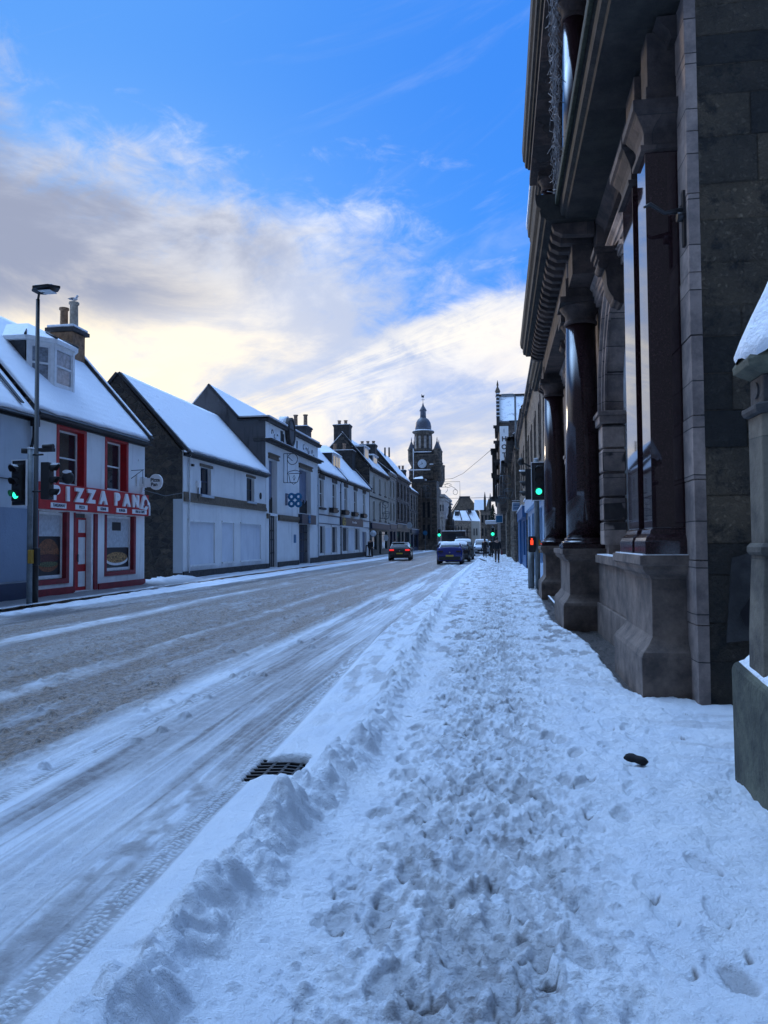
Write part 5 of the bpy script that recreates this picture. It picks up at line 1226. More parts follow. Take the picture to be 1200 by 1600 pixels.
m = MB(); m.add([(-6.6, 206, 9.8), (-3.6, 206, 9.8), (-3.8, 209, 12.7), (-6.6, 209, 12.7)], [(0, 1, 2, 3)]); m.add([(-3.4, 206.5, 10.9), (-2.2, 206.5, 10.9), (-2.4, 209, 12.6), (-3.4, 209, 12.6)], [(0, 1, 2, 3)]); m.build('roof', M['snow'], rt)
m = MB(); m.lathe((-3.7, 205.5, 0), [(.3, 9.5), (.3, 12.8), (.05, 14.6)], 8); m.lathe((-2.3, 205.5, 0), [(.3, 9.5), (.3, 12.4), (.05, 14.2)], 8); m.build('finial', M['dark_stone'], rt)
m = MB()
for x in (-4.6, -3.7, -2.8):
    for z in (2.9, 6.4): m.box(x, x+.45, 205.45, 205.498, z, z+2.0)
m.build('window', M['window_glass'], rt)
# market cross monument
mc = thing('market_cross', 'dark weathered stone market cross standing beyond the clock tower', 'monument', (-10.4, 165, 0))
m = MB(); m.lathe((-10.4, 165, 0), [(1.3, 0), (1.3, 1.2), (1.0, 1.3), (.95, 4.3), (1.15, 4.4), (1.15, 4.8), (.75, 5.0), (.55, 6.6), (.7, 6.7), (.35, 7.6), (.28, 8.6), (.42, 8.8), (.16, 9.3), (.03, 10.4)], 8, smooth=False); m.build('shaft', M['dark_stone'], mc)
m = MB()
for k in range(4): a = math.pi/2*k+.785; m.lathe((-10.4+1.05*math.cos(a), 165+1.05*math.sin(a), 0), [(.16, 1.0), (.14, 5.2), (.02, 6.4)], 6)
m.build('pinnacle', M['dark_stone'], mc)
# conifer and low roofs at the right of the vista
tr = thing('conifer', 'dark conifer rising above the low roof at the end of the right pavement', 'tree', (-1.2, 150, 0))
m = MB(); m.tube([(-1.2, 150, 0), (-1.2, 150, 8.0)], [.25, .04], 8); m.build('trunk', M['dark_stone'], tr)
m = MB(); g = np.random.default_rng(5)
for k in range(900):
    z = 2.2+6.3*g.random()**.9; r = (8.8-z)*.28*math.sqrt(g.random()); a = g.random()*6.283; s0 = .14+.16*g.random()
    c_ = Vector((-1.2+r*math.cos(a), 150+r*math.sin(a), z)); u = Vector(g.normal(size=3)).normalized(); v = u.cross(Vector((math.cos(a), math.sin(a), -.6))).normalized()
    m.add([c_-u*s0, c_+v*s0*.4, c_+u*s0, c_-v*s0*.4], [(0, 1, 2, 3)])
m.build('crown', M['conifer'], tr)
lo = thing('low_building', 'low brown building with a thick snowy roof at the end of the right pavement', 'building', (-1, 140, 0))
bx('wall', M['brown_rubble'], lo, -2.3, .6, 140, 146, 0, 4.6); bx('roof', M['snow'], lo, -2.5, .9, 139.6, 146, 4.603, 5.3, bevel=.15)
bx('window', M['window_glass'], lo, -1.6, -.4, 139.95, 139.997, 1.6, 3.6)
# long dark single-deck bus / lorry body crossing far down the street
bs = thing('parked_lorry', 'long dark lorry standing across the far end of the street', 'lorry', (-8.8, 150, 0))
bx('body', M['plastic_dark'], bs, -11.2, -6.5, 150, 152.5, .6, 3.5, bevel=.12); bx('snow_roof', M['snow'], bs, -11.1, -6.6, 150.1, 152.4, 3.505, 3.62, bevel=.05)
m = MB()
for x in (-10.4, -7.4): m.lathe((x, 149.98, .5), [(.48, 0), (.48, .3)], 18, 'y')
m.build('wheel', M['rubber'], bs)
bx('windscreen', M['window_glass'], bs, -10.9, -6.9, 149.96, 149.997, 2.0, 3.1)
# ------------------------------------------------------------------ BANK (right foreground)
bk = thing('bank_building', 'dark stone bank with polished red granite columns filling the right side', 'building', (1.88, 7.75, 0))
B = Fac(1.88, -1)
# gable wall facing the viewer
m = MB(); m.add([(1.90, 7.75, -.05), (9.5, 7.75, -.05), (9.5, 7.75, 13), (1.90, 7.75, 13)], [(0, 1, 2, 3)]); m.add([(9.5, 7.75, -.05), (9.5, 28, -.05), (9.5, 28, 13), (9.5, 7.75, 13)], [(0, 1, 2, 3)])
m.build('gable_wall', M['bank_gable_stone'], bk)
g = np.random.default_rng(12); m = MB()     # projecting, broken and patched stones in the gable
zz = 0.0
zc = .02
while zc < 12.6:
    x = 1.93; ch_ = g.choice([.30, .36, .42, .46])
    while x < 6.5:
        w_ = g.uniform(.3, .95); pr = g.uniform(0.003, .014)
        m.box(x+.004, x+w_-.004, 7.75-pr, 7.76, zc+.004, zc+ch_-.004)
        x += w_
    zc += ch_
m.build('gable_block', M['bank_gable_stone'], bk, bevel=.009)
m = MB(); m.prism([(2.12, 7.72, .62), (2.5, 7.72, .66), (2.46, 7.72, 1.5), (2.18, 7.72, 1.42)], (0, .03, 0)); m.build('cement_patch', M['dark_stone'], bk)
m = MB(); m.prism([(2.28, 7.716, .78), (2.48, 7.716, .74), (2.56, 7.716, 1.02), (2.34, 7.716, 1.06), (2.24, 7.716, .9)], (0, .03, 0)); m.build('missing_stone', M['poster_black'], bk)
# corner strip (quoins)
m = MB(); zz = 0
for k in range(30):
    hq = .62 if k % 2 else .78
    if zz > 12.5: break
    m.box(1.86-.004*(k % 2), 1.97, 7.735, 8.12, zz, zz+hq-.008); zz += hq
m.build('quoin', M['bank_front_stone'], bk, bevel=.006)
# front walls with arched openings
def arch_wall(name, y0, y1, yc, r, zs, z0, z1, x, t, zb, mt):
    mb = MB(); n = 22
    pts = [(yc-r, zb), (yc-r, zs)]+[(yc-r*math.cos(math.pi*k/n), zs+r*math.sin(math.pi*k/n)) for k in range(1, n)]+[(yc+r, zs), (yc+r, zb)]
    for X in (x, x+t):
        mb.add([(X, y0, z0), (X, yc-r, z0), (X, yc-r, z1), (X, y0, z1)], [(0, 1, 2, 3)]); mb.add([(X, yc+r, z0), (X, y1, z0), (X, y1, z1), (X, yc+r, z1)], [(0, 1, 2, 3)])
        if zb > z0: mb.add([(X, yc-r, z0), (X, yc+r, z0), (X, yc+r, zb), (X, yc-r, zb)], [(0, 1, 2, 3)])
        a = pts[1:-1]
        for (ya, za), (yb, zb_) in zip(a[:-1], a[1:]): mb.add([(X, ya, za), (X, yb, zb_), (X, yb, z1), (X, ya, z1)], [(0, 1, 2, 3)])
    for (ya, za), (yb, zb_) in zip(pts[:-1], pts[1:]): mb.add([(x, ya, za), (x, yb, zb_), (x+t, yb, zb_), (x+t, ya, za)], [(0, 1, 2, 3)])
    mb.add([(x, yc-r, zb), (x, yc+r, zb), (x+t, yc+r, zb), (x+t, yc-r, zb)], [(0, 1, 2, 3)])
    return mb.build(name, M[mt], bk)
arch_wall('front_wall', 8.12, 14.2, 11.95, 1.9, 3.85, 0, 7.0, 1.885, .42, 1.3, 'bank_front_stone')
arch_wall('front_wall', 14.2, 22.6, 18.35, 2.3, 3.9, 0, 7.0, 1.885, .42, .1, 'bank_front_stone')
B.wall('front_wall', 'bank_front_stone', bk, 22.6, 28, 0, 7.0, [(24.4, 26.4, 1.5, 4.8)], .4)
B.wall('upper_wall', 'bank_front_stone', bk, 7.75, 28, 7.003, 12.2, [(10.8, 12.6, 7.9, 11), (17.3, 19.3, 7.9, 11), (24.4, 26.2, 7.9, 11)], .4)
for o in [(10.8, 12.6, 7.9, 11), (17.3, 19.3, 7.9, 11), (24.4, 26.2, 7.9, 11), (24.4, 26.4, 1.5, 4.8)]: B.window(bk, *o, rec=.2, mt='timber_white')
def arch_win(yc, r, zs, zb, x):
    n = 24; pts = [(yc-r, zb)]+[(yc-r*math.cos(math.pi*k/n), zs+r*math.sin(math.pi*k/n)) for k in range(n+1)]+[(yc+r, zb)]
    fr = MB(); fr.tube([(x, y, z) for y, z in pts], .05, 6); fr.box(x-.03, x+.03, yc-r, yc+r, zs-.04, zs+.04); fr.box(x-.03, x+.03, yc-.04, yc+.04, zb, zs+r); w = fr.build('window', M['timber_white'], bk)
    MB().prism([(x+.03, y, z) for y, z in pts], (.02, 0, 0)).build('pane', M['window_glass'], w)
arch_win(11.95, 1.88, 3.85, 1.31, 2.22); arch_win(18.35, 2.28, 3.9, .11, 2.24)
# rusticated jambs and archivolts
def rustic(y0, y1, zb, zs):
    m = MB(); z = zb; k = 0
    while z < zs-.05:
        h_ = (zs-zb)/5; m.box(1.79, 2.18, y0, y1, z+.018, z+h_-.018); z += h_
    m.build('rusticated_pier', M['bank_front_stone'], bk, bevel=.02)
    mm = MB(); mm.box(1.74, 2.2, y0-.05, y1+.05, zs+.0, zs+.14); mm.box(1.71, 2.2, y0-.08, y1+.08, zs+.142, zs+.22); mm.build('impost', M['bank_front_stone'], bk, bevel=.012)
rustic(13.72, 14.22, 1.5, 3.62); rustic(9.72, 10.14, 1.5, 3.62); rustic(15.9, 16.15, .2, 3.62); rustic(20.55, 20.9, .2, 3.62)
def archivolt(yc, r, zs, w, x0, x1):
    m = MB(); n = 30; P = []
    for rr, xx in ((r, x1), (r, x0+.05), (r+w*.35, x0+.05), (r+w*.38, x0+.02), (r+w*.75, x0+.02), (r+w*.8, x0-.03), (r+w, x0-.03), (r+w, x1)):
        P.append([(xx, yc-rr*math.cos(math.pi*k/n), zs+rr*math.sin(math.pi*k/n)) for k in range(n+1)])
    m.grid(np.array(P), False); return m.build('archivolt', M['bank_front_stone'], bk)
archivolt(11.95, 1.86, 3.87, .30, 1.80, 1.89); archivolt(18.35, 2.26, 3.92, .32, 1.80, 1.89)
def console(yc, zt, h_, w_, x0, x1, name='keystone'):
    # scroll bracket: S profile in the x-z plane, extruded along y
    pr = [(x1, zt), (x0, zt), (x0-.0, zt-.08*h_/.7)]
    for k in range(13):
        a = k/12; xx = x0+(x1-x0)*(.05+.62*a)+.035*math.sin(a*math.pi*2); pr.append((xx, zt-.08-(h_-.14)*a))
    pr += [(x1-.05, zt-h_), (x1, zt-h_)]
    m = MB(); m.prism([(x, yc-w_/2, z) for x, z in pr], (0, w_, 0))
    m.lathe((x0+.09, yc-w_/2-.02, zt-.17), [(.075, 0), (.075, w_+.04)], 16, 'y'); m.lathe((x1-.1, yc-w_/2-.015, zt-h_+.09), [(.055, 0), (.055, w_+.03)], 16, 'y')
    m.box(x0-.04, x1, yc-w_/2-.04, yc+w_/2+.04, zt+.002, zt+.09)
    return m.build(name, M['trim_stone'], bk, bevel=.006)
console(11.95, 5.92, .78, .36, 1.50, 1.885); console(18.35, 6.3, .8, .4, 1.45, 1.885)
# pedestals
def pedestal(y0, y1, x0, x1=1.9, z1=1.44, flare=.13):
    P = [(0.0, .0), (0.0, .52), (.012, .56), (.04, .60), (.085, .66), (.118, .74), (flare, .76)]
    def rng_(off): return (x0-flare+off, x1, y0-flare+off, y1+flare-off)
    m = MB(); lv = [(0, -.05), (0, .42), (.02, .47), (.05, .50), (.09, .55), (.12, .60), (.13, .62), (.13, 1.20), (.12, 1.21), (.11, 1.235), (.06, 1.26), (.035, 1.30), (.03, 1.335), (.0, 1.35), (.0, z1)]
    n = len(lv); V = []
    for off, z in lv:
        a, b, c_, d_ = rng_(off); V += [(a, c_, z), (b, c_, z), (b, d_, z), (a, d_, z)]
    F_ = [(4*i+j, 4*i+(j+1) % 4, 4*(i+1)+(j+1) % 4, 4*(i+1)+j) for i in range(n-1) for j in range(4)]+[(0, 1, 2, 3), (4*n-4, 4*n-3, 4*n-2, 4*n-1)]
    m.add(V, F_); return m.build('pedestal', M['pedestal_stone'], bk, bevel=.004)
pedestal(8.13, 9.75, 1.52)
pedestal(14.28, 16.35, 1.25); pedestal(21.58, 22.9, 1.25)
# low plinth wall linking pedestals under the first arch
m = MB(); m.box(1.70, 1.88, 9.9, 14.1, -.05, .5); m.box(1.74, 1.88, 9.9, 14.1, .503, 1.2); m.box(1.68, 1.88, 9.9, 14.1, 1.203, 1.34); m.build('plinth', M['pedestal_stone'], bk, bevel=.01)
m = MB(); m.box(1.42, 1.86, 8.03, 9.85, 1.442, 1.452); m.box(1.70, 1.86, 9.95, 14.0, 1.342, 1.356); m.build('ledge_frost', M['snow'], bk)
# flat pilasters, polished
def pilaster(y0, y1, x0):
    m = MB(); m.box(x0, 1.885, y0, y1, 1.72, 5.62); m.build('pilaster', M['polished_granite'], bk, bevel=.004)
    lv = [(.09, 1.444), (.09, 1.585), (.085, 1.59), (.075, 1.62), (.03, 1.66), (.02, 1.70), (.0, 1.717)]; V = []
    for o_, z in lv: V += [(x0-o_, y0-o_, z), (1.885, y0-o_, z), (1.885, y1+o_, z), (x0-o_, y1+o_, z)]
    n = len(lv); F_ = [(4*i+j, 4*i+(j+1) % 4, 4*(i+1)+(j+1) % 4, 4*(i+1)+j) for i in range(n-1) for j in range(4)]+[(0, 1, 2, 3), (4*n-4, 4*n-3, 4*n-2, 4*n-1)]
    m = MB(); m.add(V, F_); m.build('pilaster_base', M['red_granite'], bk, bevel=.003)
    lv = [(.0, 5.623), (.045, 5.63), (.05, 5.68), (.01, 5.70), (.01, 5.82), (.03, 5.88), (.08, 5.96), (.10, 6.0), (.13, 6.02), (.13, 6.12)]; V = []
    for o_, z in lv: V += [(x0-o_, y0-o_, z), (1.885, y0-o_, z), (1.885, y1+o_, z), (x0-o_, y1+o_, z)]
    n = len(lv); F_ = [(4*i+j, 4*i+(j+1) % 4, 4*(i+1)+(j+1) % 4, 4*(i+1)+j) for i in range(n-1) for j in range(4)]+[(0, 1, 2, 3), (4*n-4, 4*n-3, 4*n-2, 4*n-1)]
    m = MB(); m.add(V, F_); m.build('pilaster_capital', M['trim_stone'], bk, bevel=.004)
    m = MB(); m.box(x0+.03, 1.885, y0+.03, y1-.03, 6.123, 6.34); m.box(x0+.05, 1.885, y0+.05, y1-.05, 6.343, 6.93); m.build('entablature_block', M['trim_stone'], bk, bevel=.008)
pilaster(8.16, 8.60, 1.545); pilaster(8.93, 9.60, 1.545)
# round columns
def column(yc, xc, r, z0, z1, mt='red_granite', cap='trim_stone', par=bk, bh=.2):
    m = MB(); m.lathe((xc, yc, 0), [(r, z0+bh), (r*1.0, z0+bh+.9), (r*.97, (z0+z1)/2), (r*.87, z1)], 40); c_ = m.build('column', M[mt], par)
    m = MB(); m.lathe((xc, yc, 0), [(r*1.28, z0+bh*.42), (r*1.33, z0+bh*.5), (r*1.28, z0+bh*.66), (r*1.12, z0+bh*.72), (r*1.12, z0+bh*.85), (r*1.16, z0+bh*.92), (r*1.02, z0+bh+.004)], 40); m.box(xc-r*1.34, xc+r*1.34, yc-r*1.34, yc+r*1.34, z0+.003, z0+bh*.42-.002); m.build('column_base', M[mt], c_)
    m = MB(); m.lathe((xc, yc, 0), [(r*.88, z1+.003), (r*.97, z1+.02), (r*.97, z1+.06), (r*.88, z1+.09), (r*.9, z1+.2), (r*1.05, z1+.27), (r*1.2, z1+.33), (r*1.2, z1+.35)], 32); m.box(xc-r*1.27, xc+r*1.27, yc-r*1.27, yc+r*1.27, z1+.352, z1+.47); m.build('column_capital', M[cap], c_, bevel=.005)
column(14.72, 1.56, .315, 1.444, 5.62); column(15.95, 1.64, .29, 1.444, 5.62); column(22.0, 1.56, .30, 1.444, 5.62)
for y0, y1, x0 in ((14.4, 16.3, 1.27), (21.7, 22.6, 1.27)):
    m = MB(); m.box(x0, 1.885, y0, y1, 6.095, 6.45); m.box(x0+.03, 1.885, y0+.03, y1-.03, 6.453, 6.95); m.build('entablature_block', M['trim_stone'], bk, bevel=.01)
    m = MB(); m.box(x0+.02, 1.885, y0, y0+.035, 6.46, 6.95); m.build('block_edge', M['bank_front_stone'], bk)
# architrave mouldings along the wall
def moulding(prof, y0, y1, name, mt):
    m = MB(); m.prism([(x, y0, z) for x, z in prof], (0, y1-y0, 0)); return m.build(name, M[mt], bk)
arc = [(1.885, 5.86), (1.80, 5.86), (1.80, 5.93), (1.77, 5.94), (1.77, 6.04), (1.745, 6.05), (1.745, 6.14), (1.70, 6.19), (1.70, 6.23), (1.885, 6.24)]
moulding(arc, 9.75, 14.35, 'architrave', 'bank_front_stone'); moulding(arc, 16.32, 21.65, 'architrave', 'bank_front_stone'); moulding(arc, 22.65, 28, 'architrave', 'bank_front_stone')
bed = [(1.885, 6.72), (1.80, 6.72), (1.78, 6.80), (1.70, 6.88), (1.66, 6.95), (1.885, 6.955)]
moulding(bed, 8.0, 14.3, 'bed_mould', 'trim_stone')
# cornices
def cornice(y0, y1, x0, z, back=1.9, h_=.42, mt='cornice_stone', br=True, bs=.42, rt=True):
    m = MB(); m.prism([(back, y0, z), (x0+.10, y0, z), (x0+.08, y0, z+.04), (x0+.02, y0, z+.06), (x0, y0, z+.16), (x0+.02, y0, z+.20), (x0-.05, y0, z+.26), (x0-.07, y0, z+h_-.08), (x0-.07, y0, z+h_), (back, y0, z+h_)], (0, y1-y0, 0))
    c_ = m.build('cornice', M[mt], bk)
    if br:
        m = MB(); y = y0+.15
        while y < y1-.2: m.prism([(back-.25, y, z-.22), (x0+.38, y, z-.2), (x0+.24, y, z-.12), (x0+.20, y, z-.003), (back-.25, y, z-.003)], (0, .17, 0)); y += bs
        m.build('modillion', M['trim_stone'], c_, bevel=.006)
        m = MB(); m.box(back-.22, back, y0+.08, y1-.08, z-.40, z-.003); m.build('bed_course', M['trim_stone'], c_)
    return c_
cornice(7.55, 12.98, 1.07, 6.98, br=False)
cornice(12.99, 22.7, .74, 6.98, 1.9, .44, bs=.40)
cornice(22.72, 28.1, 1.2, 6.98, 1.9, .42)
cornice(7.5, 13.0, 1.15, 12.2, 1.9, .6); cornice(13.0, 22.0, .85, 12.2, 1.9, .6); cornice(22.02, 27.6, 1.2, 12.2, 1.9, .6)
m = MB(); m.box(1.1, 9.5, 7.6, 28, 12.9, 13.1); m.build('roof', M['snow'], bk)
m = MB(); m.box(.988, 1.04, 7.56, 12.9, 7.19, 7.33); m.build('cornice_moss', M['moss'], bk, bevel=.012)
# frieze under the cornice in the portico
m = MB(); m.box(1.30, 1.885, 16.3, 21.7, 6.25, 6.95); m.box(1.32, 1.885, 13.6, 14.38, 6.25, 6.95); m.build('frieze', M['trim_stone'], bk)
# upper storey columns and ledges
for y in (14.72, 22.0): column(y, 1.54, .26, 7.5, 11.5, 'grey_render' if False else 'red_granite', par=bk, bh=.25)
m = MB(); m.box(1.0, 1.885, 13.3, 22.5, 11.97, 12.197); m.box(1.1, 1.885, 13.9, 15.3, 7.425, 7.5); m.box(1.1, 1.885, 21.3, 22.5, 7.425, 7.5); m.build('upper_entablature', M['trim_stone'], bk)
# bird netting rolled down between the two cornices
nt_ = thing('bird_netting', 'frosted grey bird netting hanging between the upper and lower cornices of the bank', 'netting', (1.05, 13.4, 7.43))
m = MB(); g = np.random.default_rng(33)
for k in range(26):
    y = 13.15+g.random()*1.0; x = 1.04+.10*g.random(); pts = []
    for q in range(40): pts.append((x+.03*g.normal(), y+.04*g.normal(), 7.45+4.4*q/39))
    m.tube(pts, .006, 3)
for q in range(260):
    z = 7.5+4.3*g.random(); y = 13.15+g.random()*.9; x = 1.03+.12*g.random(); m.tube([(x, y, z), (x+g.normal(0, .05), y+.25*g.random(), z+g.normal(0, .08))], .007, 3)
m.build('net_cords', M['string_grey'], nt_)
m = MB(); m.tube([(1.09, 13.1, 7.44), (1.09, 14.2, 7.44)], .02, 6); m.build('rail', M['grey_metal'], nt_)
# iron hook on the quoin
hk = thing('iron_bracket', 'small black iron hook bracket fixed to the pale corner strip of the bank', 'bracket', (1.86, 7.85, 4.75))
m = MB(); m.box(1.835, 1.86, 7.82, 7.9, 4.5, 5.05); m.tube([(1.84, 7.86, 4.86), (1.66, 7.84, 4.84), (1.52, 7.82, 4.93), (1.46, 7.82, 4.90)], [.035, .02, .022, .012], 8); m.lathe((1.82, 7.86, 4.8), [(.05, -.04), (.05, .05)], 10, 'x'); m.build('hook', M['black_metal'], hk)
# stone step with a snowy edge between the column pedestals
st = bx('stone_step', M['dark_stone'], None, 1.28, 1.66, 16.7, 21.3, -.05, .09, bevel=.01); tag(st, 'low dark doorstep between the column pedestals of the bank', 'step')
sn = bx('step_snow', M['snow'], st, 1.27, 1.32, 16.8, 21.2, .092, .115, bevel=.01)

# ------------------------------------------------------------------ GATE PIER (right edge)
gp = thing('gate_pier', 'weathered octagonal stone gate pier with a snow covered pyramid cap at the right edge', 'gate pier', (1.85, 4.95, 0))
pcx, pcy = 1.875, 5.03
def octo(r, z): return [(pcx+r/math.cos(math.pi/8)*math.cos(math.pi/8+k*math.pi/4), pcy+r/math.cos(math.pi/8)*math.sin(math.pi/8+k*math.pi/4), z) for k in range(8)]
def octstack(lv, name, mt, bevel=.008):
    V = []; n = len(lv)
    for r, z in lv: V += octo(r, z)
    F_ = [(8*i+j, 8*i+(j+1) % 8, 8*(i+1)+(j+1) % 8, 8*(i+1)+j) for i in range(n-1) for j in range(8)]+[tuple(range(8)), tuple(range(8*n-8, 8*n))]
    return MB().add(V, F_).build(name, M[mt], gp, bevel)
octstack([(.33, .6), (.325, 1.0), (.31, 1.34), (.30, 1.53), (.30, 1.55), (.30, 2.36)], 'shaft', 'pier_stone')
octstack([(.31, 1.50), (.325, 1.52), (.325, 1.55), (.305, 1.575)], 'string_moulding', 'pier_stone', .003)
octstack([(.30, 2.361), (.325, 2.37), (.335, 2.39), (.335, 2.415), (.30, 2.43)], 'neck_moulding', 'dark_stone', .004)
octstack([(.285, 2.431), (.285, 2.60)], 'frieze', 'dark_stone')
octstack([(.29, 2.601), (.32, 2.62), (.375, 2.65), (.38, 2.69), (.34, 2.75), (.03, 3.40)], 'pyramid_cap', 'mossy_stone', .006)
# snow blanket on the cap
V = []; lv = [(.37, 2.695), (.385, 2.73), (.36, 2.80), (.285, 2.96), (.17, 3.20), (.03, 3.48)]; g = np.random.default_rng(2); m = MB(); P = []
for i, (r, z) in enumerate(lv):
    ring = []
    for k in range(49):
        a = 2*math.pi*k/48; rr = r*(1+.02*math.cos(8*a))+(.035*(vnoise(a*5, z*9, 3)-.5) if k not in (0, 48) else 0); ring.append((pcx+rr*1.03*math.cos(a+.0), pcy+rr*1.03*math.sin(a), z+.05*(vnoise(a*4 if k not in (0, 48) else 0, z*7, 4)-.5)+.02))
    P.append(ring)
m.grid(np.array(P)); m.build('snow_cap', M['snow'], gp)
m = MB()
for k in range(8):
    a = k*math.pi/4; m.lathe((pcx+.288*math.cos(a), pcy+.288*math.sin(a), 2.52), [(.05, -.008), (.05, .012)], 14, 'x' if k % 4 == 0 else 'y')
m.build('roundel', M['dark_stone'], gp)
# big base block with weathered sloping top
m = MB(); m.prism([(1.50, 3.2, -.1), (1.50, 5.38, -.1), (1.50, 5.40, .76), (1.50, 5.34, .80), (1.50, 4.7, .73), (1.50, 3.2, .62)], (1.6, 0, 0)); m.build('base_block', M['mossy_stone'], gp, bevel=.03)
ys = np.linspace(3.2, 5.33, 60); vs = np.linspace(0, 1, 24); Yg, Vg = np.meshgrid(ys, vs)
zt = np.interp(Yg, [3.2, 4.7, 5.34, 5.38], [.62, .73, .80, .78]); X = 1.535+Vg*1.2+.012*(fbm(Yg*12, Yg*0, 3, 5)-.5)*(1-Vg)
Zs = zt+.085*sst(Vg, -.01, .08)*(.7+.6*fbm(Yg*6, Vg*8, 3, 6))*sst(5.36-Yg, 0, .07)
m = MB(); m.grid(np.stack([X, Yg, Zs+.004], -1)); m.grid(np.stack([np.stack([X[0], Yg[0], Zs[0]+.004], -1), np.stack([X[0], Yg[0], zt[0]-.01], -1)], 0)); m.build('base_snow', M['snow'], gp)
bw = thing('boundary_wall', 'dark stone boundary wall behind the gate pier, cut off by the right edge', 'wall', (4, 5, 0))
m = MB(); m.box(2.6, 9, 4.7, 5.2, -.1, 1.5); m.build('wall', M['bank_gable_stone'], bw); bx('wall_snow', M['snow'], bw, 2.55, 9, 4.65, 5.25, 1.503, 1.6, bevel=.03)

# ------------------------------------------------------------------ RIGHT ROW
def RF(x): return Fac(x, -1)
r1 = town_house('rubble_house', 'brown rubble stone house with a blue and white shopfront just past the bank', 'house', RF(1.62), 28.3, 44, 9.0, 'brown_rubble', wins(28.5, 44, 4, 4.9, 7.0, 1.1),
    {'mt': 'shop_pale_blue', 'top': 3.9, 'ops': [(29, 31.5, .7, 2.9), (32.4, 33.6, .15, 2.9), (35, 38.5, .7, 2.9), (40, 43, .7, 2.9)], 'fm': 'shop_pale_blue'}, rise=2.6, gm='brown_rubble', trim='grey_ashlar')
r2 = town_house('stone_house', 'stone fronted house with a deep blue shopfront on the right pavement', 'house', RF(1.5), 44.2, 57, 9.1, 'brown_rubble', wins(44.5, 57, 3, 4.9, 7.0, 1.2),
    {'mt': 'shop_blue', 'top': 3.7, 'ops': [(45, 48.5, .7, 2.8), (50, 51.2, .15, 2.8), (52.5, 56, .7, 2.8)]}, rise=2.4, gm='brown_rubble', trim='grey_ashlar')
RF(1.5).bx('corner_pilaster', 'shop_blue', r2, 52.5, 57.3, .035, .14, 0, 3.6)
chimney(r2, 2.3, 3.6, 56.0, 57.0, 9.0, 12.3, mt='brown_rubble', pot=())
r3 = town_house('grand_stone_building', 'stone building with stepped dark cornices and banded piers beyond the blue shopfront', 'building', RF(1.22), 57.5, 74, 9.3, 'brown_ashlar', wins(58, 74, 4, 4.8, 7.8, 1.6), None, trim='grey_ashlar', rise=2., gm='brown_rubble', string=(4.1, 8.3))
r4 = town_house('grand_stone_building', 'second stone building with a heavy cornice just before the hotel', 'building', RF(.85), 74.2, 88, 9.6, 'brown_ashlar', wins(74.6, 87.8, 4, 4.8, 8.0, 1.5), None, trim='grey_ashlar', rise=2., gm='brown_rubble', string=(4.1, 8.6))
for F_, h_, a, b_ in ((RF(1.22), r3, 57.5, 74), (RF(.85), r4, 74.2, 88)):
    m = MB()
    for u in np.linspace(a+.5, b_-.9, 6):
        for z in np.arange(.05, 4.0, .55): F_.add(m, u, u+.8, .004, .16, z, z+.5)
    m.build('banded_pier', M['brown_ashlar'], h_, bevel=.02)
    m = MB(); F_.add(m, a, b_, .3, .62, 9.0, 9.2); F_.add(m, a, a+.5, .003, .55, 8.7, 9.3); m.build('deep_cornice', M['dark_stone'], h_)
    F_.bx('cornice_snow', 'snow', h_, a, b_, .28, .6, 9.21, 9.3)
# hotel: steep snowy roof, shaped gable to the street with finial
ht = thing('hotel', 'tall hotel with a snowy steep roof, spiky street gable and vertical HOTEL sign', 'hotel', (.2, 90, 0))
gable('side_wall', 'grey_ashlar', ht, [(.15, 0), (.15, 15.5), (1.3, 15.5), (3.4, 17.4), (5.2, 18.9), (9, 18.9), (9, 0)] and [(.15, 0), (.15, 15.4), (9, 15.4), (9, 0)], 90, 90.4)
m = MB(); m.add([(.15, 90, 0), (-.25, 108, 0), (-.25, 108, 15.5), (.15, 90, 15.5)], [(0, 1, 2, 3)]); m.build('front_wall', M['grey_ashlar'], ht)
m = MB(); P = []
for k in range(2): pass
m.add([(.2, 89.8, 15.5), (9, 89.8, 15.5), (9, 95.2, 19.4), (.2, 95.2, 19.4)], [(0, 1, 2, 3)]); m.add([(.2, 100.8, 15.5), (9, 100.8, 15.5), (9, 95.2, 19.4), (.2, 95.2, 19.4)], [(0, 1, 2, 3)]); m.add([(.2, 89.8, 15.35), (9, 89.8, 15.35), (9, 95.2, 19.25), (.2, 95.2, 19.25)], [(0, 1, 2, 3)])
m.build('roof', M['thin_roof_snow'], ht)
m = MB(); m.box(.2, 9, 95.0, 95.4, 19.4, 19.6); m.build('ridge', M['dark_stone'], ht)
m = MB()
for k in range(7): y0 = 89.7+k*.8; z = 15.5+k*.58; m.box(-.18, .2, y0, y0+.9, z-1.2, z+.55); m.box(-.18, .2, 190.6-y0-.9, 190.6-y0, z-1.2, z+.55)
m.build('crow_step_gable', M['dark_stone'], ht)
m = MB()
for k in range(7): y0 = 89.7+k*.8; z = 15.5+k*.58; m.box(-.2, .22, y0+.05, y0+.8, z+.552, z+.70)
m.build('step_snow', M['snow'], ht)
m = MB(); m.lathe((0, 95.2, 0), [(.28, 19.3), (.2, 19.7), (.34, 20.0), (.22, 20.3), (.08, 20.6), (.14, 20.8), (.02, 21.4)], 10); m.build('finial', M['ochre_stone'], ht)
m = MB()
for z in (6.5, 9.0, 10.8, 13.0, 14.8): m.box(-.55, .2, 90.2, 90.9, z, z+.28); m.box(-.4, .2, 91.2, 100, z, z+.25)
m.box(-.75, -.2, 95, 99, 7.0, 12.6); m.box(-.95, -.2, 94.6, 99.4, 12.6, 12.9); m.box(-.9, -.2, 94.8, 99.2, 9.6, 9.9); m.box(-.95, -.2, 94.6, 99.4, 6.6, 7.0); m.build('oriel_bay', M['dark_stone'], ht)
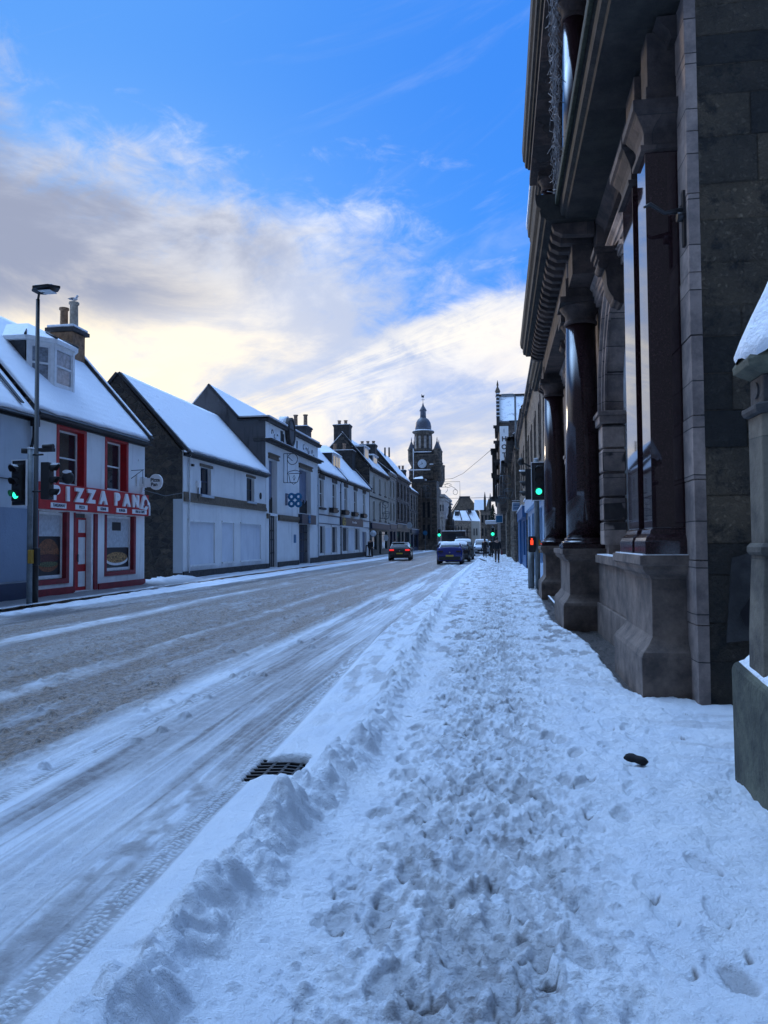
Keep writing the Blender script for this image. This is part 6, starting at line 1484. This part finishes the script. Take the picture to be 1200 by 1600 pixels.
m = MB(); m.box(-.78, -.751, 95.6, 96.8, 10.2, 12.2); m.box(-.78, -.751, 97.2, 98.4, 10.2, 12.2); m.build('window', M['window_glass'], ht)
bx('side_gable_skew', M['slate'], ht, 1.3, 9, 89.6, 89.99, 15.3, 15.5)
hs = thing('hotel_sign', 'tall narrow white HOTEL sign projecting from the stone front', 'sign', (.7, 88.3, 10.5))
bx('sign_panel', M['sign_white'], hs, .18, 1.16, 88.5, 88.7, 9.3, 14.7, bevel=.02)
for i, ch_ in enumerate('HOTEL'): text_mesh('lettering', ch_, M['poster_black'], hs, (.67, 88.48, 13.2-i*.92), (1, 0, 0), (0, 0, 1), .78, .02, 'CENTER', .02)
m = MB(); m.lathe((.67, 88.49, 14.15), [(.36, 0), (.36, .02), (.30, .02), (.30, 0)], 24, 'y', cap=False); m.box(.64, .70, 88.47, 88.49, 13.95, 14.35); m.build('oval_emblem', M['string_grey'], hs)
# hotel-side extra frontage towards the vista
r6 = town_house('far_stone_building', 'dark stone building beyond the hotel at the end of the right pavement', 'building', RF(-.3), 108.2, 130, 7.5, 'grey_ashlar', wins(109, 129, 4, 3.9, 6, 1.4), None, rise=2., gm='grey_ashlar')
# hanging signs on the right
for lab, x, y, z, w_, h_, lns in (('pale blue two line hanging sign beside the deep blue shopfront', 1.42, 57.4, 4.1, .95, .66, 2), ('small blue square hanging sign before the hotel', -.0, 86, 4.0, .8, .85, 0)):
    s_ = thing('hanging_sign', lab, 'sign', (x, y, z-h_/2))
    bx('sign_panel', M['sign_white'], s_, x-w_/2, x+w_/2, y-.04, y+.04, z-h_/2, z+h_/2)
    bx('sign_face', M['shop_pale_blue'] if lns else M['logo_blue'], s_, x-w_/2+.05, x+w_/2-.05, y-.052, y-.041, z-h_/2+.05, z+h_/2-.05)
    if lns:
        m = MB()
        for j, zz in enumerate((z+.10, z-.10)):
            u = x-w_/2+.12
            for q in range(7): m.box(u, u+.075, y-.06, y-.0525, zz-.045, zz+.045); u += .105
        m.build('worn_print', M['shop_blue'], s_)
    m = MB(); m.tube([(x+w_/2+.5, y, z+h_/2+.06), (x-w_/2, y, z+h_/2+.06)], .025, 6); m.build('bracket', M['black_metal'], s_)
    bx('snow_strip', M['snow'], s_, x-w_/2, x+w_/2, y-.05, y+.05, z+h_/2+.085, z+h_/2+.13)
# street lamp on the right row
rl = thing('street_lamp', 'wall mounted street lamp leaning over the right pavement in front of the hotel roof', 'street lamp', (1.5, 56, 8))
m = MB(); m.tube([(1.55, 56, 8.2), (1.25, 56, 8.3), (1.25, 56, 12.0), (1.1, 56, 12.15)], .07, 8); m.build('arm', M['galvanised'], rl); bx('lamp_head', M['galvanised'], rl, .25, 1.15, 55.85, 56.15, 12.08, 12.22, bevel=.04)
# ------------------------------------------------------------------ STREET LAMP, TRAFFIC LIGHTS
sl = thing('street_lamp', 'tall black street lamp with a flat head in front of the pizza shop', 'street lamp', (-12.15, 18.75, 0))
m = MB(); m.tube([(-12.15, 18.75, 0), (-12.15, 18.75, 1.3), (-12.15, 18.75, 1.32), (-12.15, 18.75, 8.15)], [.085, .085, .065, .05], 14); m.build('post', M['black_metal'], sl)
m = MB(); m.tube([(-12.15, 18.75, 8.1), (-12.12, 18.75, 8.3), (-11.95, 18.75, 8.36)], .035, 8)
m.prism([(-12.25, 18.62, 8.33), (-12.12, 18.45, 8.36), (-11.72, 18.5, 8.40), (-11.50, 18.75, 8.41), (-11.72, 19.0, 8.40), (-12.12, 19.05, 8.36), (-12.25, 18.88, 8.33)], (0, 0, .07)); m.build('lamp_head', M['black_metal'], sl, bevel=.015)
bx('lens', M['timber_white'], sl, -12.05, -11.7, 18.58, 18.92, 8.325, 8.34); bx('head_snow', M['snow'], sl, -12.15, -11.65, 18.58, 18.92, 8.465, 8.49, bevel=.01)
def signal_head(par, x, y, z0, face, board=True, w=.44, h=1.15, lit='green', name='signal_head'):
    # face: (fx, fy) horizontal direction the lenses look
    f = Vector((face[0], face[1], 0)).normalized(); s = Vector((-f.y, f.x, 0)); O = Vector((x, y, z0))
    def bb(mb, a0, a1, b0, b1, c0, c1):
        q = [O+s*a0+f*b0, O+s*a1+f*b0, O+s*a1+f*b1, O+s*a0+f*b1]; mb.prism([(v.x, v.y, v.z+c0) for v in q], (0, 0, c1-c0))
    m = MB(); bb(m, -.15, .15, -.12, .10, .10, h-.10); hd = m.build(name, M['plastic_dark'], par, bevel=.02)
    if board:
        m = MB(); bb(m, -w/2, w/2, -.04, .0, 0, h); m.build('backing_board', M['poster_black'], hd, bevel=.01)
        m = MB(); e = .025
        for a0, a1, c0, c1 in ((-w/2, w/2, -e, 0), (-w/2, w/2, h, h+e), (-w/2-e, -w/2, -e, h+e), (w/2, w/2+e, -e, h+e)): bb(m, a0, a1, -.045, .004, c0, c1)
        m.build('board_edge', M['sign_white'], hd)
    for i, nm in enumerate(('green', 'amber', 'red')):
        zc = .10+(h-.2)*(i+.5)/3; c_ = O+f*.10+Vector((0, 0, zc)); n = 18
        V = [c_+s*.10*math.cos(2*math.pi*k/n)+Vector((0, 0, .10*math.sin(2*math.pi*k/n)))+f*.006 for k in range(n)]
        mm = 'green_light' if (nm == lit == 'green') else ('red_light' if nm == lit == 'red' else 'dark_lens')
        MB().add(V, [tuple(range(n))]).build('lens', M[mm], hd)
        mb = MB(); pts = []
        for t0 in (0, 1):
            pts.append([c_+s*.115*math.cos(a)+Vector((0, 0, .115*math.sin(a)))+f*(.0 if t0 == 0 else .20-.10*(1-math.sin(a))*.8) for a in np.linspace(-.35, math.pi+.35, 15)])
        mb.grid(np.array([[tuple(v) for v in r_] for r_ in pts])); mb.build('visor', M['plastic_dark'], hd)
        if i == 2: 
            mb = MB(); mb.grid(np.array([[tuple(v+Vector((0, 0, .012))) for v in r_[4:11]] for r_ in pts]), True); mb.grid(np.array([[tuple(v+Vector((0, 0, .03))) for v in r_[5:10]] for r_ in pts]), True); mb.build('visor_snow', M['snow'], hd)
    return hd
tl = thing('traffic_light', 'traffic light with two heads showing green on a grey pole by the pizza shop', 'traffic light', (-11.95, 18.2, 0))
m = MB(); m.tube([(-11.95, 18.2, 0), (-11.95, 18.2, 4.05)], .070, 14); m.build('pole', M['galvanised'], tl)
bx('pole_snow', M['snow'], tl, -12.02, -11.88, 18.13, 18.27, 4.052, 4.09, bevel=.02)
signal_head(tl, -12.21, 18.1, 2.60, (-.18, -1)); signal_head(tl, -11.47, 18.2, 2.64, (1, .12), board=False, lit='none', name='side_signal_head')
m = MB(); m.tube([(-11.95, 18.2, 3.9), (-11.6, 18.2, 3.9)], .025, 6); m.tube([(-11.95, 18.2, 2.95), (-11.6, 18.2, 2.95)], .025, 6); m.tube([(-11.95, 18.2, 3.7), (-12.3, 18.15, 3.7)], .025, 6); m.build('bracket', M['black_metal'], tl)
m = MB(); m.box(-11.68, -11.30, 18.1, 18.26, 3.97, 4.06); m.lathe((-11.45, 18.18, 4.1), [(.06, -.14), (.07, .14)], 12, 'x'); m.build('detector', M['plastic_dark'], tl)
m = MB(); m.lathe((-12.1, 18.15, 4.0), [(.075, -.06), (.075, .06)], 14, 'z'); m.build('cap_detector', M['plastic_dark'], tl)
bx('push_button_box', M['yellow_paint'], tl, -11.92, -11.80, 18.06, 18.16, 1.1, 1.45, bevel=.015); bx('button_unit', M['plastic_dark'], tl, -11.86, -11.72, 18.17, 18.32, 1.05, 1.5, bevel=.02)
cm = thing('convex_mirror', 'dark round road mirror with snow on top beside the left traffic light', 'mirror', (-11.05, 18.6, 3.2))
m = MB(); m.lathe((-10.98, 18.3, 3.30), [(.02, -.07), (.13, -.05), (.165, 0), (.165, .04)], 24, 'y'); m.build('mirror', M['plastic_dark'], cm)
m = MB(); m.tube([(-11.5, 18.25, 3.3), (-11.0, 18.33, 3.3)], .018, 6); m.build('arm', M['black_metal'], cm)
m = MB(); m.lathe((-10.98, 18.3, 3.45), [(.11, -.06), (.10, .03)], 20, 'y', 1, .42); m.build('mirror_snow', M['snow'], cm)
tr_ = thing('traffic_light', 'traffic light with green lamp and red man box on the pavement by the bank', 'traffic light', (1.22, 25.6, 0))
m = MB(); m.tube([(1.22, 25.6, 0), (1.22, 25.6, 4.25)], .085, 14); m.build('pole', M['galvanised'], tr_)
m = MB(); m.tube([(1.02, 25.75, 0), (1.02, 25.75, 1.25)], .11, 14); m.build('crossing_post', M['galvanised'], tr_)
signal_head(tr_, 1.30, 25.48, 2.92, (-.12, -1), w=.46, h=1.22); signal_head(tr_, .97, 25.7, 2.85, (-1, .1), board=False, lit='none', name='side_signal_head', h=1.2)
bx('pole_snow', M['snow'], tr_, 1.15, 1.29, 25.53, 25.67, 4.252, 4.30, bevel=.02)
bp = bx('pedestrian_box', M['plastic_dark'], tr_, .93, 1.15, 25.42, 25.58, 1.22, 1.74, bevel=.02)
m = MB(); y = 25.415
m.box(1.015, 1.065, y-.006, y, 1.62, 1.67); m.prism([(1.0, y-.005, 1.46), (1.08, y-.005, 1.46), (1.085, y-.005, 1.61), (.995, y-.005, 1.61)], (0, .004, 0)); m.build('red_man', M['red_light'], bp)
bx('call_button', M['yellow_paint'], tr_, 1.26, 1.32, 25.42, 25.55, 1.2, 1.62); m = MB(); m.lathe((.72, 25.6, 4.2), [(.02, -.1), (.12, -.05), (.12, .08), (.05, .12)], 12, 'x'); m.tube([(.8, 25.6, 4.15), (1.1, 25.6, 4.0)], .03, 6); m.build('detector', M['plastic_dark'], tr_)
for lab, x, y, d_ in (('distant green traffic light at the corner of the clock tower', -9.9, 128, 1), ('distant green traffic light at the end of the right pavement', -1.0, 118, 1)):
    f_ = thing('traffic_light', lab, 'traffic light', (x, y, 0)); m = MB(); m.tube([(x, y, 0), (x, y, 3.9)], .09, 8); m.build('pole', M['grey_metal'], f_)
    hd = signal_head(f_, x, y-.1, 2.3, (0, -1), w=.5, h=1.3)
    m = MB(); m.lathe((x, y-.25, 2.62), [(.24, 0), (.24, -.02)], 16, 'y'); m.build('green_glow_lens', M['green_light'], hd)

# ------------------------------------------------------------------ CARS
def catmull(xs, ys, q): 
    xs = np.array(xs, float); ys = np.array(ys, float); q = np.clip(q, xs[0], xs[-1])
    m_ = np.gradient(ys, xs); i = np.clip(np.searchsorted(xs, q)-1, 0, len(xs)-2); h = xs[i+1]-xs[i]; t = (q-xs[i])/h
    return (2*t**3-3*t**2+1)*ys[i]+(t**3-2*t**2+t)*h*m_[i]+(-2*t**3+3*t**2)*ys[i+1]+(t**3-t**2)*h*m_[i+1]
def make_car(label, x, y, rz, paint, kind='hatch', lit=False, snow='roof', plate=True, cat='car', name='parked_car', group='cars along the street'):
    c = thing(name, label, cat, (0, 0, 0), 0, group)
    L_, W = (4.1, 1.76) if kind == 'hatch' else (4.6, 1.86)
    H = {'hatch': 1.45, 'suv': 1.68, 'van': 2.1, 'coupe': 1.46}[kind]
    hw = W/2
    # local: x across, y along (rear at y=0), z up
    Y = [0, .04, .25, .55, 1.0, 1.7, 2.3, 2.75, 3.3, 3.8, L_-.08, L_]
    roof = [.62, .95, H*.74, H*.93, H*.985, H, H*.975, H*.86, .98, .90, .72, .5]
    if kind == 'van': roof = [1.0, 1.6, 2.02, 2.08, 2.1, 2.1, 2.08, 1.95, 1.3, 1.1, .8, .55]
    belt = [.60, .86, .93, .96, .97, .95, .93, .92, .93, .87, .70, .5]
    wid = [hw*.86, hw*.92, hw*.97, hw*1.0, hw, hw, hw, hw, hw*.99, hw*.96, hw*.88, hw*.80]
    rw = [hw*.80, hw*.82, hw*.78, hw*.76, hw*.76, hw*.77, hw*.77, hw*.79, hw*.86, hw*.84, hw*.78, hw*.7]
    zb = [.34, .26, .22, .2, .2, .2, .2, .2, .2, .22, .26, .34]
    ny = 60; q = np.linspace(0, L_, ny)
    rf, bl, wd, rr, zz = [catmull(Y, a, q) for a in (roof, belt, wid, rw, zb)]
    bl = np.minimum(bl, rf-.01)
    def sect(i, off=0.):
        w, r_, b_, t_, z0 = wd[i]+off, rr[i]+off, bl[i], rf[i]+off, zz[i]
        pts = [(0, z0), (w*.8, z0), (w*.95, z0+.06), (w*.985, z0+.2), (w, (z0+b_)/2+.05), (w*.985, b_-.10), (w*.955, b_), (w*.955+(r_-w*.955)*.33, b_+(t_-b_)*.36), (w*.955+(r_-w*.955)*.72, b_+(t_-b_)*.74), (r_*.985, t_-.055*min(1, (t_-b_)*3)), (r_*.86, t_-.012), (r_*.5, t_+.012), (0, t_+.018)]
        return pts
    S_ = np.array([[(px_, q[i], pz) for px_, pz in sect(i)] for i in range(ny)])
    mir = S_[:, ::-1].copy(); mir[:, :, 0] *= -1
    full = np.concatenate([S_, mir[:, 1:]], 1)
    mb = MB(); mb.grid(full); mb.add(full[0].tolist(), [tuple(range(full.shape[1]))]); mb.add(full[-1].tolist(), [tuple(range(full.shape[1]))])
    # move to world after building everything in local coordinates
    body = mb.build('body', M[paint], c, world=False)
    def patch(name, mt, i0, i1, j0, j1, off=.006, par=body, both=True):
        Pm = MB()
        ii = np.arange(i0, i1+1)
        P = []
        for i in ii:
            s_ = sect(i, off); P.append([(a, q[i]+(-off if i < 6 else 0)+(off if i > 52 else 0), z_) for a, z_ in s_[j0:j1+1]])
        P = np.array(P); Pm.grid(P)
        if both: Q = P.copy(); Q[:, :, 0] *= -1; Pm.grid(Q)
        return Pm.build(name, M[mt], par, world=False)
    def idx(v): return int(round(v/L_*(ny-1)))
    # glass
    patch('side_window', 'window_glass', idx(.75), idx(2.62), 6, 8, .006)
    g_ = MB(); 
    def across(i0, i1, f0, f1, off, name, mt, lo=None):
        rws = []
        for i in range(i0, i1+1):
            w_ = rr[i]*.90 if rf[i] > bl[i]+.15 else wd[i]*.86
            rws.append([(w_*a, q[i], rf[i]+off+.014*(1-a*a)) for a in np.linspace(-1, 1, 9)])
        MB().grid(np.array(rws)).build(name, M[mt], body, world=False)
    zr = catmull(Y, roof, q)
    i_top = idx(.50 if kind != 'van' else .22); i_bot = idx(.12)
    # rear window follows the tailgate
    rws = []
    for k in range(7):
        i_ = i_bot+(i_top-i_bot)*k/6; yy = i_/(ny-1)*L_; z_ = float(catmull(Y, roof, np.array([yy]))[0]); z_ = z_
        w_ = float(catmull(Y, rw, np.array([yy]))[0])*(.93)
        rws.append([(w_*a, yy-.012-.02*(1-a*a), z_+.012) for a in np.linspace(-1, 1, 9)])
    MB().grid(np.array(rws)).build('rear_window', M['window_glass'], body, world=False)
    across(idx(2.45), idx(3.12), 0, 1, .008, 'windscreen', 'window_glass')
    if snow in ('roof', 'all'):
        rws = []
        for i in range(idx(.5), idx(2.45)+1):
            e_ = min(1, (i-idx(.5))/2., (idx(2.45)-i)/2.)
            rws.append([(rr[i]*.95*a, q[i], rf[i]-.01+.075*e_*(1-a**6)+.016) for a in np.linspace(-1, 1, 13)])
        MB().grid(np.array(rws)).build('roof_snow', M['snow'], body, world=False)
    if snow == 'all':
        rws = []
        for i in range(idx(3.15), idx(3.85)+1): rws.append([(rr[i]*.9*a, q[i], rf[i]+.05*(1-a**6)) for a in np.linspace(-1, 1, 11)])
        MB().grid(np.array(rws)).build('bonnet_snow', M['snow'], body, world=False)
    if snow == 'side':
        rws = []
        for i in range(idx(.45), idx(1.5)+1): rws.append([(rr[i]*a, q[i], rf[i]+.03) for a in np.linspace(.55, 1.0, 5)])
        MB().grid(np.array(rws)).build('roof_snow', M['snow'], body, world=False)
        rws = []
        for k in range(6): rws.append([(hw*(.60+.34*t_-.02*k), .12+.10*k, .98+.09*k+.0*t_) for t_ in (0, .5, 1)])
        MB().grid(np.array(rws)).build('corner_snow', M['snow'], body, world=False)
        bx('rail_snow', M['snow'], body, -hw*.7, hw*.74, .52, 1.4, H-.01, H+.035, bevel=.01).location = (0, 0, 0)
    # lower trim, lights, plate
    def lb(name, mt, x0, x1, y0, y1, z0, z1, bevel=.0, par=body): return MB().box(x0, x1, y0, y1, z0, z1).build(name, M[mt], par, bevel, world=False)
    lb('bumper', 'plastic_dark', -hw*.84, hw*.84, -.05, .12, .28, .50, .03); lb('front_bumper', 'plastic_dark', -hw*.8, hw*.8, L_-.12, L_+.04, .28, .46, .03)
    for s_ in (-1, 1):
        lb('tail_lamp', 'tail_light' if lit else 'dark_lens', s_*hw*.50, s_*hw*.90, -.025, .10, .80, .92, .015)
        lb('headlight', 'rim_metal', s_*hw*.52, s_*hw*.86, L_-.22, L_-.02, .64, .78, .03)
        mm = MB(); mm.box(s_*hw*.98, s_*(hw*.98+.17), 2.62, 2.72, .96, 1.08); mm.build('wing_mirror', M[paint], body, .02, world=False)
    if plate: lb('number_plate', 'plate_yellow', -.26, .26, -.075, -.055, .52, .63)
    lb('front_plate', 'sign_white', -.26, .26, L_+.045, L_+.055, .38, .48); lb('grille', 'plastic_dark', -hw*.5, hw*.5, L_-.06, L_+.012, .5, .66)
    mm = MB(); mm.lathe((0, -.012, .80), [(.05, 0), (.05, -.01)], 12, 'y'); mm.build('badge', M['rim_metal'], body, world=False)
    for s_ in (-1, 1):
        for yy in (.72, L_-.85):
            r_ = .33; xo = s_*(hw-.11)
            wv = MB(); wv.lathe((xo-.11, yy, r_), [(r_*.62, 0), (r_*.95, .0), (r_, .04), (r_, .19), (r_*.95, .23), (r_*.62, .23)], 26, 'x'); wo = wv.build('tyre', M['rubber'], c, world=False)
            wv = MB(); wv.lathe((xo+s_*.118-.01, yy, r_), [(r_*.6, 0), (r_*.6, .012), (r_*.15, .02)], 10, 'x', smooth=False); wv.build('rim', M['rim_metal'], wo, world=False)
            wv = MB(); wv.lathe((xo-.13, yy, r_), [(r_*1.16, 0), (r_*1.16, .2)], 22, 'x'); wv.build('wheel_arch', M['plastic_dark'], c, world=False)
    c.location = (x, y, .03); c.rotation_euler = (0, 0, rz)
    if lit is False and name == 'parked_car': pass
    return c
G1 = 'cars parked along the right kerb'
make_car('dark blue hatchback with a snowy roof, nearest of the parked cars', -3.35, 52.2, R(1), 'car_blue', 'hatch', group=G1)
make_car('black hatchback parked directly ahead of the dark blue one, almost hidden', -3.1, 58.0, R(2), 'car_black', 'coupe', group=G1)
make_car('dark grey tall estate car with a white snowy roof behind the dark blue hatchback', -3.05, 64.6, R(2), 'car_grey', 'suv', group=G1)
make_car('silver car facing the viewer with snow on roof and bonnet', -1.95, 84.5, R(182), 'car_silver', 'suv', snow='all', plate=False, group=G1)
make_car('dark van parked beyond the grey estate car', -4.4, 92, R(2), 'car_black', 'van', snow='none', group=G1)
make_car('small grey car beyond the silver one, next to the pavement walkers', -1.7, 100, R(182), 'car_grey', 'hatch', snow='all', plate=False, group=G1)
make_car('far dark car with a snow covered roof left of the parked row', -6.9, 96, R(4), 'car_navy', 'hatch', snow='roof', group=G1)
make_car('charcoal car with lit red tail lights driving away on the left side', -8.15, 62.8, R(4), 'car_charcoal', 'coupe', lit=True, snow='side', name='moving_car', group=None)

# ------------------------------------------------------------------ PEOPLE
def skin_mesh(name, nodes, edges, mat_, par, sub=2):
    me = bpy.data.meshes.new(name); me.from_pydata([n[0] for n in nodes], edges, []); o = link(bpy.data.objects.new(name, me)); o.parent = par
    md = o.modifiers.new('skin', 'SKIN'); md.use_smooth_shade = True
    for i, n in enumerate(nodes):
        me.skin_vertices[0].data[i].radius = n[1] if hasattr(n[1], '__len__') else (n[1], n[1])
    me.skin_vertices[0].data[0].use_root = True
    s_ = o.modifiers.new('subsurf', 'SUBSURF'); s_.levels = sub; s_.render_levels = sub
    me.materials.append(mat_); return o
def person(label, x, y, z, rz, stride=.25, coat='coat_black', legs='trouser_dark', arm=.18, h=1.76, group='people on foot', hat=False, bag=None):
    p = thing('person', label, 'person', (x, y, z), rz, group); k = h/1.76
    N = [((0, 0, .98*k), (.15, .11)), ((0, .0, 1.14*k), (.14, .10)), ((0, 0, 1.32*k), (.17, .115)), ((0, 0, 1.45*k), (.10, .08)), ((0, .01, 1.53*k), (.055, .055)), ((0, .02, 1.63*k), (.075, .09)), ((0, .02, 1.71*k), (.065, .075))]
    E_ = [(0, 1), (1, 2), (2, 3), (3, 4), (4, 5), (5, 6)]
    for s_ in (-1, 1):
        b = len(N); st = stride*s_
        N += [((s_*.10, 0, .90*k), .095), ((s_*.10, st*.45, .50*k), .062), ((s_*.10, st*(.95 if st > 0 else 1.2), .09*k+(.05 if st < 0 else 0)), .040), ((s_*.11, st*(.95 if st > 0 else 1.2)+.15, .04*k), (.038, .03))]
        E_ += [(0, b), (b, b+1), (b+1, b+2), (b+2, b+3)]
        b = len(N); sw = -arm*s_
        N += [((s_*.19, 0, 1.41*k), .062), ((s_*.235, sw*.3, 1.15*k), .048), ((s_*.235, sw+.06, .92*k), .036), ((s_*.235, sw+.09, .84*k), .034)]
        E_ += [(3, b), (b, b+1), (b+1, b+2), (b+2, b+3)]
    skin_mesh('body', N, E_, M['skin_tone'], p)
    # trousers
    T = [((0, 0, .97*k), (.16, .12))]; Et = []
    for s_ in (-1, 1):
        b = len(T); st = stride*s_; T += [((s_*.10, 0, .88*k), .115), ((s_*.10, st*.45, .50*k), .082), ((s_*.10, st*(.95 if st > 0 else 1.2)-.005, .13*k+(.05 if st < 0 else 0)), .068)]
        Et += [(0, b), (b, b+1), (b+1, b+2)]
    skin_mesh('trousers', T, Et, M[legs], p)
    C_ = [((0, 0, .80*k), (.21, .16)), ((0, 0, 1.0*k), (.20, .15)), ((0, 0, 1.18*k), (.185, .135)), ((0, 0, 1.36*k), (.205, .14)), ((0, 0, 1.48*k), (.10, .09))]; Ec = [(0, 1), (1, 2), (2, 3), (3, 4)]
    for s_ in (-1, 1):
        b = len(C_); sw = -arm*s_; C_ += [((s_*.20, 0, 1.41*k), .082), ((s_*.245, sw*.3, 1.15*k), .068), ((s_*.245, sw+.05, .93*k), .055)]; Ec += [(3, b), (b, b+1), (b+1, b+2)]
    skin_mesh('coat', C_, Ec, M[coat], p)
    m = MB(); m.lathe((0, .0, 1.655*k), [(.02, .115), (.07, .10), (.098, .05), (.104, 0), (.095, -.06), (.05, -.09)], 16, 'z', .88, 1.02); m.build('hat' if hat else 'hair', M['coat_black' if hat else 'hair_dark'], p, world=False)
    for s_ in (-1, 1):
        st = stride*s_; yy = st*(.95 if st > 0 else 1.2); zz = .05 if st < 0 else 0
        m = MB(); m.lathe((s_*.11, yy+.06, .055+zz), [(.02, -.15), (.055, -.12), (.06, 0), (.055, .11), (.02, .16)], 10, 'y', 1, .9); m.build('shoe', M['coat_black'], p, world=False)
    m = MB(); m.tube([(0, .105, 1.655*k), (0, .13, 1.63*k)], [.012, .018], 6)
    for s_ in (-1, 1): m.lathe((s_*.088, .015, 1.64*k), [(.005, -.012), (.025, 0), (.005, .012)], 8, 'x')
    m.build('face_details', M['skin_tone'], p, world=False)
    if bag:
        m = MB(); m.box(bag[0]-.05, bag[0]+.05, -.16, .18, .55, .86); m.build('bag', M[bag[1]], p, .03, world=False)
    return p
person('person in brown trousers carrying a reddish bag, nearest walker on the right pavement', -.18, 55, .04, R(0), .22, 'coat_black', 'coat_brown', bag=(.33, 'bag_red'), h=1.82)
person('person in black with a dark bag, left of the pair further up the pavement', -1.35, 72, .04, R(0), .15, h=1.75, bag=(-.3, 'coat_black'))
person('person in a dark coat, right of the pair further up the pavement', -.75, 73.5, .04, R(10), .2, h=1.7)
person('person in a long black coat standing outside the white shop doorway', -12.55, 74.5, .08, R(170), .08, arm=.05, h=1.85)
person('person in dark clothes on the left pavement just beyond the charcoal car', -12.0, 88.5, .08, R(0), .2, h=1.8)
person('person in dark clothes furthest along the left pavement, near the clock tower', -11.6, 93, .08, R(200), .1, h=1.75)

# ------------------------------------------------------------------ WIRES AND STREET DECORATION
ws = thing('light_decoration', 'rectangular wire frame street decoration hung across the street beyond the clock tower', 'decoration', (-8.3, 118, 6.8))
m = MB(); y = 118
def wl(pts, r=.035): m.tube([(a, y, z) for a, z in pts], r, 5)
x0, x1, z0, z1 = -9.6, -5.9, 8.3, 10.7
wl([(x0, z1), (x1, z1), (x1, z0)]); wl([(x0, z1-.35), (x0+1.9, z1-.35)]); wl([(x0, z1-.8), (x0+1.8, z1-.8), (x0+1.8, z1-1.3), (x0+1.5, z1-1.7)]); wl([(x0+.3, z1), (x0+.3, z0)]); wl([(x0+.6, z1-.9), (x0+.6, z0+.4)])
wl([(x0+1.9+.5*math.cos(a), z1-.55+.3*math.sin(a)) for a in np.linspace(0, 5.5, 16)]); wl([(x0+2.0, z1-.5), (x0+2.8, z1-.9), (x0+3.3, z1-1.4)]); wl([(x0+3.0+.35*math.cos(a), z1-1.6+.4*math.sin(a)) for a in np.linspace(1, 7.5, 20)])
m.build('wire_frame', M['grey_metal'], ws)
m = MB()
m.tube([(-10.2, 118, 10.95), (-7, 118, 11.2), (-5.2, 114, 11.6), (-2.5, 106, 12.8), (-.8, 97, 13.1)], .03, 5); m.tube([(-10.6, 118, 8.2), (-5, 118, 8.15), (-.4, 118, 8.2)], .03, 5); m.build('support_cable', M['black_metal'], ws)
for lab, x, y_, z, k, rot in (('wire decoration fixed to the cream house between its windows', -13.35, 86.2, 4.2, .95, 1), ('scrolled wire decoration on the clock tower lower block', -12.6, 129.2, 9.0, 1.0, 0)):
    q = thing('light_motif', lab, 'decoration', (x, y_, z)); motif(q, x, y_, z, k, 'grey_metal', .03)
for k_, (x, y_, z) in enumerate(((.6, 62, 6.2), (.2, 78, 6.6))):
    q = thing('light_motif', ('nearer' if k_ == 0 else 'further')+' wire lantern decoration on the stone fronts of the right row', 'decoration', (x, y_, z)); motif(q, x-.5, y_, z-1.2, .9, 'grey_metal', .025)
rs_ = thing('round_road_sign', 'small blue round road sign on a post near the clock tower', 'road sign', (-11.5, 120, 0))
m = MB(); m.tube([(-11.5, 120, 0), (-11.5, 120, 3.0)], .05, 6); m.build('post', M['grey_metal'], rs_); m = MB(); m.lathe((-11.5, 119.93, 2.9), [(.36, 0), (.36, -.03)], 18, 'y'); m.build('disc', M['logo_blue'], rs_)
kb = MB().prism([(-1.1, 58.8, .03), (-.98, 58.8, .03), (-1.75, 68, .03), (-1.87, 68, .03)], (0, 0, .06)).build('kerb_strip', M['dark_stone']); tag(kb, 'short dark strip of bare kerb showing through the snow beside the parked cars', 'kerb')
